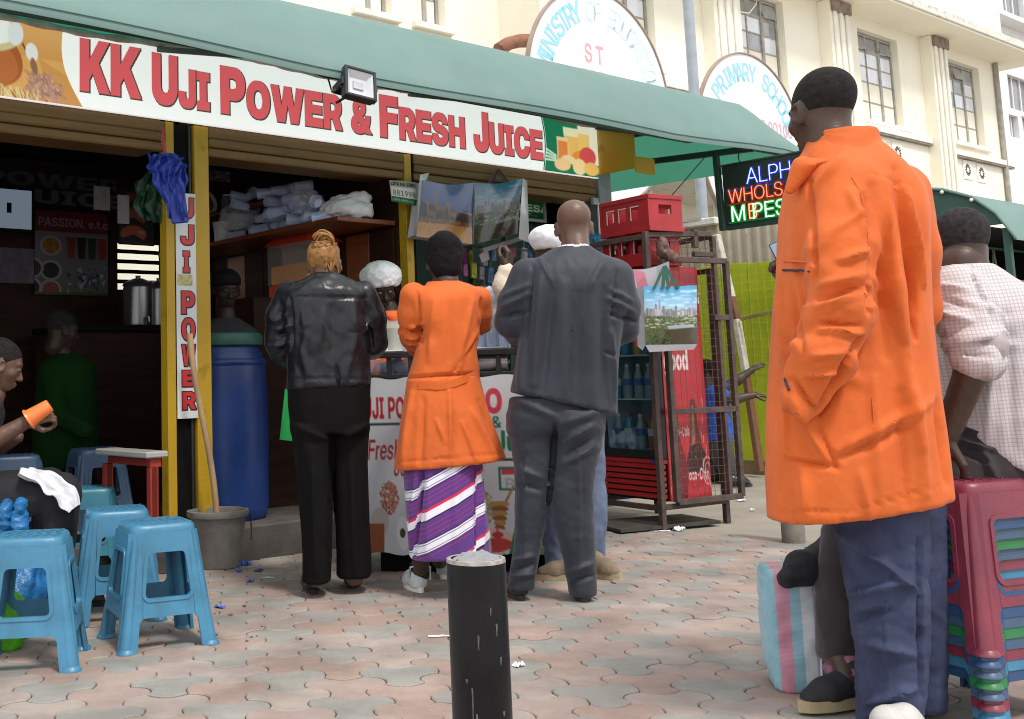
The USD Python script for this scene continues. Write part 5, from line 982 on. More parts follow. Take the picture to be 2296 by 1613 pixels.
skin_a = mat('skin_dark', (.050, .026, .017), .46, .18, 9, .12, 140, spec=.45)
skin_b = mat('skin_brown', (.115, .058, .038), .42, .15, 9, .12, 140, spec=.5)
skin_c = mat('skin_deep', (.024, .013, .009), .5, .2, 9, .1, 140, spec=.3)
hair_m = mat('hair_black', (.013, .011, .011), .85, .5, 60, .9, 420, spec=.25, dist=.004)
eye_m = mat('eye_white', (.26, .22, .19), .2, .05)
iris_m = mat('eye_dark', (.01, .008, .006), .15, .05)
shoe_black = mat('shoe_leather_black', (.012, .012, .014), .3, .3, 20, .1)
sole_black = mat('sole_rubber_black', (.03, .028, .026), .8, .3, 20, .2)
ORANGE = (.60, .110, .010)
orange_cloth = mat('orange_drill_cloth', ORANGE, .78, .07, 4, .30, 42, sheen=.06, dist=.004, dirt=(2.6, .86))

def head_mesh(h=.005):
    b = Blob([-.12, -.15, -.2], [.12, .15, .16], h)
    b.ell((0, -.012, .032), (.0735, .094, .083), .01); b.ell((0, -.034, .052), (.0725, .076, .066), .02)
    b.ell((0, .028, -.02), (.060, .062, .078), .03)
    b.ell((0, .05, -.082), (.037, .036, .030), .03)
    b.cone((0, .082, .006), (0, .106, -.034), .009, .0135, .012)
    b.ell((.0155, .092, -.040), (.010, .012, .009), .008); b.ell((-.0155, .092, -.040), (.010, .012, .009), .008)
    b.ell((0, .074, .026), (.050, .018, .012), .014)
    for s in (-1, 1):
        b.ell((s * .031, .094, .002), (.017, .014, .010), .012, 'sub')
        b.ell((s * .031, .080, .001), (.015, .012, .010), .005)
        b.ell((s * .042, .055, -.026), (.024, .024, .022), .02)
        b.ell((s * .080, -.004, -.008), (.010, .023, .034), .006, rot=(0.25, s * .12, s * -.5))
        b.ell((s * .088, .002, -.006), (.006, .011, .018), .006, 'sub', rot=(0.25, 0, s * -.5))
    b.ell((0, .089, -.064), (.025, .012, .0075), .006); b.ell((0, .086, -.078), (.022, .012, .009), .006)
    b.cone((0, -.022, -.05), (0, -.028, -.115), .058, .060, .03)
    return b.mesh(5)
HEAD = head_mesh()
def _hair():
    b = Blob([-.11, -.14, -.1], [.11, .12, .15], .005)
    b.ell((0, -.012, .032), (.0752, .0958, .0848), .01); b.ell((0, -.034, .052), (.0742, .0778, .0678), .02)
    b.cut((0, .078, .064), (0, .157, -.175))
    return b.mesh(3)
HAIR = _hair()
def hframe(c, yaw=0.0, pitch=0.0, roll=0.0, s=1.0):
    T = trimesh.transformations.euler_matrix(pitch, roll, yaw, 'sxyz'); T[:3, :3] *= s; T[:3, 3] = c; return T
def tf(m, T):
    m = cat(m); m.apply_transform(T); return m
def hand_mesh(T, curl=(.45, .7, .5), side=1, s=1.0, spread=.06, thumb=.5, h=.0034):
    """A hand with its wrist at the origin of T: fingers along x, thumb towards y * side, palm facing -z."""
    b = Blob([-.05, -.08, -.12], [.21, .085, .04], h)
    ys = [.028, .0095, -.0095, -.027]; ln = [.072, .080, .074, .058]
    b.cone((-.03, 0, 0), (.012, 0, 0), .024, .022, .012)
    for i, (y, L) in enumerate(zip(ys, ln)):
        b.cone((.008, y * .55, 0), (.088 - .004 * abs(i - 1), y, 0), .0145, .0115, .008)
        p, a = np.array([.088 - .004 * abs(i - 1), y, 0]), 0.0
        for j, (fr, r0, r1) in enumerate(((.46, .0098, .009), (.30, .009, .0082), (.24, .0082, .0072))):
            a += curl[j] * (1 + .07 * i); d = np.array([math.cos(a), spread * (1.5 - i) * .6, -math.sin(a)]); q = p + d * L * fr; b.cone(p, q, r0, r1, .003); p = q
    t0, t1 = np.array([.018, .026, -.004]), np.array([.052, .050 + .01 * (1 - thumb), -.014 - .02 * thumb]); t2 = t1 + np.array([.026, .008 - .022 * thumb, -.008 - .012 * thumb]); t3 = t2 + np.array([.022, -.004 - .012 * thumb, -.004])
    b.cone((.0, .012, 0), t1, .016, .012, .01); b.cone(t1, t2, .0108, .0098, .004); b.cone(t2, t3, .0098, .008, .003)
    m = b.mesh(4); V = np.array(m.vertices) * s; V[:, 1] *= side; m.vertices = V
    if side < 0: m.faces = m.faces[:, ::-1]
    m.apply_transform(T); return m
def fr3(o, x, z):
    x = np.asarray(x, float) / np.linalg.norm(x); z = np.asarray(z, float); z = z - (z @ x) * x; z /= np.linalg.norm(z); y = np.cross(z, x)
    T = np.eye(4); T[:3, 0], T[:3, 1], T[:3, 2], T[:3, 3] = x, y, z, o; return T
def shoe_mesh(heel, toe, w=.048, hgt=.075, sole=.022, h=.007):
    """(upper, sole) of a shoe from the middle of the heel to the tip of the toe, standing on the heel's height."""
    a, b = np.asarray(heel, float), np.asarray(toe, float); d = b - a; L = np.linalg.norm(d); ang = math.atan2(d[1], d[0])
    u = Blob([-.05, -.09, -.02], [L + .05, .09, .16], h)
    u.chain([(.035, 0, .038), (.10, 0, .05), (L * .62, 0, .038), (L - .045, 0, .028)], [.036, .040, .042, .034], .02)
    u.cone((.045, 0, .05), (.05, 0, hgt + .015), .036, .037, .02)
    u.cut((0, 0, sole * .8), (0, 0, -1)); u = u.mesh(4)
    n = 24; t = np.linspace(0, 2 * np.pi, n, endpoint=False); x = L / 2 + (L / 2 + .004) * np.cos(t); y = (w * .78 + .12 * w * np.cos(t - .3)) * np.sin(t) * (1 + .0 * t)
    s = ext(Polygon(np.stack([x, y], 1)), sole)
    return [tf(m, frame(a, ang)) for m in (u, s)]
def on_surface(m, u, v, rad=8):
    V = np.asarray(m.vertices); pu, pv = proj(V); d = np.hypot(pu - u, pv - v); k = d < rad
    if not k.any(): k = d < d.min() + 2
    i = np.flatnonzero(k); dist = np.linalg.norm(V[i] - EYE, axis=1); return V[i[dist < dist.min() + .02]][np.argmin(d[i[dist < dist.min() + .02]])]
def seam(m, pts, r=.0025, sides=6, off=.002, n=12):
    q = []
    for (a, b), (c, d) in zip(pts[:-1], pts[1:]):
        for t in np.linspace(0, 1, n): q.append(on_surface(m, a + (c - a) * t, b + (d - b) * t))
    q = np.array(q); k = np.ones(11) / 11; qq = np.stack([np.convolve(np.pad(q[:, i], 5, 'edge'), k, 'valid') for i in range(3)], 1)
    e = EYE - qq; return tube(qq + off * e / np.linalg.norm(e, axis=1, keepdims=True), r, sides)
def body_mesh(joints, headT=None, hands=(), h=.012, extra=None):
    """One continuous body: chains of (points, radii), fused with the head and the hands."""
    pts = np.vstack([np.asarray(p, float) for p, r in joints]); b = Blob(pts.min(0) - .17, pts.max(0) + .17, h)
    for p, r in joints: b.chain(p, r, .035)
    m = b.mesh(5); parts = [m]
    if headT is not None: parts.append(tf(HEAD, headT))
    return fuse(*parts, *hands)
def add_person(label, base, body, skin, group=None):
    p = thing('person', label, 'person', frame((base[0], base[1], 0), 0), group)
    obj('body', body, skin, p, smooth=60); return p
def add_hair(p, T, m=None): obj('hair', tf(HAIR, T), m or hair_m, p, smooth=True)
def add_eyes(p, T):
    for s in (-1, 1):
        e = obj('eye', tf(move(trimesh.creation.icosphere(2, .0122), (s * .031, .0790, .001)), T), eye_m, p, smooth=True)
        obj('iris', tf(move(trimesh.creation.icosphere(2, .0072), (s * .031, .0858, -.001)), T), iris_m, e, smooth=True)

# -- the tall man in the orange coat, nearest
D = 3.15; Q = lambda u, v, dy=0.0: P(u, v, D + dy)
HT = hframe(Q(1842, 255, .03), math.radians(13), math.radians(-8), math.radians(3), 1.02)
CREASE = 2.1
coat = Blob(Q(1660, 1250, -.45), Q(2200, 250, .5), .0085)
coat.loft(rows(ident, D, [(318, 1822, 1950, .075), (345, 1802, 1985, .105), (385, 1788, 2018, .14), (430, 1772, 2050, .16), (500, 1762, 2062, .17), (600, 1756, 2062, .165), (700, 1748, 2066, .165), (800, 1741, 2076, .168), (900, 1736, 2088, .172), (1000, 1733, 2100, .176), (1100, 1733, 2112, .18), (1215, 1735, 2118, .182)]), .03, n=2.5)
slvL = [Q(1900, 420, -.10), Q(1888, 560, -.16), Q(1882, 705, -.19), Q(1845, 800, -.19), Q(1800, 890, -.17)]
coat.chain(slvL, [.085, .086, .079, .075, .055], .022)
slvR = [Q(2018, 432, .02), Q(2040, 560, .04), Q(2048, 690, .08), Q(1900, 640, .36)]
coat.chain(slvR, [.08, .074, .066, .055], .03)
a, b = Q(1718, 1170), Q(2137, 1108); n_ = np.cross(b - a, [0, 1, 0]); coat.cut(a, n_ if n_[2] < 0 else -n_)
coat = coat.mesh(5)
sleeve_rings(coat, slvL, .1, .0065, 5.5, 3, .3, .98)
crumple(coat, .004, 6.5, 5, (1.6, 1.6, .55))
creases(coat, [(1815, 405, 1828, 620, 7, -.014), (1938, 440, 1962, 560, 8, -.014), (1958, 560, 1950, 700, 8, -.016), (1905, 430, 1940, 520, 12, .008), (1870, 520, 1945, 470, 11, .007), (1880, 585, 1952, 560, 10, .009), (1840, 640, 1940, 615, 12, .008), (1835, 690, 1945, 660, 9, .010), (1835, 672, 1940, 640, 7, -.008), (1840, 742, 1930, 748, 8, .010), (1835, 725, 1930, 730, 6, -.008),
    (1822, 800, 1905, 790, 9, .009), (1800, 845, 1880, 835, 8, .008), (1930, 760, 1835, 925, 9, -.018), (1777, 850, 1830, 925, 7, -.010), (2010, 380, 2050, 700, 14, -.012), (1980, 400, 2020, 760, 16, .012), (1955, 420, 1985, 800, 14, -.010), (2030, 420, 2070, 640, 8, .012), (2046, 560, 2052, 760, 7, -.02), (2005, 470, 2035, 800, 9, .007),
    (1760, 870, 1765, 1030, 6, .006), (1762, 1030, 1875, 1048, 7, -.010), (1875, 1048, 1830, 960, 9, -.010), (1780, 900, 1860, 1030, 16, .014), (1880, 1030, 2030, 960, 12, -.008), (1880, 1010, 2090, 900, 14, .008), (1960, 850, 1975, 1130, 18, .007), (2050, 880, 2075, 1110, 16, .009), (2015, 880, 2030, 1130, 14, -.008), (1930, 1060, 1950, 1160, 15, .007), (1800, 1060, 1810, 1165, 20, .008), (1745, 640, 1765, 840, 12, .008), (1775, 640, 1800, 800, 9, -.007), (2100, 900, 2125, 1090, 10, -.01), (1735, 1142, 1900, 1150, 3, -.003), (1900, 1150, 2110, 1088, 3, -.003), (1950, 388, 2045, 418, 3, -.003), (1990, 590, 2060, 1000, 20, .008), (1900, 340, 1830, 420, 12, .008)])
D0 = D
jeans = mat('blue_denim', (.046, .060, .128), .85, .25, 10, .45, 60, col2=(.016, .021, .054), pos=(.3, .75), stretch=(1, 1, .6), dist=.005)
def leg_blob(conv, D, rws, h, dy=0.0):
    S_ = rows(conv, D, rws, dy); z = [s[0] for s in S_]; xs = [s[1] for s in S_]; R = max(max(s[3], s[4]) for s in S_)
    b = Blob([min(xs) - R - .08, D + dy - R - .1, min(z) - .06], [max(xs) + R + .08, D + dy + R + .1, max(z) + .06], h); return b.loft(S_, .02)
legA = rows(ident, D, [(1080, 1890, 2070, .10), (1180, 1884, 2068, .105), (1290, 1905, 2066, .105), (1400, 1922, 2068, .10), (1500, 1930, 2064, .095), (1600, 1932, 2056, .09), (1690, 1930, 2052, .09)])
legB = rows(ident, D, [(1080, 1960, 2112, .10), (1180, 1970, 2112, .10), (1300, 1985, 2115, .10), (1400, 2000, 2115, .095), (1520, 2010, 2108, .09), (1640, 2015, 2102, .085)], .15)
CREASE = 2.6
tr = Blob(Q(1800, 1720, -.3), Q(2200, 1050, .4), .009).loft(legA, .02).loft(legB, .012).mesh(4); crumple(tr, .006, 9, 9, (1, 1, 1.6))
creases(tr, [(1885, 1200, 1985, 1260, 14, .008), (1890, 1340, 2040, 1300, 12, .010), (1900, 1390, 1990, 1370, 10, -.01), (1985, 1180, 1992, 1690, 4, .003), (2060, 1210, 2066, 1560, 6, -.012), (1935, 1440, 2050, 1470, 12, .008), (1940, 1580, 2050, 1545, 10, .010), (1940, 1620, 2050, 1600, 9, -.01), (1940, 1230, 2060, 1330, 10, .009)])
g1, g2 = G(1985, 1738), G(2075, 1690)
phoneC = P(1770, 582, D + .36)
hl = fr3(phoneC + np.array([.075, .02, -.075]), (-.65, .1, .75), (.55, -.6, .5))
hnd = hand_mesh(hl, (.5, .8, .6), 1, 1.0, thumb=.9)
bodyj = [([Q(1868, 318, .01), Q(1885, 365, .02), Q(1905, 440, .02), Q(1915, 700), Q(1930, 1000), Q(1940, 1080)], [.064, .066, .10, .115, .12, .12]), ([Q(1920, 430), Q(1890, 440, -.1), Q(1882, 700, -.19), Q(1800, 880, -.17)], [.06, .05, .042, .03]),
         ([Q(1930, 430), Q(2015, 440, .02), Q(2046, 690, .08), hl[:3, 3]], [.06, .05, .042, .026]), legs(*legA), legs(*legB)]
body = body_mesh(bodyj, HT, [hnd])
pm = add_person('tall man in long orange coat and blue jeans, looking at a phone', Q(1940, 1000), body, skin_a)
add_hair(pm, HT); add_eyes(pm, HT)
obj('coat', coat, orange_cloth, pm, smooth=50); obj('jeans', tr, jeans, pm, smooth=50)
nk = Q(1888, 330)
ring = Blob(nk - [.2, .2, .15], nk + [.2, .2, .12], .0055)
ring.loft([(nk[2] - .065, nk[0] - .008, nk[1] - .01, .150, .125), (nk[2] - .03, nk[0], nk[1], .118, .110), (nk[2] + .042, nk[0] + .004, nk[1], .088, .090)], .01, yaw=.3, n=2.1)
ring.loft([(nk[2] - .09, nk[0], nk[1], .10, .085), (nk[2] + .08, nk[0] + .002, nk[1] + .004, .078, .080)], .006, yaw=.3, n=2, op='sub')
ring.cone(Q(1800, 375, -.07), Q(1772, 425, -.06), .03, .012, .02); ring = ring.mesh(4); crumple(ring, .003, 12, 4)
obj('collar', ring, orange_cloth, pm, smooth=50)
navy = mat('navy_piping', (.03, .015, .05), .7)
obj('pocket_trim', seam(coat, [(1750, 606), (1786, 607), (1822, 608)], .0035), navy, pm, smooth=True)
obj('pocket_trim', seam(coat, [(1758, 846), (1770, 880)], .0035), navy, pm, smooth=True)
obj('pocket_flap', seam(coat, [(1750, 586), (1820, 588)], .003), orange_cloth, pm, smooth=True)
obj('armhole_seam', seam(coat, [(1905, 392), (1936, 440), (1950, 520), (1952, 575)], .0016, off=.0015), orange_cloth, pm, smooth=True); 
obj('seam', seam(coat, [(1955, 880), (1962, 1000)], .0015, off=.001), orange_cloth, pm, smooth=True)
white_shoe = mat('white_shoe', (.48, .46, .44), .55, .1, 15, .15, 90); sole_white = mat('white_sole', (.7, .68, .64), .6, .1)
for gg, dx in ((g1, -.07), (g2, .04)):
    u_, s_ = shoe_mesh(gg + [.05, .10, 0], gg + [dx, -.12 + .1, 0] + np.array([-.1, .1, 0]), .05, .045); obj('shoe', u_, white_shoe, pm, smooth=True); obj('sole', s_, sole_white, pm)
ph = thing('phone', 'slim phone with bright screen in the hand of the orange coated man', 'phone', fr3(phoneC, (.86, -.35, .35), (-.35, -.75, .3)))
obj('case', box(-.036, -.074, -.005, .036, .074, .004, .003), mat('phone_case', (.02, .025, .035), .3), ph, None)
obj('screen', box(-.033, -.068, .004, .033, .068, .0052), emis('phone_glow', (.60, .74, 1.0), .42), ph, None)

# -- the man in the grey suit
D = 5.0; Q = lambda u, v, dy=0.0: P(u, v, D + dy)
suit = mat('grey_suit_wool', (.021, .025, .035), .6, .12, 6, .26, 48, sheen=.08, spec=.35, dist=.004)
HT = hframe(Q(1287, 511, .055), math.radians(-5), math.radians(-13), 0, .98)
CREASE = 2.0
jk = Blob(Q(1050, 990, -.35), Q(1490, 530, .45), .0095)
jk.loft(rows(ident, D, [(556, 1243, 1322, .07), (572, 1216, 1345, .09), (590, 1186, 1385, .115), (612, 1166, 1404, .135), (650, 1160, 1404, .15), (700, 1164, 1398, .152), (760, 1165, 1388, .15), (830, 1156, 1382, .148), (880, 1147, 1380, .152), (965, 1142, 1382, .158)]), .03, n=2.7)
aL = [Q(1183, 618), Q(1152, 680, .01), Q(1145, 722, .03), Q(1158, 752, .27)]; aR = [Q(1380, 622), Q(1398, 690, .01), Q(1397, 735, .03), Q(1385, 752, .27)]
jk.chain(aL, [.074, .068, .064, .048], .03); jk.chain(aR, [.074, .068, .062, .048], .03)
a, b = Q(1145, 878), Q(1379, 931); n_ = np.cross(b - a, [0, 1, 0]); jk.cut(a, n_ if n_[2] < 0 else -n_)
jk = jk.mesh(5); crumple(jk, .0035, 8, 21, (1.4, 1.4, .45))
creases(jk, [(1195, 600, 1180, 760, 6, -.012), (1385, 610, 1372, 740, 6, -.010), (1215, 600, 1198, 860, 13, .012), (1240, 640, 1215, 880, 15, -.010), (1265, 640, 1262, 890, 18, .008), (1330, 640, 1320, 900, 18, .010), (1300, 660, 1290, 900, 14, -.008), (1355, 650, 1352, 910, 13, -.009), (1210, 578, 1240, 640, 7, .006), (1350, 590, 1320, 650, 9, .007), (1175, 760, 1165, 880, 10, .008),
    (1125, 690, 1185, 660, 8, .010), (1120, 712, 1180, 700, 6, -.010), (1130, 665, 1185, 640, 8, .008), (1420, 700, 1365, 670, 8, .010), (1425, 722, 1370, 705, 6, -.010), (1415, 675, 1370, 650, 8, .008), (1287, 620, 1280, 880, 3, -.004), (1360, 790, 1378, 800, 4, -.006), (1358, 800, 1362, 900, 5, -.006), (1372, 740, 1380, 900, 6, .008)])
tl = [(500, 20, 300, .115), (600, 25, 292, .11), (700, 40, 285, .10), (800, 55, 270, .095), (900, 58, 248, .09), (1000, 60, 235, .085), (1100, 60, 222, .08), (1200, 55, 202, .075), (1300, 46, 182, .072), (1400, 30, 165, .07), (1480, 8, 160, .07)]
trr = [(480, 250, 552, .115), (600, 270, 545, .11), (700, 268, 532, .10), (800, 260, 505, .095), (900, 250, 492, .09), (1000, 252, 490, .088), (1100, 270, 494, .085), (1200, 296, 496, .08), (1300, 328, 500, .076), (1400, 345, 505, .074), (1520, 368, 512, .075)]
pt = Blob(Q(1110, 1380, -.3), Q(1400, 820, .3), .0095)
pt.loft(rows(c2, D, tl, .02), .01, n=2.3); pt.loft(rows(c2, D, trr, -.03), .012, n=2.3); pt.loft(rows(c2, D, [(400, 25, 550, .125), (500, 22, 553, .125), (590, 28, 545, .115)]), .03, n=2.4)
pt = pt.mesh(5); crumple(pt, .005, 9, 31, (1, 1, 1.2))
creases(pt, [c2(285, 560) + c2(245, 1000) + (6, -.02), c2(120, 650) + c2(110, 1350) + (5, .006), c2(410, 700) + c2(420, 1400) + (5, .006), c2(500, 560) + c2(330, 660) + (9, .010), c2(520, 620) + c2(340, 740) + (9, -.008), c2(510, 680) + c2(330, 780) + (9, .008), c2(70, 800) + c2(200, 860) + (9, .008), c2(60, 880) + c2(200, 930) + (9, -.008), c2(50, 1330) + c2(160, 1300) + (6, .010), c2(40, 1370) + c2(160, 1350) + (5, -.010), c2(30, 1420) + c2(160, 1400) + (6, .010), c2(350, 1400) + c2(500, 1340) + (7, .010), c2(360, 1450) + c2(500, 1410) + (6, -.010), c2(90, 430) + c2(290, 520) + (12, .008), c2(540, 480) + c2(300, 560) + (12, .008)])
fl, fr_ = G(1170, 1348), G(1310, 1352)
wristL = Q(1160, 765, .32); hT = fr3(wristL, (.1, .7, .45), (-.8, .1, .5)); handL = hand_mesh(hT, (.6, .8, .5), 1)
wristR = Q(1380, 760, .32); hT2 = fr3(wristR, (-.1, .7, .45), (.8, .1, .5)); handR = hand_mesh(hT2, (.6, .8, .5), -1)
body = body_mesh([([Q(1287, 555, .03), Q(1286, 590, .03), Q(1285, 660, .02), Q(1275, 780), Q(1265, 900)], [.060, .062, .09, .10, .10]), ([Q(1285, 610), aL[0], aL[2], wristL], [.06, .05, .04, .026]), ([Q(1285, 610), aR[0], aR[2], wristR], [.06, .05, .04, .026]),
                  legs(*rows(c2, D, tl, .02)), legs(*rows(c2, D, trr, -.03))], HT, [handL, handR])
ps = add_person('bald man in a grey suit standing with his back turned at the counter', Q(1275, 900), body, skin_b)
obj('jacket', jk, suit, ps, smooth=50); obj('trousers', pt, suit, ps, smooth=50)
nk = Q(1284, 566); shirt = mat('white_shirt_cotton', (.72, .72, .74), .8, .04)
cr = Blob(nk - [.13, .13, .06], nk + [.13, .13, .08], .006); cr.loft([(nk[2] - .03, nk[0], nk[1], .090, .092), (nk[2] + .034, nk[0] + .004, nk[1] + .006, .070, .074)], .006, n=2); cr.loft([(nk[2] - .06, nk[0], nk[1], .08, .08), (nk[2] + .06, nk[0] + .004, nk[1] + .006, .062, .066)], .004, n=2, op='sub'); obj('shirt_collar', cr.mesh(3), shirt, ps, smooth=60)
cr = Blob(nk - [.15, .15, .09], nk + [.15, .15, .06], .006); cr.loft([(nk[2] - .055, nk[0], nk[1], .112, .105), (nk[2] + .012, nk[0] + .004, nk[1] + .004, .080, .082)], .006, n=2); cr.loft([(nk[2] - .08, nk[0], nk[1], .09, .09), (nk[2] + .06, nk[0] + .004, nk[1] + .006, .069, .072)], .004, n=2, op='sub'); obj('jacket_collar', cr.mesh(3), suit, ps, smooth=60)
obj('back_seam', seam(jk, [(1287, 600), (1284, 700), (1276, 880)], .0012, off=.0005), suit, ps, smooth=True)
for gg, d in ((fl, (-.02, .27)), (fr_, (.05, .26))):
    u_, s_ = shoe_mesh(gg + [0, 0, 0], gg + [d[0], d[1], 0], .05); obj('shoe', u_, shoe_black, ps, smooth=True); obj('sole', s_, sole_black, ps)

# -- the woman in the orange coat and striped skirt
D = 5.17; Q = lambda u, v, dy=0.0: P(u, v, D + dy)
HT = hframe(Q(996, 590, .06), math.radians(4), math.radians(-16), 0, .93)
CREASE = 2.4
ct = Blob(Q(850, 1100, -.35), Q(1180, 590, .4), .009)
ct.loft(rows(c7, D, [(872, 215, 420, .065), (905, 160, 500, .09), (945, 105, 545, .11), (1000, 92, 555, .125), (1100, 100, 558, .13)]) + rows(cl, D, [(150, 388, 742, .13), (260, 350, 726, .13), (350, 325, 740, .13), (440, 300, 748, .135), (600, 275, 788, .155), (700, 262, 822, .165), (800, 247, 862, .175), (900, 230, 898, .185), (1030, 216, 925, .195)]), .03, n=2.4)
aL = [Q(*c7(95, 965)), Q(*c7(80, 1090), .02), Q(*c7(85, 1230), .06), Q(*c7(120, 1310), .16)]; aR = [Q(*c7(545, 985)), Q(*c7(560, 1080), .03), Q(*c7(560, 1150), .07), Q(*c7(540, 1180), .2)]
ct.chain(aL, [.062, .058, .055, .047], .022); ct.chain(aR, [.056, .046, .042, .036], .022)
a, b = Q(*cl(220, 985)), Q(*cl(905, 918)); n_ = np.cross(b - a, [0, 1, 0]); ct.cut(a, n_ if n_[2] < 0 else -n_)
ct = ct.mesh(5); sleeve_rings(ct, aL, .075, .006, 6, 5, .35, 1.0); crumple(ct, .003, 9, 41, (1.4, 1.4, .6))
creases(ct, [c7(120, 930) + c7(150, 1290) + (4, -.010), c7(560, 980) + c7(540, 1190) + (4, -.010), c7(60, 1180) + c7(160, 1150) + (4, .009), c7(40, 1210) + c7(160, 1195) + (3, -.008), c7(40, 1250) + c7(160, 1240) + (4, .009), c7(50, 1290) + c7(150, 1290) + (3, .007), c7(500, 1000) + c7(400, 1430) + (8, .006), c7(530, 1200) + c7(380, 1500) + (6, .006), c7(520, 1270) + c7(330, 1540) + (6, -.005), c7(240, 1000) + c7(200, 1400) + (9, .005), c7(350, 950) + c7(340, 1400) + (9, -.004),
    cl(590, 640) + cl(585, 960) + (4, -.0045), cl(560, 500) + cl(575, 950) + (7, .007), cl(640, 700) + cl(740, 960) + (6, .007), cl(700, 620) + cl(850, 920) + (9, .008), cl(740, 560) + cl(880, 900) + (6, -.006), cl(480, 680) + cl(530, 820) + (6, .005), cl(330, 520) + cl(270, 960) + (9, .008), cl(400, 560) + cl(380, 960) + (9, -.006), cl(230, 945) + cl(900, 890) + (2.5, -.003), cl(310, 420) + cl(740, 395) + (4, -.010)])
# belt tied at the back of the waist
belt_q = [on_surface(ct, *cl(x, y)) for x, y in ((365, 470), (420, 472), (480, 470), (540, 462), (600, 450), (660, 432), (720, 402), (745, 385))]
sk = Blob(Q(880, 1380, -.35), Q(1140, 1000, .35), .0085)
sk.loft(rows(cl, D, [(900, 270, 760, .17), (1000, 276, 766, .17), (1100, 283, 772, .172), (1200, 290, 782, .175), (1300, 297, 796, .178), (1400, 305, 810, .18), (1560, 318, 820, .183)]), .02, n=2.3)
a, b = Q(*cl(330, 1535)), Q(*cl(815, 1492)); n_ = np.cross(b - a, [0, 1, 0]); sk.cut(a, n_ if n_[2] < 0 else -n_)
sk = sk.mesh(5); creases(sk, [cl(400, 980) + cl(335, 1520) + (7, -.016), cl(370, 980) + cl(315, 1500) + (6, .010), cl(440, 980) + cl(420, 1500) + (10, .006), cl(725, 980) + cl(722, 1480) + (3, -.010), cl(745, 1000) + cl(770, 1480) + (5, .008), cl(600, 1000) + cl(610, 1490) + (16, .007)])
zz = np.array(sk.vertices); top_z = Q(*cl(500, 980))[2]
def skirt_colors(V):
    """Woven bands: their height drops to the left and breaks at the pleats."""
    u, v = proj(V); x, y = (u / .914 - 880) * 2.521, (v / .914 - 760) * 2.521
    hgt = V[:, 2]; xx = V[:, 0]; x0 = Q(*cl(540, 1200))[0]
    s_ = (top_z - hgt) + (xx - x0) * .42 + .012 * np.sin((xx - x0) * 9)
    br = (x > 722); s_ = s_ + np.where(br, .028, 0) - np.where(x < 395 - (y - 960) * .11, .02, 0)
    t = s_ / .5 * .625 + .125; return np.stack([t, t, t], 1)
def skirt_mat():
    base, wh, dk, rd, li = (s2l(np.array(q)) for q in ((.36, .22, .50), (.88, .87, .92), (.13, .11, .17), (.80, .18, .30), (.62, .22, .40)))
    ev = np.tile(base, (1600, 1)); ax = (np.linspace(0, 1, 1600) - .125) / .625
    def band(a, b, col): ev[(ax > a) & (ax < b)] = col
    for o in (-.56, -.03, .50, 1.03):
        band(o, o + .085, wh); band(o + .013, o + .021, dk); band(o + .066, o + .074, dk); band(o - .012, o - .004, dk); band(o + .088, o + .096, dk); band(o + .25, o + .275, rd); band(o + .275, o + .338, wh); band(o + .338, o + .354, dk)
        for q in (.12, .16, .205, .40, .44, .48): band(o + q, o + q + .0045, li)
    step = ev[::5][:256] if False else ev[np.linspace(0, 1599, 256).astype(int)]
    return usdkit.material(stage, '/World/Looks/woven_skirt', {'a': ('attribute', {'attribute': 'pc'}), 'r': ('rgb_ramp', {'ramp': [(i / 255, c) for i, c in enumerate(step)]}),
        'tc': ('texture_coordinate', {}), 'n': ('noise_texture', {'scale': 500.0}), 'b': ('bump', {'strength': .2, 'distance': .002}), 'p': ('principled_bsdf', {'roughness': .85, 'specular_ior_level': .2, 'sheen_weight': .2})},
        [('a.fac', 'r.fac'), ('r.color', 'p.base_color'), ('tc.object', 'n.vector'), ('n.fac', 'b.height'), ('b.normal', 'p.normal')], surface='p.BSDF')
sk2 = trimesh.Trimesh(*trimesh.remesh.subdivide(sk.vertices, sk.faces), process=False)
hd = mat('dark_head_scarf', (.006, .005, .006), .85, .3, 12, .4, 60, spec=.15)
scf = tf(HAIR, HT); bb = Blob(Q(940, 660, -.2), Q(1060, 515, .25), .006); hc = HT[:3, 3]
bb.ell(hc + [0, -.015, .045], (.088, .105, .092), .02).ell(hc + [-.005, -.06, .085], (.06, .055, .05), .03).ell(hc + [0, -.07, -.02], (.07, .05, .06), .03); bb.cut(hc + [0, .08, .05], (0, .8, -.3)); scf = bb.mesh(4); crumple(scf, .006, 14, 3)
fl = G(945, 1330); fr_ = G(985, 1312)
hLw = Q(*c7(150, 1345), .3); hRw = Q(*c7(500, 1200), .35)
body = body_mesh([([Q(993, 625, .03), Q(992, 660, .03), Q(985, 700, .02), Q(980, 850), Q(985, 960)], [.048, .05, .07, .085, .10]), ([Q(985, 660), aL[0], aL[2], hLw], [.05, .042, .038, .024]), ([Q(985, 660), aR[0], aR[2], hRw], [.05, .04, .032, .024]),
                  ([Q(960, 960), Q(952, 1180), fl + [0, .04, .085]], [.085, .055, .036]), ([Q(1010, 960), Q(1000, 1180), fr_ + [.02, .14, .085]], [.085, .055, .036])], HT,
                 [hand_mesh(fr3(hLw, (.2, .8, .3), (-.8, .1, .5)), (.6, .8, .5), 1, .92), hand_mesh(fr3(hRw, (-.2, .8, .3), (.8, .1, .5)), (.6, .8, .5), -1, .92)])
pl = add_person('woman in orange coat, purple striped skirt and dark head scarf at the counter', Q(985, 960), body, skin_a)
obj('coat', ct, orange_cloth, pl, smooth=50); obj('skirt', sk2, skirt_mat(), pl, colors=skirt_colors(np.asarray(sk2.vertices)))
obj('head_scarf', scf, hd, pl, smooth=True); obj('belt', strip(belt_q, .034, .006), orange_cloth, pl)
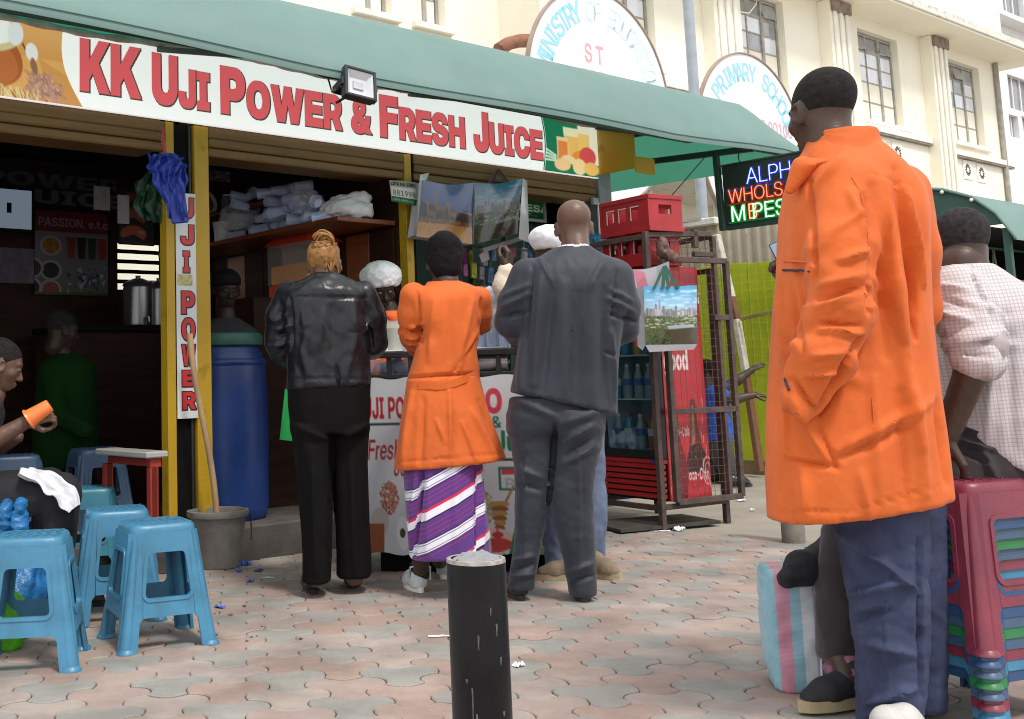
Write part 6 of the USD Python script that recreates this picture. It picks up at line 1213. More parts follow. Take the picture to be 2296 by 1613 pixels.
nk = Q(994, 640); cr = Blob(nk - [.15, .15, .07], nk + [.15, .15, .07], .006); cr.loft([(nk[2] - .03, nk[0], nk[1], .105, .09), (nk[2] + .02, nk[0] + .004, nk[1] + .01, .075, .07)], .006, n=2); cr.loft([(nk[2] - .07, nk[0], nk[1], .08, .07), (nk[2] + .06, nk[0] + .004, nk[1] + .01, .06, .06)], .004, n=2, op='sub'); obj('collar', cr.mesh(3), orange_cloth, pl, smooth=60)
grey_shoe = mat('pale_grey_shoe', (.52, .54, .54), .7, .12, 25, .4, 160); sock = mat('black_sock', (.012, .012, .014), .9, .3, 60)
for gg, d in ((fl, (-.05, .22)), (fr_ + [.03, .14, 0], (.08, .2))):
    u_, s_ = shoe_mesh(gg, gg + [d[0], d[1], 0], .046, .06); obj('shoe', u_, grey_shoe, pl, smooth=True); obj('sole', s_, sole_white, pl); obj('sock', tube([gg + [0, .05, .06], gg + [0, .045, .10], gg + [0, .04, .125]], [.042, .043, .044], 14), sock, pl, smooth=True)
obj('strap', tube([fl + [-.045, .04, .05], fl + [-.045, .02, .11], fl + [0, .0, .125], fl + [.045, .02, .11], fl + [.045, .04, .05]], .005, 6), mat('mint_strap', (.5, .62, .60), .6), pl, smooth=True)

# -- the woman in the black leather jacket
D = 5.25; Q = lambda u, v, dy=0.0: P(u, v, D + dy)
leather = mat('black_leather', (.0045, .005, .007), .31, .35, 10, .22, 180, spec=.42, rvar=.1, dist=.004)
HT = hframe(Q(726, 594, .05), math.radians(-4), math.radians(-8), 0, .95)
CREASE = 2.0
lj = Blob(Q(580, 930, -.35), Q(890, 580, .4), .0095)
lj.loft(rows(c6, D, [(1005, 925, 1120, .07), (1040, 880, 1180, .085), (1090, 775, 1275, .115), (1150, 705, 1335, .135), (1230, 680, 1370, .14), (1320, 690, 1370, .145), (1450, 715, 1385, .15)]) + rows(c1, D, [(50, 520, 960, .15), (150, 520, 970, .15), (250, 520, 982, .152), (420, 515, 988, .155)]), .03, n=2.6)
aL = [Q(*c6(745, 1180)), Q(*c6(665, 1350), .02), Q(*c6(655, 1540), .05), Q(*c1(490, 130), .12), Q(*c1(500, 180), .3)]; aR = [Q(*c6(1330, 1180)), Q(*c6(1390, 1350), .02), Q(*c6(1405, 1540), .05), Q(*c1(1000, 110), .12), Q(*c1(990, 130), .3)]
lj.chain(aL, [.066, .064, .060, .058, .045], .02); lj.chain(aR, [.066, .064, .060, .056, .045], .02)
a, b = Q(*c1(520, 358)), Q(*c1(985, 328)); n_ = np.cross(b - a, [0, 1, 0]); lj.cut(a, n_ if n_[2] < 0 else -n_)
lj = lj.mesh(5); sleeve_rings(lj, aL, .085, .006, 5, 8, .4, .95); sleeve_rings(lj, aR, .085, .005, 5, 9, .4, .95); crumple(lj, .006, 11, 51, (1, 1, .7))
creases(lj, [c6(745, 1210) + c6(760, 1600) + (5, -.012), c6(1345, 1190) + c6(1400, 1600) + (5, -.012), c6(640, 1450) + c6(745, 1420) + (5, .009), c6(640, 1500) + c6(740, 1480) + (4, -.008), c6(620, 1390) + c6(720, 1330) + (6, .007), c6(700, 1190) + c6(1360, 1195) + (2.5, -.005), c6(1080, 1200) + c6(1090, 1600) + (12, -.007), c6(860, 1250) + c6(900, 1600) + (16, .007), c6(1250, 1250) + c6(1260, 1600) + (16, .007), c6(1000, 1300) + c6(980, 1600) + (10, .006), c1(520, 300) + c1(985, 300) + (2.5, -.004), c1(800, 230) + c1(810, 330) + (5, -.010), c1(600, 100) + c1(640, 300) + (14, .006), c1(900, 60) + c1(850, 300) + (12, .006), c1(430, 180) + c1(530, 140) + (5, .009), c1(440, 120) + c1(530, 90) + (5, .008)])
blk = mat('black_trouser_cloth', (.0055, .0048, .0050), .9, .2, 10, .1, 300, spec=.12)
bt = Blob(Q(600, 1370, -.3), Q(870, 840, .3), .0095)
bt.loft(rows(c1, D, [(300, 520, 985, .15), (420, 525, 984, .15), (520, 535, 980, .145), (600, 545, 976, .13)]), .02, n=2.4)
legA = rows(c1, D, [(560, 540, 780, .12), (800, 570, 775, .11), (1000, 588, 770, .11), (1200, 600, 770, .11), (1437, 608, 758, .11)], -.02); bt.loft(legA, .012, n=2.3)
legB = rows(c1, D, [(560, 750, 978, .12), (800, 775, 972, .11), (1000, 785, 976, .11), (1200, 795, 984, .11), (1412, 800, 990, .11)], .04); bt.loft(legB, .012, n=2.3)
bt = bt.mesh(4); crumple(bt, .005, 8, 61, (1.3, 1.3, .4)); creases(bt, [c1(770, 620) + c1(775, 1380) + (6, -.025), c1(660, 700) + c1(680, 1400) + (10, .01), c1(880, 700) + c1(900, 1380) + (10, .01), c1(560, 560) + c1(740, 640) + (8, .01), c1(960, 560) + c1(800, 640) + (8, .01)])
fl, fr_ = G(705, 1334), G(788, 1322)
hLw, hRw = Q(*c1(520, 190), .38), Q(*c1(975, 140), .38)
body = body_mesh([([Q(727, 640, .03), Q(726, 675, .03), Q(725, 710, .02), Q(725, 830), Q(725, 930)], [.048, .05, .08, .10, .11]), ([Q(727, 680), aL[0], aL[2], aL[3], hLw], [.05, .045, .04, .036, .024]), ([Q(727, 680), aR[0], aR[2], aR[3], hRw], [.05, .045, .04, .036, .024]), legs(*legA), legs(*legB)], HT,
                 [hand_mesh(fr3(hLw, (.3, .8, .2), (-.8, .1, .5)), (.6, .8, .5), 1, .92), hand_mesh(fr3(hRw, (-.3, .8, .2), (.8, .1, .5)), (.6, .8, .5), -1, .92)])
pw = add_person('woman in black leather jacket and black trousers with fair pinned up braids at the counter', Q(725, 930), body, skin_b)
obj('jacket', lj, leather, pw, smooth=50); obj('trousers', bt, blk, pw, smooth=50)
braid = mat('golden_brown_hair', (.36, .17, .045), .5, .35, 40, .5, 200, col2=(.13, .055, .015), pos=(.35, .6), dist=.004); hc = HT[:3, 3]
def braids():
    out = []; r = np.random.default_rng(4)
    for i in range(84):
        t0 = r.uniform(-1.2, 1.2); z0 = r.uniform(-.05, .07); q = []
        for t in np.linspace(0, 1, 9):
            th = t0 * (1 - t) + .5 * math.sin(3 * t + i); zc = z0 + (.075 - z0) * t + .03 * math.sin(t * 3.1); rr = .078 + .012 * math.sin(t * 6 + i) + .016 * t
            q.append(hc + [math.sin(th) * rr * .82, -math.cos(th) * rr, zc])
        out.append(tube(q, .0048, 5))
    for i in range(26):
        a0 = r.uniform(0, 6.28); q = [hc + [.045 * math.cos(a0 + t * 4.2) * (1 - .25 * t), -.07 - .022 * math.sin(a0 + t * 4), .085 + .045 * math.sin(a0 + t * 4.2) + .01 * t] for t in np.linspace(0, 1, 14)]; out.append(tube(np.array(q) + r.normal(0, .006, 3), .0055, 5))
    return cat(*out)
add_hair(pw, HT @ np.diag([1.04, 1.04, 1.03, 1]), braid); obj('braids', braids(), braid, pw, smooth=True)
nk = Q(727, 662); cr = Blob(nk - [.13, .13, .06], nk + [.13, .13, .08], .006); cr.loft([(nk[2] - .04, nk[0], nk[1], .085, .08), (nk[2] + .034, nk[0], nk[1] + .006, .064, .064)], .006, n=2); cr.loft([(nk[2] - .06, nk[0], nk[1], .07, .07), (nk[2] + .06, nk[0], nk[1] + .006, .057, .057)], .004, n=2, op='sub'); obj('shirt_collar', cr.mesh(3), shirt, pw, smooth=60)
cr = Blob(nk - [.16, .16, .09], nk + [.16, .16, .06], .006); cr.loft([(nk[2] - .06, nk[0], nk[1], .115, .10), (nk[2] + .014, nk[0], nk[1] + .004, .076, .074)], .006, n=2); cr.loft([(nk[2] - .08, nk[0], nk[1], .09, .085), (nk[2] + .06, nk[0], nk[1] + .006, .066, .066)], .004, n=2, op='sub'); obj('jacket_collar', cr.mesh(3), leather, pw, smooth=60)
for gg, d in ((fl, (-.03, .23)), (fr_, (.03, .23))):
    u_, s_ = shoe_mesh(gg, gg + [d[0], d[1], 0], .045, .05); obj('shoe', u_, shoe_black, pw, smooth=True); obj('sole', s_, sole_black, pw); obj('heel_tag', box(gg[0] + .012, gg[1] - .004, .03, gg[0] + .03, gg[1] + .004, .07), shirt, pw)

# -- the man in the checked shirt, sitting on the stacked stools at the right edge
D = 3.42; Q = lambda u, v, dy=0.0: P(u, v, D + dy)
HT = hframe(Q(2150, 560, .06), math.radians(3), math.radians(-17), math.radians(3), 1.0)
CHK = usdkit.material(stage, '/World/Looks/checked_cotton', {
    'tc': ('texture_coordinate', {}), 'm': ('mapping', {'rotation': (0.0, .06, .3)}), 's': ('separate_xyz', {}),
    'ax': ('math', {'math_type': 'multiply', 'value2': 92.0}), 'az': ('math', {'math_type': 'multiply', 'value2': 92.0}), 'fx': ('math', {'math_type': 'fraction'}), 'fz': ('math', {'math_type': 'fraction'}),
    'lx': ('math', {'math_type': 'less_than', 'value2': .26}), 'lz': ('math', {'math_type': 'less_than', 'value2': .26}), 'mx': ('math', {'math_type': 'maximum'}),
    'c': ('mix_color', {'a': (.54, .50, .50), 'b': (.40, .355, .37)}), 'p': ('principled_bsdf', {'roughness': .8, 'specular_ior_level': .3})},
    [('tc.object', 'm.vector'), ('m.vector', 's.vector'), ('s.x', 'ax.value1'), ('s.z', 'az.value1'), ('ax.value', 'fx.value1'), ('az.value', 'fz.value1'), ('fx.value', 'lx.value1'), ('fz.value', 'lz.value1'), ('lx.value', 'mx.value1'), ('lz.value', 'mx.value2'), ('mx.value', 'c.fac'), ('c.result', 'p.base_color')], surface='p.BSDF')
CREASE = 1.8
st = Blob(Q(2000, 1230, -.4), Q(2520, 560, .55), .0095)
st.loft(rows(ident, D, [(598, 2108, 2212, .075), (625, 2100, 2250, .10), (665, 2102, 2300, .14), (720, 2100, 2360, .17), (800, 2105, 2400, .18), (900, 2115, 2425, .185), (1000, 2140, 2445, .19), (1110, 2180, 2455, .19)]), .03, n=2.4)
aL = [Q(2150, 660, -.10), Q(2180, 740, -.17), Q(2190, 795, -.20)]; aR = [Q(2360, 680, .05), Q(2440, 860, .05)]
st.chain(aL, [.082, .08, .074], .02); st.chain(aR, [.085, .07], .03)
a, b = Q(2130, 1000), Q(2296, 1085); n_ = np.cross(b - a, [0, 1, 0]); st.cut(a, n_ if n_[2] < 0 else -n_)
st = st.mesh(5); sleeve_rings(st, aL, .1, .008, 3, 4, .3, 1.1); crumple(st, .005, 8, 71, (1.2, 1.2, .7))
creases(st, [(2170, 590, 2240, 740, 5, -.010), (2105, 640, 2170, 650, 8, .009), (2110, 670, 2180, 690, 8, -.008), (2100, 700, 2180, 720, 9, .010), (2150, 770, 2230, 750, 6, .010), (2140, 790, 2225, 800, 5, -.010), (2225, 780, 2215, 1000, 14, .008), (2260, 700, 2270, 1000, 18, -.007)])
cuff = Blob(Q(2120, 860, -.4), Q(2270, 720, .1), .007); cuff.cone(Q(2200, 775, -.20), Q(2200, 812, -.20), .066, .062, .01); cuff = cuff.mesh(3); crumple(cuff, .004, 12, 5)
mar = mat('dark_maroon_trousers', (.020, .013, .016), .8, .2, 8, .15, 300, sheen=.2)
tz = Blob(Q(1820, 1600, -.5), Q(2480, 900, .5), .0095)
tz.loft(rows(ident, D, [(930, 2125, 2330, .14), (1010, 2120, 2400, .16), (1095, 2128, 2430, .16), (1135, 2140, 2420, .13)]), .03)
tz.chain([Q(2200, 1070, -.02), Q(2020, 1120, .02), Q(1930, 1150, .04)], [.12, .095, .085], .03)
tz.chain([Q(1918, 1160, .04), Q(1890, 1300, .02), Q(1882, 1465, .0)], [.085, .07, .06], .02)
tz.chain([Q(2280, 1080, .1), Q(2130, 1130, .22), Q(2105, 1300, .25), Q(2100, 1500, .28)], [.12, .09, .07, .06], .02)
tz = tz.mesh(4); crumple(tz, .006, 9, 81); creases(tz, [(2130, 980, 2230, 1010, 7, .012), (2130, 1000, 2220, 1040, 6, -.010), (2130, 960, 2200, 970, 6, .008), (2200, 1000, 2240, 1090, 12, .010)])
fs = G(1905, 1590); elb, wr = Q(2190, 805, -.2), Q(2118, 985, -.14)
hT = fr3(wr, (-.15, .25, -.95), (-.9, -.2, .2)); hm = hand_mesh(hT, (.2, .5, .4), 1, 1.05); hR2 = fr3(Q(2385, 1050, -.02), (-.8, -.2, -.35), (0, -.3, 1))
body = body_mesh([([Q(2155, 590, .02), Q(2162, 625, .03), Q(2200, 690, .03), Q(2260, 860), Q(2280, 1040)], [.064, .064, .09, .12, .13]), ([Q(2190, 660), Q(2150, 665, -.09), elb, wr], [.06, .052, .047, .034]), ([Q(2220, 660), aR[0], aR[1], hR2[:3, 3]], [.06, .052, .046, .03]), ([Q(2240, 1060), Q(1935, 1145, .04), Q(1882, 1465, 0), np.array([fs[0], fs[1], .08])], [.09, .06, .042, .036])], HT, [hm, hand_mesh(hR2, (.3, .5, .4), -1, 1.05)])
pc_ = add_person('man in checked shirt with rolled sleeve sitting on the stacked stools at the right edge', Q(2260, 1000), body, skin_a)
add_hair(pc_, HT, mat('hair_grey_black', (.026, .023, .024), .85, .5, 60, .9, 420, spec=.25, dist=.004)); add_eyes(pc_, HT)
obj('shirt', st, CHK, pc_, smooth=50); obj('cuff', cuff, mat('cuff_shade_tone', (.34, .29, .30), .85, .2, 30), pc_, smooth=50); obj('trousers', tz, mar, pc_, smooth=50)  # cuff coloured darker than the shirt to stand for its shade
canvas = mat('black_canvas_shoe', (.014, .013, .016), .8, .3, 25); tan = mat('tan_rubber_sole', (.36, .29, .17), .7, .15, 20)
u_, s_ = shoe_mesh(fs + [.07, .03, .01], fs + [-.16, -.05, .01], .052, .07, .03); obj('shoe', u_, canvas, pc_, smooth=True); obj('sole', s_, tan, pc_)
obj('sock', tube([Q(1882, 1448), Q(1886, 1490), (Q(1890, 1520) + fs + [.02, 0, .12]) / 2, fs + [.02, 0, .06]], [.055, .055, .056, .052], 16), mat('mauve_sock', (.20, .09, .14), .9, .25, 40), pc_, smooth=True)

# -- the person hidden behind the suit: white cap, cream sleeve, blue jeans, tan shoes
D = 5.6; Q = lambda u, v, dy=0.0: P(u, v, D + dy)
HT = hframe(Q(1240, 568), math.radians(55), math.radians(-10), 0, .95)
jb = Blob(Q(1090, 960, -.3), Q(1400, 590, .4), .011); jb.loft([sec(Q(1255, 640), .07, .07), sec(Q(1260, 680), .17, .12), sec(Q(1265, 800), .17, .13), sec(Q(1270, 940), .17, .13)], .03)
jb.chain([Q(1200, 690), Q(1150, 690, -.02), Q(1131, 640, -.02), Q(1136, 612, -.02)], [.065, .055, .05, .042], .02); jb = jb.mesh(4); crumple(jb, .010, 13, 9); 
bj = mat('faded_denim', (.075, .10, .17), .85, .25, 12, .25, 500, col2=(.14, .18, .27), pos=(.3, .75), stretch=(1, 1, .4), dist=.002)
pj = Blob(Q(1190, 1320, -.3), Q(1400, 860, .35), .011); legA = rows(ident, D, [(880, 1210, 1340, .12), (1000, 1205, 1345, .12), (1040, 1215, 1300, .09), (1150, 1220, 1300, .085), (1270, 1225, 1300, .08)], -.03); legB = rows(ident, D, [(880, 1270, 1350, .10), (1040, 1290, 1353, .085), (1150, 1290, 1358, .08), (1240, 1300, 1353, .07), (1272, 1298, 1352, .07)], .1); pj.loft(legA, .02); pj.loft(legB, .02); pj = pj.mesh(4); crumple(pj, .007, 11, 12)
f1, f2 = G(1262, 1300), G(1362, 1296)
body = body_mesh([([Q(1248, 620), Q(1258, 690), Q(1265, 850), Q(1270, 920)], [.05, .09, .10, .10]), ([Q(1258, 680), Q(1190, 690), Q(1140, 680), Q(1136, 600)], [.06, .045, .038, .028]), legs(*legA), legs(*legB)], HT, [hand_mesh(fr3(Q(1137, 604, -.02), (.25, .1, 1), (.8, -.5, .1)), (.7, .8, .6), 1, .95)])
pb = add_person('person in white cap, cream jacket and faded jeans mostly hidden behind the suited man', Q(1265, 900), body, skin_a)
obj('jacket', jb, mat('cream_cloth', (.62, .52, .40), .85, .1, 8, .2, 60), pb, smooth=50); obj('jeans', pj, bj, pb, smooth=50)
hc = HT[:3, 3]; cb = Blob(hc - [.14, .16, .05], hc + [.14, .16, .16], .007); cb.ell(hc + [0, -.01, .055], (.093, .108, .078), .02).ell(hc + [-.03, -.0, .08], (.085, .10, .055), .03); cb.cut(hc + [0, 0, .02], (0, 0, -1)); cb = cb.mesh(4); crumple(cb, .005, 15, 2); obj('cap', cb, white_cloth, pb, smooth=50)
tan_shoe = mat('tan_suede_shoe', (.20, .15, .10), .85, .2, 20, .3, 120)
for gg, d in ((f1, (-.13, .02)), (f2 + [-.02, .06, 0], (.07, -.12))):
    u_, s_ = shoe_mesh(gg + [.12 if d[0] < 0 else -.06, 0, 0], gg + [d[0], d[1], 0], .05, .07, .026); obj('shoe', u_, tan_shoe, pb, smooth=True); obj('sole', s_, tan, pb)

# -- the server behind the counter, white cap and orange collar
D = 6.75; Q = lambda u, v, dy=0.0: P(u, v, D + dy)
HT = hframe(Q(858, 648), math.radians(186), math.radians(-24), math.radians(6), .95); hc = HT[:3, 3]
ov = Blob(Q(770, 960, -.35), Q(970, 660, .3), .011); ov.loft([sec(Q(880, 700), .07, .07), sec(Q(882, 730), .17, .11), sec(Q(885, 850), .19, .13), sec(Q(885, 940), .19, .13)], .03)
ov.chain([Q(935, 735), Q(950, 800, -.05), Q(915, 830, -.25)], [.065, .055, .045], .02); ov.chain([Q(830, 735), Q(815, 810, -.05), Q(850, 835, -.25)], [.065, .055, .045], .02); ov = ov.mesh(4); crumple(ov, .006, 10, 6)
body = body_mesh([([Q(872, 690), Q(882, 740), Q(885, 850), Q(885, 940)], [.052, .09, .10, .10]), ([Q(882, 740), Q(930, 740), Q(950, 805, -.05), Q(905, 838, -.3)], [.06, .045, .038, .026]), ([Q(882, 740), Q(832, 740), Q(815, 812, -.05), Q(862, 842, -.3)], [.06, .045, .038, .026]), ([Q(865, 930), Q(862, 1060), np.array([Q(862, 1060)[0], D, .25])], [.08, .06, .045]), ([Q(905, 930), Q(908, 1060), np.array([Q(908, 1060)[0], D, .25])], [.08, .06, .045])], HT,
                 [hand_mesh(fr3(Q(905, 838, -.3), (-.5, -.8, .0), (0, 0, 1)), (.5, .7, .5), 1, .95), hand_mesh(fr3(Q(862, 842, -.3), (.4, -.8, .0), (0, 0, 1)), (.5, .7, .5), -1, .95)])
pv = add_person('server in puffy white cap and orange overall looking down behind the counter', Q(885, 940), body, skin_c)
add_eyes(pv, HT); obj('overall', ov, orange_cloth, pv, smooth=50)
cb = Blob(hc - [.17, .17, .06], hc + [.17, .17, .19], .007); R_ = HT[:3, :3] / .95
cb.ell(hc + R_ @ np.array([0, -.02, .075]), (.115, .115, .085), .02); cb.ell(hc + R_ @ np.array([0, -.045, .06]), (.12, .10, .075), .03); cb.cone(hc + R_ @ np.array([0, .035, .052]), hc + R_ @ np.array([0, -.06, .01]), .07, .08, .015); cb.cut(hc + R_ @ np.array([0, .06, .038]), R_ @ np.array([0, .42, -.9])); cb = cb.mesh(4); crumple(cb, .008, 17, 8); obj('cap', cb, white_cloth, pv, smooth=50)
cr = Blob(Q(800, 760, -.25), Q(960, 680, .2), .007); cr.chain([Q(862, 705, -.08), Q(885, 720, -.10), Q(905, 742, -.11)], [.014, .022, .016], .02); cr.chain([Q(905, 690, -.02), Q(912, 712, -.09), Q(908, 742, -.11)], [.02, .024, .014], .02); obj('collar', cr.mesh(3), mat('red_orange_cloth', (.55, .06, .015), .8, .1), pv, smooth=True)
obj('trousers', cat(*[tube([Q(u, 920), Q(u, 1060), np.array([Q(u, 1060)[0], D, .16])], [.1, .08, .07], 14) for u in (864, 907)]), blk, pv, smooth=True)

# -- the second server, dark cap, in the shade at the left of the same bay
D = 6.9; Q = lambda u, v, dy=0.0: P(u, v, D + dy)
HT = hframe(Q(508, 650), math.radians(200), math.radians(-10), 0, .95); hc = HT[:3, 3]
ov = Blob(Q(420, 1080, -.3), Q(610, 670, .3), .012); ov.loft([sec(Q(508, 715), .07, .07), sec(Q(506, 750), .19, .11), sec(Q(508, 900), .19, .13), sec(Q(508, 1060), .20, .14)], .03); ov = ov.mesh(4); crumple(ov, .006, 9, 16)
body = body_mesh([([Q(508, 700), Q(508, 760), Q(508, 900), Q(508, 1000)], [.052, .09, .10, .10]), ([Q(480, 1000), np.array([Q(480, 1000)[0], D, .22])], [.08, .05]), ([Q(530, 1000), np.array([Q(530, 1000)[0], D, .22])], [.08, .05])], HT)
pd = add_person('worker in dark cap and orange bib standing in the shade behind the blue barrel', Q(508, 1000), body, skin_c)
obj('apron', ov, mat('dark_apron', (.02, .018, .02), .85), pd, smooth=50); cb = Blob(hc - [.13, .15, .05], hc + [.13, .15, .15], .008); cb.ell(hc + [0, -.01, .05], (.092, .11, .082), .02); cb.cut(hc + [0, 0, .025], (0, 0, -1)); obj('cap', cb.mesh(3), hd, pd, smooth=True)
obj('bib', strip([Q(548, 760, -.13), Q(540, 820, -.15), Q(515, 880, -.16), Q(500, 930, -.16)], .05, .01, (1, 0, .3)), orange_cloth, pd)

# -- the seated man drinking at the left edge
D = 5.25; Q = lambda u, v, dy=0.0: P(u, v, D + dy)
HT = hframe(Q(4, 818, 0), math.radians(-72), math.radians(-22), 0, .98)
dk = mat('dark_shirt', (.016, .015, .018), .85, .2, 8, .15, 200)
sm = Blob(Q(-190, 1130, -.35), Q(60, 840, .35), .011); sm.loft([sec(Q(-30, 905), .07, .07), sec(Q(-60, 935), .13, .17), sec(Q(-85, 1020), .15, .18), sec(Q(-90, 1110), .16, .18)], .03)
el_, wr_ = Q(-55, 1010, -.20), Q(62, 945, -.14); sm.chain([Q(-75, 950, -.15), Q(-65, 995, -.19)], [.075, .065], .02); sm = sm.mesh(4); crumple(sm, .006, 9, 26)
ts = Blob(Q(-190, 1460, -.45), Q(240, 1020, .4), .011); hip = Q(-90, 1120); kn1, kn2 = Q(140, 1105, -.12), Q(110, 1090, .14)
ts.chain([hip + [0, -.09, 0], kn1], [.11, .082], .03); ts.chain([hip + [0, .09, 0], kn2], [.11, .08], .03); ts.chain([kn1, np.array([kn1[0] - .02, kn1[1], .10])], [.078, .055], .02); ts.chain([kn2, np.array([kn2[0] - .02, kn2[1], .10])], [.075, .055], .02); ts = ts.mesh(4); crumple(ts, .006, 9, 36)
cupc = Q(88, 925, -.16)
hm = hand_mesh(fr3(wr_, (.85, .15, .28), (.1, -.75, .65)), (.75, .85, .55), -1, 1.02, thumb=.8)
body = body_mesh([([Q(-15, 885), Q(-55, 945), Q(-85, 1020), hip], [.056, .10, .11, .13]), ([Q(-50, 940), Q(-75, 950, -.15), el_, wr_], [.06, .055, .046, .032]), ([Q(-50, 940), Q(-60, 950, .16), Q(-30, 1020, .2), Q(40, 980, .12)], [.06, .055, .042, .03]), ([hip + [0, -.09, 0], kn1, np.array([kn1[0] - .02, kn1[1], .08])], [.09, .06, .04]), ([hip + [0, .09, 0], kn2, np.array([kn2[0] - .02, kn2[1], .08])], [.09, .06, .04])], HT, [hm])
psd = add_person('man in dark clothes sitting at the left edge, drinking from an orange cup', Q(-60, 1100), body, skin_b)
add_hair(psd, HT); add_eyes(psd, HT); obj('shirt', sm, dk, psd, smooth=50); obj('trousers', ts, mat('black_trousers', (.010, .010, .013), .85, .2, 8), psd, smooth=50)
for kn in (kn1, kn2):
    u_, s_ = shoe_mesh(np.array([kn[0] - .07, kn[1], 0]), np.array([kn[0] + .2, kn[1], 0])); obj('shoe', u_, shoe_black, psd, smooth=True); obj('sole', s_, sole_black, psd)
cup = thing('plastic_cup', 'bright orange plastic cup in the hand of the seated man', 'cup', fr3(cupc, (.5, .1, -.8), (-.80, -.1, -.6)))
cupm = mat('orange_plastic', (.85, .20, .05), .35, .05, spec=.5)
obj('cup_wall', lathe([(.001, -.055), (.028, -.055), (.031, -.05), (.036, 0), (.042, .05), (.044, .052), (.041, .05), (.034, 0), (.029, -.048), (.001, -.05)], 28), cupm, cup, None, smooth=40)
obj('lip', lathe([(.040, .048), (.046, .047), (.050, .056), (.0475, .058), (.040, .052)], 28), cupm, cup, None, smooth=40)
cb = drape([Q(44, 1062, -.19), Q(80, 1070, -.20), Q(115, 1085, -.215), Q(145, 1108, -.225), Q(166, 1140, -.23)], [(.0, .05, .012), (0, .04, .026), (.01, .03, .034), (.02, .03, .034), (.03, .02, .02)], .014, 6)
tpw = obj('white_cloth', cb, white_cloth, smooth=50); tag(tpw, 'white cap or cloth lying on the knee of the seated man', 'cloth')

# -- the person in green further inside
D = 6.7; Q = lambda u, v, dy=0.0: P(u, v, D + dy)
HT = hframe(Q(140, 740), math.radians(-60), math.radians(-12), 0, .95)
gs = Blob(Q(40, 1080, -.35), Q(260, 760, .35), .012); gs.loft([sec(Q(150, 795), .07, .07), sec(Q(150, 825), .16, .15), sec(Q(148, 930), .18, .16), sec(Q(145, 1050), .19, .17)], .03); gs.chain([Q(118, 835, -.12), Q(128, 930, -.2), Q(190, 965, -.25)], [.07, .055, .045], .03); gs = gs.mesh(4); crumple(gs, .005, 9, 46)
body = body_mesh([([Q(142, 790), Q(148, 850), Q(148, 940), Q(145, 1040)], [.05, .09, .10, .12]), ([Q(150, 1040), Q(215, 1050, -.2), np.array([Q(215, 1050, -.2)[0], D - .2, .25])], [.09, .07, .05])], HT)
pg = add_person('person in green shirt sitting in the dark at the back of the left bay', Q(145, 1040), body, skin_c); add_hair(pg, HT)
obj('shirt', gs, mat('green_shirt', (.003, .020, .003), .9, .1, spec=.1), pg, smooth=50); obj('trousers', tube([Q(148, 1045), Q(215, 1055, -.2), np.array([Q(215, 1050, -.2)[0], D - .2, .2])], [.12, .09, .07], 14), blk, pg, smooth=True)

# -- the boy in blue behind the cage
D = 9.7; Q = lambda u, v, dy=0.0: P(u, v, D + dy)
HT = hframe(Q(1590, 835), math.radians(-80), math.radians(-5), 0, .9)
bs = Blob(Q(1520, 1000, -.3), Q(1680, 820, .3), .010); bs.loft([sec(Q(1594, 866), .06, .06), sec(Q(1596, 880), .11, .15), sec(Q(1606, 930), .11, .14), sec(Q(1612, 988), .11, .14)], .03)
s1 = [Q(1600, 882, -.12), Q(1622, 885, -.15)]; bs.chain(s1, [.06, .05], .02); bs.chain([Q(1600, 880, .12), Q(1622, 868, .15)], [.06, .05], .02); bs = bs.mesh(4); crumple(bs, .006, 10, 2)
w1, w2 = Q(1690, 886, -.15), Q(1683, 832, .15); h1, h2 = hand_mesh(fr3(Q(1692, 886, -.15), (1, 0, -.1), (0, -.3, 1)), (.25, .3, .3), -1, .8), hand_mesh(fr3(Q(1685, 830, .15), (1, 0, .5), (0, -.6, .8)), (.1, .2, .2), 1, .8)
body = body_mesh([([Q(1592, 860), Q(1597, 890), Q(1606, 950), Q(1612, 990)], [.045, .08, .09, .09]), ([Q(1598, 882), Q(1622, 888, -.15), Q(1648, 896, -.15), Q(1693, 886, -.15)], [.05, .044, .040, .028]), ([Q(1598, 882), Q(1620, 872, .15), Q(1655, 852, .15), Q(1686, 830, .15)], [.05, .044, .040, .028]), ([Q(1606, 990), Q(1626, 1045), Q(1640, 1082)], [.08, .055, .035]), ([Q(1606, 990, .1), Q(1600, 1045, .1), Q(1600, 1072, .1)], [.08, .055, .035])], HT, [h1, h2])
pk = add_person('boy in blue shirt and grey trousers reaching out beside the lime green fence', Q(1610, 990), body, skin_a); add_hair(pk, HT)
obj('shirt', bs, mat('royal_blue_cotton', (.025, .085, .42), .85, .12, 8), pk, smooth=50)
obj('trousers', cat(tube([Q(1610, 985, -.05), Q(1626, 1040, -.02), Q(1636, 1072, 0)], [.12, .085, .065], 14), tube([Q(1608, 985, .08), Q(1600, 1040, .1), Q(1600, 1065, .1)], [.12, .085, .065], 14)), mat('grey_trousers', (.06, .06, .065), .85, .15, 8), pk, smooth=True)
for gg in (G(1640, 1092), G(1598, 1082)):
    u_, s_ = shoe_mesh(gg + [-.04, 0, 0], gg + [.17, 0, 0], .04, .05); obj('shoe', u_, shoe_black, pk, smooth=True); obj('sole', s_, sole_black, pk)

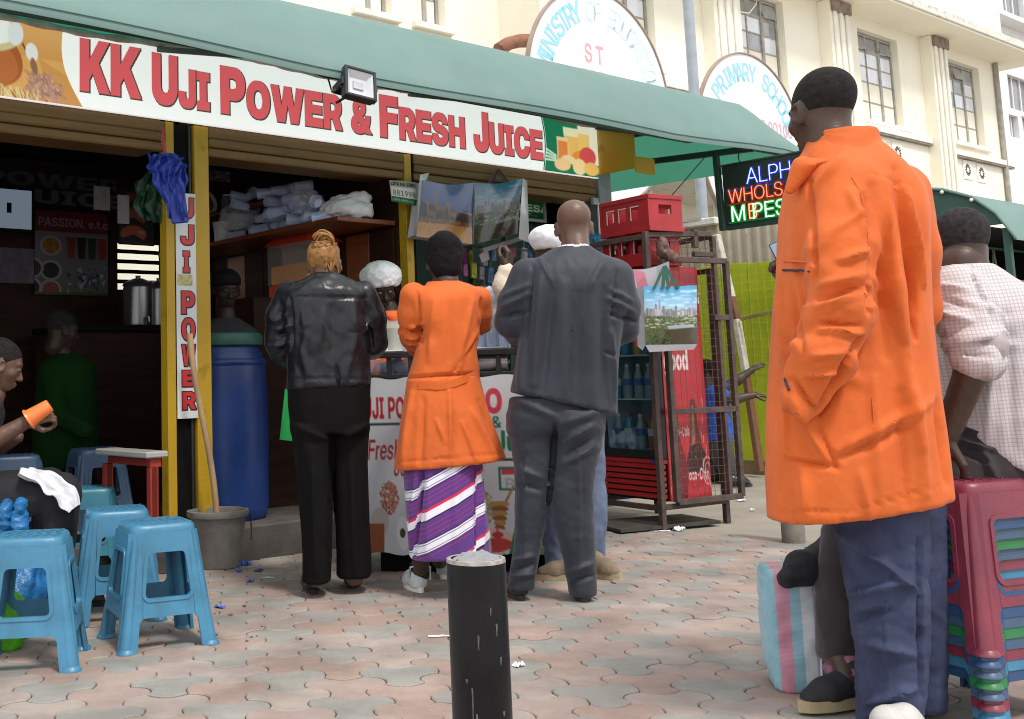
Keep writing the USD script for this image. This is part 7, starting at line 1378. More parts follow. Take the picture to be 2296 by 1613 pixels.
# ---------------------------------------------------------------- fridge in its cage
RK = frame((2.02, 7.0, 0), math.radians(28)); RX, RY = RK[:3, 0], RK[:3, 1]
def rk(u, v, y=0.0):
    d = ray(u, v); t = (y - (EYE - RK[:3, 3]) @ RY) / (d @ RY); p = EYE + t * d; return np.array([(p - RK[:3, 3]) @ RX, y, p[2]])
rust = mat('rusty_brown_angle_iron', (.085, .052, .042), .7, .3, 12, .3, 60, col2=(.045, .03, .026), pos=(.35, .6))
cage = thing('fridge_cage', 'rusty brown angle iron cage with wire mesh round the red fridge', 'cage', RK)
DX0, DX1, DZ0, DZ1 = .085, .635, .165, 1.655
for x, y, z in ((0, 0, 1.83), (.56, .02, 1.60), (0, .66, 1.83), (.60, .66, 1.83)): obj('post', bar((x, y, -.004), (x, y, z), .035), rust, cage, None)
for a, b in (((-.0, .0, 1.81), (.56, .0, 1.835)), ((-.0, .66, 1.81), (.60, .66, 1.81)), ((0, .02, 1.80), (0, .64, 1.80)), ((.60, .02, 1.60), (.60, .64, 1.60)), ((.02, .0, .135), (.54, .0, .14)), ((.0, .02, .13), (.0, .64, .13)), ((.02, .66, .13), (.58, .66, .13)), ((.42, .0, 1.86), (.42, .0, 1.74)), ((.58, .0, 1.82), (.58, .0, 1.66)), ((.40, .0, 1.70), (.58, .0, 1.70)), ((.58, .02, 1.82), (.60, .64, 1.81))): obj('rail', bar(a, b, .032), rust, cage, None)
drf = [((DX0, -.045, DZ0), (DX0, -.045, DZ1)), ((DX1, -.045, DZ0), (DX1, -.045, DZ1)), ((DX0, -.045, DZ0), (DX1, -.045, DZ0)), ((DX0, -.045, DZ1), (DX1, -.045, DZ1)), ((DX0, -.045, .71), (DX1, -.045, .71)), ((.49, -.045, 1.29), (DX1, -.045, 1.29)), ((.535, -.042, DZ0), (.535, -.042, DZ1))]
p = obj('cage_door', bar(*drf[0], .036), rust, cage, None)
for a, b in drf[1:]: obj('door_bar', bar(a, b, .034 if a[0] != .535 else .028), rust, p, None)
wr = mat('rusty_wire', (.10, .07, .055), .7, .2, 30); ws = []
for k in range(1, 12): x = DX0 + (DX1 - DX0) * k / 12; ws.append(box(x - .0009, -.045, DZ0, x + .0009, -.043, DZ1))
for k in range(1, 30): z = DZ0 + (DZ1 - DZ0) * k / 30; ws.append(box(DX0, -.047, z - .0009, DX1, -.0451, z + .0009))
for k in range(1, 10): x = .03 + .53 * k / 10; ws.append(box(x - .0012, -.004, 1.66, x + .0012, -.001, 1.82))
for k in range(1, 4): z = 1.66 + .16 * k / 4; ws.append(box(.03, -.007, z - .0012, .57, -.004, z + .0012))
obj('wire_mesh', ws, wr, cage, None, kind='stuff')
frd = thing('drinks_fridge', 'tall red drinks fridge with glass door, standing inside the cage', 'fridge', RK)
FX0, FX1, FY0, FY1, FZ0, FZ1 = .055, .455, .03, .60, .16, 1.62
redf = mat('fridge_red_enamel', (.40, .022, .024), .35, .12, 4, .05, 30, coat=.3)
obj('cabinet', cat(box(FX0 + .05, FY0, FZ0, FX1, FY0 + .02, FZ1, .004), box(FX0 + .05, FY1 - .02, FZ0, FX1, FY1, FZ1, .004), box(FX1 - .02, FY0 + .0201, FZ0, FX1, FY1 - .0201, FZ1), box(FX0 + .05, FY0 + .0201, FZ0, FX1 - .0201, FY1 - .0201, FZ0 + .02), box(FX0 + .05, FY0 + .0201, FZ1 - .15, FX1 - .0201, FY1 - .0201, FZ1), box(FX0 + .05, FY0 + .0201, FZ0 + .25, FX1 - .0201, FY1 - .0201, FZ0 + .275)), redf, frd, None)
def im_coke():
    im = Image.new('RGB', (300, 900), (196, 44, 54)); d = ImageDraw.Draw(im); r = np.random.default_rng(12)
    for k in range(26): x = k * 12; d.line([(x, 0), (x, 520)], fill=(160, 28, 38), width=3)
    txt(d, (30, 52), 'Coca-Cola', 96, (236, 222, 222), 600, .60, im, .25); txt(d, (6, 290), 'good', 118, (232, 214, 214), 900, .62, im)
    d.polygon([(40, 470), (66, 470), (70, 540), (92, 610), (96, 690), (20, 690), (24, 600), (38, 540)], fill=(128, 60, 44)); d.polygon([(40, 470), (50, 470), (52, 560), (36, 690), (20, 690), (26, 600)], fill=(170, 110, 90))
    d.polygon([(180, 520), (216, 520), (228, 640), (260, 730), (250, 800), (150, 800), (146, 730), (168, 640)], fill=(96, 34, 26)); d.polygon([(190, 540), (200, 540), (206, 660), (190, 780), (170, 780), (178, 660)], fill=(170, 96, 76)); d.ellipse([130, 690, 280, 850], fill=(52, 16, 14))
    txt(d, (28, 606), 'Coca-Cola', 54, (240, 232, 232), 600, .5, im, .25); d.pieslice([110, 740, 260, 860], 0, 180, fill=(180, 24, 36)); txt(d, (118, 770), 'Coca-Cola', 58, (244, 236, 236), 600, .58, im, .2)
    d.polygon([(80, 640), (140, 780), (120, 900), (40, 900)], fill=(120, 22, 30))
    d.ellipse([240, 740, 320, 850], outline=(214, 150, 150), width=9); d.ellipse([256, 762, 306, 830], outline=(206, 140, 140), width=6)
    for k in range(420): x, y = r.uniform(0, 300), 900 - 420 * r.random() ** 1.5; q = r.uniform(1, 5); d.ellipse([x, y, x + q, y + q], fill=((214, 130, 130), (120, 20, 28), (196, 60, 66))[k % 3])
    for k in range(14): x, y = r.uniform(0, 50) if k % 2 else r.uniform(240, 300), r.uniform(420, 900); d.line([(x, y), (x + r.normal(0, 8), y + 30)], fill=(222, 170, 170), width=4)
    return im.filter(ImageFilter.GaussianBlur(.7))
printed('side_print', im_coke(), quad((FX0 + .052, FY0 - .002, FZ1 - .005), (FX1 - .002, FY0 - .002, FZ1 - .005), (FX1 - .002, FY0 - .002, FZ0 + .005), (FX0 + .052, FY0 - .002, FZ0 + .005)), frd, 80, 240, printmat('fridge_print', .4, .45, .2), None, .82)
blkf = mat('fridge_black_frame', (.010, .010, .012), .35, .15)
dr = obj('door', cat(box(FX0, FY0, FZ0 + .26, FX0 + .045, FY0 + .05, FZ1 - .14, .004), box(FX0, FY1 - .05, FZ0 + .26, FX0 + .045, FY1, FZ1 - .14, .004), box(FX0, FY0 + .051, FZ0 + .26, FX0 + .045, FY1 - .051, FZ0 + .31), box(FX0, FY0 + .051, FZ1 - .19, FX0 + .045, FY1 - .051, FZ1 - .14)), blkf, frd, None)
obj('glass', box(FX0 + .018, FY0 + .051, FZ0 + .311, FX0 + .024, FY1 - .051, FZ1 - .191), glass_day, dr, None)
lin = mat('fridge_liner', (.42, .52, .62), .5)
for q in (box(FX1 - .028, FY0 + .022, FZ0 + .28, FX1 - .021, FY1 - .022, FZ1 - .15), box(FX0 + .055, FY1 - .028, FZ0 + .28, FX1 - .029, FY1 - .0205, FZ1 - .15), box(FX0 + .055, FY0 + .0205, FZ0 + .28, FX1 - .029, FY0 + .027, FZ1 - .15)): obj('liner', q, lin, frd, None)
obj('red_edge', box(FX0 + .0455, FY0 - .004, FZ0 + .26, FX0 + .056, FY0 + .004, FZ1 - .14), redf, dr, None)
def im_head(): 
    im = Image.new('RGB', (300, 90), (120, 18, 24)); d = ImageDraw.Draw(im); txt(d, (40, 14), 'Coca-Cola', 62, (168, 60, 64), 600, .9, im, .25); return im
obj('header', box(FX0 + .004, FY0, FZ1 - .139, FX0 + .049, FY1, FZ1, .004), redf, frd, None)
printed('header_print', im_head(), quad((FX0 + .001, FY1 - .03, FZ1 - .01), (FX0 + .001, FY0 + .02, FZ1 - .01), (FX0 + .001, FY0 + .02, FZ1 - .13), (FX0 + .001, FY1 - .03, FZ1 - .13)), frd, 50, 20, printmat('fridge_print', .4, .45, .2), None, .8)
for k in range(6): z = FZ0 + .015 + k * .036; obj('grille_slat', move(box(-.012, FY0, -.014, .006, FY1, .014, .003), (FX0 + .02, 0, z + .014), 0, 0, .35), redf, frd, None)
obj('grille_back', box(FX0 + .04, FY0 + .02, FZ0, FX0 + .0485, FY1 - .02, FZ0 + .24), blkf, frd, None); obj('grille_panel', box(FX0 + .006, FY0, FZ0 + .228, FX0 + .045, FY1, FZ0 + .258, .004), redf, frd, None); obj('badge', box(FX0 + .003, FY0 + .06, FZ0 + .234, FX0 + .0058, FY0 + .10, FZ0 + .252), mat('blue_badge', (.02, .06, .22), .4), frd, None)
obj('lamp_tube', tube([(FX0 + .07, FY0 + .06, FZ1 - .17), (FX0 + .07, FY1 - .06, FZ1 - .17)], .010, 8), emis('fridge_lamp', (.55, .78, 1.0), 5.0), frd, None)
wsh = mat('wire_shelf_white', (.55, .56, .58), .4)
for z in (FZ0 + .30, .78, 1.06): obj('inner_shelf', box(FX0 + .055, FY0 + .025, z, FX1 - .025, FY1 - .025, z + .008), wsh, frd, None)
def bottle(h=.22, r=.032): return lathe([(.001, 0), (r * .8, 0), (r, .01), (r, h * .35), (r * .92, h * .42), (r, h * .5), (r, h * .62), (r * .45, h * .84), (r * .4, h * .92), (.001, h * .92)], 18)
bc = [((.03, .22, .32), 'blue'), ((.35, .30, .03), 'yellow'), ((.10, .42, .50), 'pale blue'), ((.42, .10, .03), 'orange'), ((.25, .30, .34), 'clear'), ((.04, .14, .04), 'green')]
r4 = np.random.default_rng(14); BOT = {}
for k in range(30):
    row = k // 10; z = (FZ0 + .308, .788, 1.068)[row]; c = (2, 3, 4, 0, 4, 1, 2, 5, 3, 0)[k % 10] if row == 0 else r4.integers(0, 6); y = FY0 + .07 + (k % 5) * .10 + r4.uniform(-.015, .015); x = FX0 + .10 + (k % 10 // 5) * .11
    T = RK @ frame((x, y, z), 0); lab = f'{bc[c][1]} drink bottle behind the fridge glass'; grp = f'{bc[c][1]} bottles in the fridge'
    if c not in BOT:
        BOT[c] = thing('drink_bottle', lab, 'bottle', T, grp); obj('bottle_body', bottle(), mat(f'bottle_{c}', bc[c][0], .15, .1, spec=.6), BOT[c], None, smooth=40); obj('cap', lathe([(.001, .2025), (.014, .2025), (.014, .222), (.001, .222)], 12), wpl if c in (2, 4) else redf, BOT[c], None); obj('label_band', lathe([(.0325, .085), (.0335, .086), (.0335, .128), (.0325, .129)], 18), wpl if c != 4 else mat('label_blue', (.05, .1, .3), .5), BOT[c], None, smooth=40)
    else: dup(BOT[c], T, lab, grp)
for k, y in enumerate((.38, .46, .55)):
    c = W((FX0 + .085, y, FZ0 + .36), RK); bl = Blob(c - .12, c + .12, .009); bl.ell(c, (.035, .05, .055), .01); m = bl.mesh(2); crumple(m, .012, 24, k); top('milk_packet', m, mat('milk_packet_film', (.50, .54, .60), .4, .2, 12), 'pale packet on the bottom fridge shelf', 'packet', group='pale packets on the bottom fridge shelf', smooth=50)
# crates on top
crm = mat('crate_red_plastic', (.33, .014, .018), .45, .12, 5, .08, 40)
def crate(T, label, L=.42, Wd=.27, H=.225):
    t = thing('bottle_crate', label, 'crate', T)
    def side(n, holes, o, x, y): return plate(n.difference(union_all(holes)), o, x, y, .012)
    hs = [sbox(.06 + k * .11, .085, .125 + k * .11, .165) for k in range(3)]
    obj('long_side', side(sbox(0, 0, L, H), hs, (0, .012, 0), (1, 0, 0), (0, 0, 1)), crm, t, None); obj('long_side', side(sbox(0, 0, L, H), hs, (L, Wd - .012, 0), (-1, 0, 0), (0, 0, 1)), crm, t, None)
    hh = [sbox(.08, .11, .19, .17)]; obj('short_side', side(sbox(.0125, 0, Wd - .0125, H), hh, (L - .012, 0, 0), (0, 1, 0), (0, 0, 1)), crm, t, None); obj('short_side', side(sbox(.0125, 0, Wd - .0125, H), hh, (.012, Wd, 0), (0, -1, 0), (0, 0, 1)), crm, t, None)
    obj('bottom', box(.013, .013, .0, L - .013, Wd - .013, .012), crm, t, None)
    for z in (.0, H - .03): obj('rib', cat(box(-.008, -.008, z, L + .008, -.0005, z + .028, .002), box(L + .0005, -.0005, z, L + .008, Wd + .008, z + .028, .002), box(-.008, Wd + .0005, z, L, Wd + .008, z + .028, .002), box(-.008, -.0004, z, -.0005, Wd, z + .028, .002)), crm, t, None)
    for x in (-.004, L - .012): obj('corner', cat(box(x, -.009, .029, x + .016, -.0006, H - .031)), crm, t, None)
    for k in range(3): obj('hole_trim', cat(*[box(*q) for q in ((.056 + k * .11, -.004, .165, .129 + k * .11, -.0002, .171), (.056 + k * .11, -.004, .081, .062 + k * .11, -.0002, .1649))]), mat('worn_white_edge', (.6, .52, .5), .6), t, None)
    for k in range(1, 4): obj('divider', box(L * k / 4 - .003, .013, .013, L * k / 4 + .003, Wd - .013, H - .07), crm, t, None)
    return t
RC = lambda o, a: RK @ frame(o, a)
crate(RC((.02, .415, 1.835), -math.pi / 2), 'upper red bottle crate on top of the fridge', .44, .28, .235)
crate(RC((.03, .415, 1.622), -math.pi / 2), 'lower dark red bottle crate under the upper one on the fridge', .40, .27, .205)
top('ragged_bag', crumple(Blob([0, 0, 0], [.01, .01, .01], .01).mesh(0) if False else (lambda b: b.mesh(3))(Blob(W((.09, -.1, 1.70), RK) - .15, W((.09, -.1, 1.70), RK) + .15, .008).ell(W((.08, -.06, 1.74), RK), (.03, .03, .045), .02).cone(W((.08, -.06, 1.70), RK), W((.15, -.08, 1.66), RK), .03, .025, .02)), .012, 22, 3), mat('brown_film', (.10, .05, .04), .5, .4, 12), 'crumpled brown wrapper tied at the cage corner', 'wrapper', smooth=50)
# bags hanging on the cage
cN = np.array([-.20, -.97, 0])
def im_pink():
    im = Image.new('RGB', (160, 220), (176, 172, 178)); d = ImageDraw.Draw(im); d.polygon([(20, 0), (64, 10), (96, 220), (60, 220)], fill=(196, 116, 134)); d.polygon([(110, 0), (160, 0), (160, 220), (130, 220)], fill=(150, 150, 160)); return im.filter(ImageFilter.GaussianBlur(1.5))
tt, f_ = tote('grey and pink shopping bag hanging behind the city picture bag', P(1405, 604, 6.86), P(1500, 586, 6.88), P(1508, 772, 6.88), P(1432, 760, 6.86), .08, im_pink(), 50, cN, None)
tt, f_ = tote('white tote bag with a bright city skyline picture on the cage', P(1443, 642, 6.72), P(1562, 640, 6.70), P(1564, 772, 6.70), P(1447, 774, 6.72), .085, im_city(), 90, cN, None, sag=.004)
obj('bottom_fold', trimesh.convex.convex_hull(np.array([P(1447, 774, 6.715), P(1563, 772, 6.695), P(1556, 784, 6.71), P(1456, 790, 6.73), P(1450, 776, 6.76), P(1560, 774, 6.74)])), white_tote, tt)
obj('side_fold', trimesh.convex.convex_hull(np.array([P(1443, 642, 6.725), P(1424, 648, 6.80), P(1430, 778, 6.80), P(1447, 774, 6.725), P(1441, 786, 6.76)])), white_tote, tt)
obj('side_print', trimesh.convex.convex_hull(np.array([P(1423, 650, 6.805), P(1414, 660, 6.85), P(1424, 776, 6.85), P(1429, 780, 6.805)])), mat('bag_side_red_green', (.40, .05, .10), .4, .6, 9), tt)
hk = P(1490, 596, 6.80)
for a, b in ((1466, 1500), (1486, 1520)): obj('handle', strip([P(a, 648, 6.70), hk, P(b, 646, 6.70)], .022, .004, (1, 0, .25)), strapg, tt)
top('loose_board', plate(Polygon([(0, 0), (.75, 0), (.78, .40), (.05, .45)]), (.0, .0, 0), (1, 0, 0), (0, 1, 0), .018), mat('dark_plank', (.045, .036, .030), .8, .3, 6), 'dark loose board lying under the fridge cage', 'board', RK @ frame((-.32, .02, .012), -.1))

# ---------------------------------------------------------------- plastic stools
def stool_parts():
    """A square moulded stool: top slab, four side panels with a rounded window, four corner legs with feet."""
    H, T0, B0, th = .45, .128, .185, .012
    def frust(o, z0, z1, ch):
        def ring(z):
            h = T0 + (B0 - T0) * (H - z) / H + o; c = min(ch, h * .45); return [(h, c - h, z), (h, h - c, z), (h - c, h, z), (c - h, h, z), (-h, h - c, z), (-h, c - h, z), (c - h, -h, z), (h - c, -h, z)]
        return trimesh.convex.convex_hull(np.array(ring(z0) + ring(z1)))
    M = lambda m: m3.Manifold(m3.Mesh(np.asarray(m.vertices, np.float32), np.asarray(m.faces, np.uint32)))
    shell = M(frust(0, 0, H - .035, .035)) - M(frust(-th, -.01, H - .034, .03))
    def rr(x0, z0, x1, z1, r): return sbox(x0 + r, z0 + r, x1 - r, z1 - r).buffer(r, 6)
    win = Polygon([(-.088, .185), (.088, .185), (.070, .345), (-.070, .345)]).buffer(-.018).buffer(.018, 5)
    arch = Polygon([(-.125, -.02), (.125, -.02), (.112, .10), (.098, .118), (-.098, .118), (-.112, .10)])
    rim = win.buffer(.013, 5).difference(win.buffer(.0, 5)); out = {'side_panel': [], 'window_rim': [], 'leg': [], 'foot': []}
    sl = math.atan2(B0 - T0, H)
    for k in range(4):
        for pg in (win, arch): c = plate(pg, (0, -.4, 0), (1, 0, 0), (0, 0, 1), -.4); shell = shell - M(move(c, (0, 0, 0), k * math.pi / 2))
    for k in range(4):
        R = trimesh.transformations.rotation_matrix(k * math.pi / 2, [0, 0, 1])
        wedge = trimesh.convex.convex_hull(np.array([(-.105, -.3, .0), (.105, -.3, .0), (-.088, -.3, .42), (.088, -.3, .42), (-.105, -.1, .0), (.105, -.1, .0), (-.088, -.08, .42), (.088, -.08, .42)])); wedge.apply_transform(R)
        out['side_panel'].append(cat(shell ^ M(wedge)))
        rm = plate(rim, (0, 0, 0), (1, 0, 0), (0, 0, 1), .005); V = np.array(rm.vertices); V[:, 1] += -(T0 + (B0 - T0) * (H - V[:, 2]) / H) + .001; rm.vertices = V; rm.apply_transform(R); out['window_rim'].append(rm)
    rest = shell
    for k in range(4):
        R = trimesh.transformations.rotation_matrix(k * math.pi / 2, [0, 0, 1])
        q = trimesh.convex.convex_hull(np.array([(-.3, -.3, -.1), (-.105, -.3, -.1), (-.3, -.105, -.1), (-.3, -.3, .43), (-.0869, -.3, .43), (-.3, -.0869, .43), (-.105, -.105, -.1), (-.0869, -.0869, .43)])); q.apply_transform(R)
        # leg: the corner of the shell, thickened outward into a rounded post
        leg = rest ^ M(q); pst = [np.array([-1, -1, 0]) * (T0 + (B0 - T0) * t - .026) + np.array([0, 0, H - .04 - (H - .04) * t]) for t in (0, .5, 1.0)]
        tb = tube(pst, [.020, .024, .027], 12); tb.apply_transform(R); out['leg'].append(cat(leg, tb))
        ft = [pst[2] + np.array([0, 0, .016]), pst[2] + np.array([0, 0, .006]), pst[2]]; fo = tube(ft, [.027, .035, .036], 14); fo.apply_transform(R); out['foot'].append(fo)
    b = Blob([-.17, -.17, H - .08], [.17, .17, H + .03], .006); b.loft([(H - .045, 0, 0, T0 + .004, T0 + .004), (H - .02, 0, 0, T0 + .001, T0 + .001), (H - .006, 0, 0, T0 - .008, T0 - .008)], .01, n=5)
    out['seat'] = [b.mesh(3)]
    gr = [tube([(x, y, H - .005) for x, y in ((-.085 + k * .034, -.085), (-.085 + k * .034 + .02, -.03), (-.085 + k * .034, .03), (-.085 + k * .034 + .02, .085))], .004, 5) for k in range(6)]; out['grip_pattern'] = [cat(*gr)]
    return out
STP = stool_parts()
STOOLM = {'blue': mat('stool_blue_plastic', (.050, .20, .33), .40, .10, 4, .10, 30, rvar=.10, dirt=(9.0, .80)), 'deep': mat('stool_deep_blue_plastic', (.022, .060, .15), .4, .12, 4), 'maroon': mat('stool_maroon_plastic', (.20, .030, .052), .38, .12, 4, .08, 30, rvar=.10, dirt=(9.0, .80)), 'green': mat('stool_green_plastic', (.02, .16, .05), .4, .12, 4), 'steel': mat('stool_dull_blue_plastic', (.045, .085, .15), .4, .12, 4), 'teal': mat('stool_teal_plastic', (.035, .18, .25), .4, .1, 4)}
PROTO = {}
def stool(c, yaw, col, label, group=None, tilt=0.0):
    T = frame(c, yaw)
    if tilt: T = T @ trimesh.transformations.rotation_matrix(tilt, [1, .3, 0])
    if col in PROTO: return dup(PROTO[col], T, label, group)
    t = thing('plastic_stool', label, 'stool', T, group); PROTO[col] = t
    for nm in ('seat', 'grip_pattern', 'side_panel', 'window_rim', 'leg', 'foot'):
        for m in STP[nm]: obj(nm, m, STOOLM[col], t, None, smooth=30)
    return t
def from_corner(u, v, yaw, corner=(1, -1), z=0.0):
    """Centre of a stool one of whose feet stands where (u, v) sees the ground."""
    p = G(u, v, z); R = frame((0, 0, 0), yaw)[:3, :3]; q = p - R @ np.array([corner[0] * .165, corner[1] * .165, 0]); q[2] = z; return q
stool(from_corner(280, 1468, math.radians(24), (-1, -1)), math.radians(24), 'blue', 'blue plastic stool standing clear in front of the bucket')
st2 = from_corner(163, 1505, math.radians(6)); stool(st2, math.radians(6), 'blue', 'blue plastic stool cut by the left edge, nearest the camera')
stool(from_corner(176, 1405, math.radians(14), (-1, -1)), math.radians(14), 'blue', 'blue plastic stool between and behind the two nearest ones')
i3 = lambda u, v, z: (lambda p: np.array([p[0], p[1], z]))(G(u, v, z))
stool(i3(216, 1185, PZ) * [1, 1, 1] + [0, .0, 0], math.radians(30), 'steel', 'dull blue stool in the shade in front of the white topped table')
stool(i3(200, 1290, 0), math.radians(10), 'teal', 'teal stool just behind the third blue stool')
stool(i3(30, 1215, PZ), math.radians(20), 'steel', 'dull blue stool in the shade at the left edge, behind the seated man')
stool(i3(-60, 1345, 0), math.radians(12), 'teal', 'teal stool that the seated man sits on')
sc = G(2228, 1640, 0); yaw = math.radians(20); ctr_ = np.array([sc[0], sc[1], 0]) - frame((0, 0, 0), yaw)[:3, :3] @ np.array([-.165, -.165, 0])
cols = ['deep', 'blue', 'maroon', 'steel', 'green', 'steel', 'deep', 'maroon']
dl = ['dark blue stool at the very bottom of the stack', 'blue stool second from the bottom of the stack', 'maroon stool third from the bottom of the stack', 'dull blue stool under the green one in the stack', 'green stool in the middle of the stack', 'dull blue stool above the green one in the stack', 'dark blue stool just under the top of the stack', 'maroon stool on top of the stack, under the man in checks']
for k, (c, lb) in enumerate(zip(cols, dl)): stool(ctr_ + [0, 0, k * .0275], yaw, c, lb, 'stools in the stack at the right edge')

# ---------------------------------------------------------------- bollards, bags, litter
bd = P(1073, 1400, 2.93); bt = P(1070, 1252, 2.93)[2]
bol = thing('bollard', 'short black steel bollard filled with rough concrete, in the foreground', 'bollard', frame((bd[0], bd[1], 0), 0))
bk = mat('black_gloss_paint', (.006, .006, .007), .38, .3, 6, .08, 40, rvar=.12, spec=.28)
obj('tube', lathe([(.0745, -.03), (.0745, bt - .006), (.0725, bt), (.064, bt), (.064, bt - .05)], 56), bk, bol, None, smooth=30)
obj('rim_wear', lathe([(.0748, bt - .008), (.0735, bt + .0012), (.0632, bt + .0012)], 56), mat('worn_pale_rim', (.30, .27, .25), .7, .3, 40), bol, None, smooth=30)
g = np.linspace(-1, 1, 26); xx, yy = np.meshgrid(g, g); k_ = xx ** 2 + yy ** 2 <= 1.04; px_ = np.stack([xx * .0645, yy * .0645], -1); zz = bt - .004 + .020 * (1 - (xx ** 2 + yy ** 2)) + .022 * (meshkit.fbm(np.stack([xx * 3, yy * 3, xx * 0], -1) + 9, 4) - .5)
idx = -np.ones(xx.shape, int); idx[k_] = np.arange(k_.sum()); f = []
for i in range(25):
    for j in range(25):
        a, b, c, d = idx[i, j], idx[i, j + 1], idx[i + 1, j + 1], idx[i + 1, j]
        if min(a, b, c, d) >= 0: f += [[a, b, c], [a, c, d]]
obj('concrete_fill', trimesh.Trimesh(np.c_[px_[k_], zz[k_]], np.array(f), process=False), mat('bollard_concrete', (.25, .25, .26), .9, .35, 60, .6, 90, col2=(.22, .22, .23)), bol, None, smooth=True)
def drip(th, z0, z1, w): 
    v = np.array([[.0752 * math.cos(th + q * w / .0745), .0752 * math.sin(th + q * w / .0745), z] for z in np.linspace(z1, z0, 8) for q in (-1, 1)]); 
    for i in range(8): v[2 * i:2 * i + 2, :2] = np.array([[.0752 * math.cos(th + q * w * (1 - .09 * i) / .0745 + .006 * math.sin(i)), .0752 * math.sin(th + q * w * (1 - .09 * i) / .0745 + .006 * math.sin(i))] for q in (-1, 1)])
    return trimesh.Trimesh(v, np.array([[2 * i, 2 * i + 1, 2 * i + 3] for i in range(7)] + [[2 * i, 2 * i + 3, 2 * i + 2] for i in range(7)]), process=False)
r6 = np.random.default_rng(2); dm_ = mat('paint_scuff_grey', (.085, .082, .085), .7, .3, 60)
for a, z, h, w in ((.5, .33, .03, .003), (.62, .26, .02, .003), (-.15, .30, .035, .0025), (-.42, .10, .11, .002), (-.30, .05, .10, .0025), (.66, .14, .012, .004), (.45, .11, .012, .004), (.3, .38, .02, .002), (-.6, .22, .01, .004)): obj('paint_scuff', drip(-math.pi / 2 + a, z, z + h, w), dm_, bol, None)
fb_ = G(1780, 1216); top('far_bollard', cat(tube([fb_ + [0, 0, -.03], fb_ + [0, 0, .62]], .062, 20)), mat('weathered_grey_post', (.16, .14, .12), .85, .25, 6, .3, 60), 'plain grey bollard seen below the hem of the orange coat', 'bollard', smooth=40)
# woven striped bag with a black jacket on it
wb = G(1822, 1556); BG = frame((wb[0], wb[1] + .10, 0), math.radians(-14))
WOV = usdkit.material(stage, '/World/Looks/woven_stripes', {'tc': ('texture_coordinate', {}), 's': ('separate_xyz', {}), 'a': ('math', {'math_type': 'multiply_add', 'value2': 5.3, 'value3': .48}), 'f': ('math', {'math_type': 'fraction'}),
    'r': ('rgb_ramp', {'interpolate': False, 'ramp': [(0, (.22, .40, .47)), (.15, (.50, .22, .30)), (.36, (.22, .40, .47)), (.52, (.50, .52, .56)), (.70, (.33, .33, .38)), (.85, (.26, .44, .52))]}),
    'w': ('wave_texture', {'scale': 90.0, 'bands_direction': 'z'}), 'b': ('bump', {'strength': .25, 'distance': .002}), 'p': ('principled_bsdf', {'roughness': .35, 'specular_ior_level': .5})},
    [('tc.object', 's.vector'), ('s.x', 'a.value1'), ('a.value', 'f.value1'), ('f.value', 'r.fac'), ('r.color', 'p.base_color'), ('tc.object', 'w.vector'), ('w.fac', 'b.height'), ('b.normal', 'p.normal')], surface='p.BSDF')
bl = Blob([-.17, -.18, -.01], [.19, .18, .44], .007); bl.loft([(.004, .01, 0, .078, .10), (.10, .0, 0, .084, .11), (.25, -.004, 0, .082, .11), (.345, -.002, 0, .078, .10)], .02, n=5); m = bl.mesh(4); crumple(m, .010, 9, 5); V = np.array(m.vertices); V[:, 2] = np.maximum(V[:, 2], .0); m.vertices = V
wt = thing('woven_bag', 'striped blue, pink and white woven bag standing beside the tall man', 'bag', BG); obj('sack', m, WOV, wt, None, smooth=50); obj('seam', tube([(.05, -.112, .02), (.055, -.118, .15), (.052, -.114, .33)], .003, 6), wpl, wt, None)
bl = Blob(P(1800, 1290, 3.5) - .3, P(1800, 1290, 3.5) + .35, .008); bl.chain([P(1765, 1300, 3.46), P(1800, 1275, 3.48), P(1840, 1268, 3.52), P(1880, 1220, 3.60)], [.024, .042, .05, .045], .03); m = bl.mesh(3); crumple(m, .008, 9, 7, (.5, .5, 1.3)); crumple(m, .002, 30, 2)
top('black_jacket', m, mat('black_jersey', (.012, .012, .015), .9, .3, 30, .2, 200), 'folded black garment laid on top of the striped woven bag', 'garment', smooth=50)
# shopping bags beside the nearest stools
def softbag(label, c, r, m, seed, amp=.02):
    bl = Blob(np.asarray(c) - np.max(r) - .08, np.asarray(c) + np.max(r) + .08, .009); bl.ell(c, r, .02); k = bl.mesh(2); crumple(k, amp, 13, seed, (1, 1, .4)); crumple(k, amp * .3, 36, seed + 1, (1, 1, .3)); V = np.array(k.vertices); V[:, 2] = np.maximum(V[:, 2], .001); k.vertices = V; top('plastic_bag', k, m, label, 'bag', smooth=50)
b1 = P(28, 1235, 4.55); softbag('blue plastic bag under and behind the nearest stool', np.array([b1[0], b1[1], .16]), np.array([.12, .11, .16]), mat('sky_blue_film', (.02, .17, .42), .3, .2, 6, .5, 70, translucent=.3), 4, .028)
b2 = P(12, 1345, 4.35); softbag('bright green plastic bag seen through the window of the nearest stool', np.array([b2[0], b2[1], .10]), np.array([.07, .08, .10]), mat('lime_film', (.12, .52, .02), .45, .15, 6, translucent=.2), 6)
for (u, v) in ((8, 1160), (42, 1158)):
    c = P(u, v, 4.55); bl = Blob(c - .15, c + .15, .008); bl.cone(c + [0, 0, -.05], c + [.01, 0, .045], .028, .016, .02); k = bl.mesh(2); crumple(k, .016, 24, u); top('bag_handle_tuft', k, mat('sky_blue_film', (0, 0, 0)), ('twisted handle of the blue bag at the very left edge', 'twisted handle of the blue bag nearer the white cloth')[u > 20], 'bag handle', smooth=50)
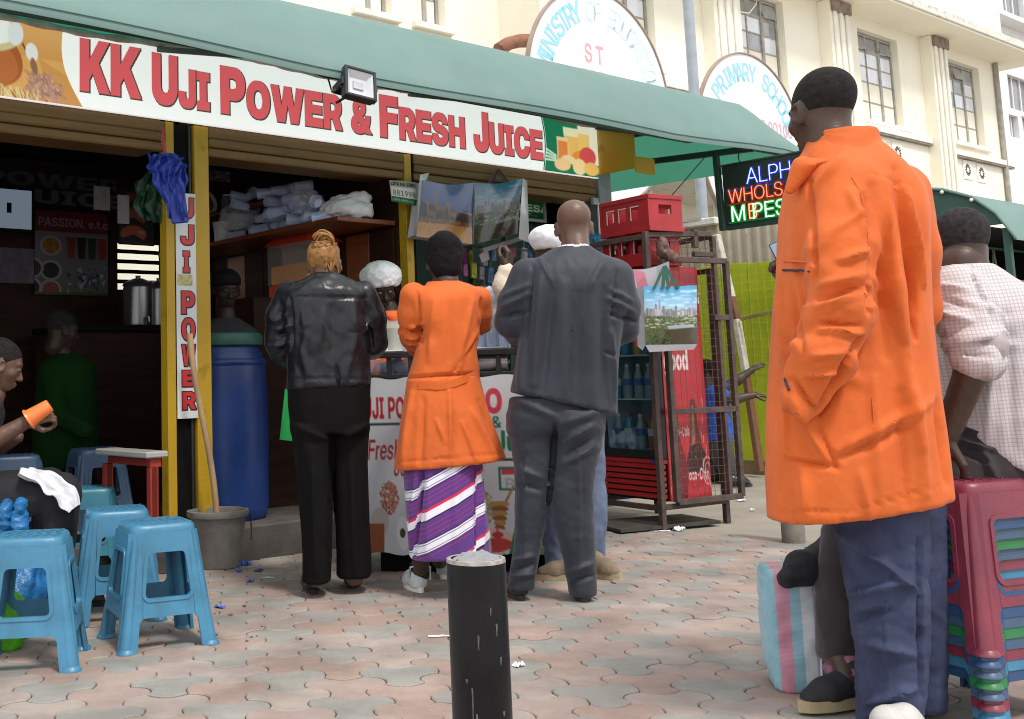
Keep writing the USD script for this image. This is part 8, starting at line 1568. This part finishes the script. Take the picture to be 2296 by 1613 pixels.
def litter(name, label, u, v, sz, m, seed, z=.001, ctg='litter', group=None):
    r = np.random.default_rng(seed); p = G(u, v); g = np.linspace(-1, 1, 6); x, y = np.meshgrid(g, g); zz_ = np.abs(r.normal(0, .25 if max(sz) < 2 * min(sz) else .06, x.shape)) * min(sz[0], sz[1]) + .001; V = np.stack([x * sz[0] / 2, y * sz[1] / 2, zz_], -1).reshape(-1, 3); i, j = np.meshgrid(np.arange(5), np.arange(5), indexing='ij'); a = (i * 6 + j).ravel()
    F = np.vstack([np.stack([a, a + 1, a + 7], 1), np.stack([a, a + 7, a + 6], 1)]); top(name, move((V, F) if False else trimesh.Trimesh(V, F, process=False), p + [0, 0, z], r.uniform(-.4, .4) if sz[0] > 3 * sz[1] else r.uniform(0, 3)), m, label, ctg, group=group, smooth=False)
paper = mat('white_paper', (.72, .72, .70), .8, .04); bluep = mat('blue_film_scrap', (.05, .09, .42), .5, .2)
litter('paper_scrap', 'white paper strip on the paving left of the black bollard', 986, 1428, (.085, .022), paper, 1)
for k, (u, v, a, b, lb) in enumerate(((1470, 1183, .10, .03, 'rolled white tissue by the foot of the cage'), (1480, 1192, .12, .035, 'long white tissue in front of the cage post'), (1522, 1190, .06, .06, 'crumpled clear wrapper right of the white tissues'), (1420, 1176, .14, .02, 'thin white strip in front of the dark board'), (1662, 1124, .06, .05, 'white scrap on the concrete beside the cage'), (1688, 1145, .03, .03, 'tiny white scrap on the concrete strip'), (1163, 1496, .035, .03, 'cream crumbs on the paving right of the bollard'), (1888, 1513, .07, .03, 'torn paper beside the woven bag'))): litter('paper_scrap', lb, u, v, (a, b), paper, k + 3)
for k, (u, v, a, b, lb) in enumerate(((552, 1268, .06, .05, 'largest blue film scrap right of the bucket'), (580, 1282, .05, .03, 'blue film scrap behind the white stub'), (562, 1306, .04, .03, 'small blue film scrap nearest the stool'), (536, 1283, .05, .03, 'blue film scrap closest to the bucket'), (493, 1364, .05, .03, 'blue film scrap beside the clear standing stool leg'))): litter('film_scrap', lb, u, v, (a, b), bluep, k + 20)
litter('paper_scrap', 'white stub among the blue scraps', 598, 1296, (.07, .018), paper, 40)
leaf = mat('dry_brown_scrap', (.12, .06, .035), .9, .3); r7 = np.random.default_rng(77)
for k in range(16):
    u, v = r7.uniform(480, 1000), r7.uniform(1300, 1470); litter('dry_scrap', 'small brown scrap on the paving before the counter', u, v, (r7.uniform(.010, .022), r7.uniform(.006, .012)), leaf, 100 + k, group='brown scraps on the paving')
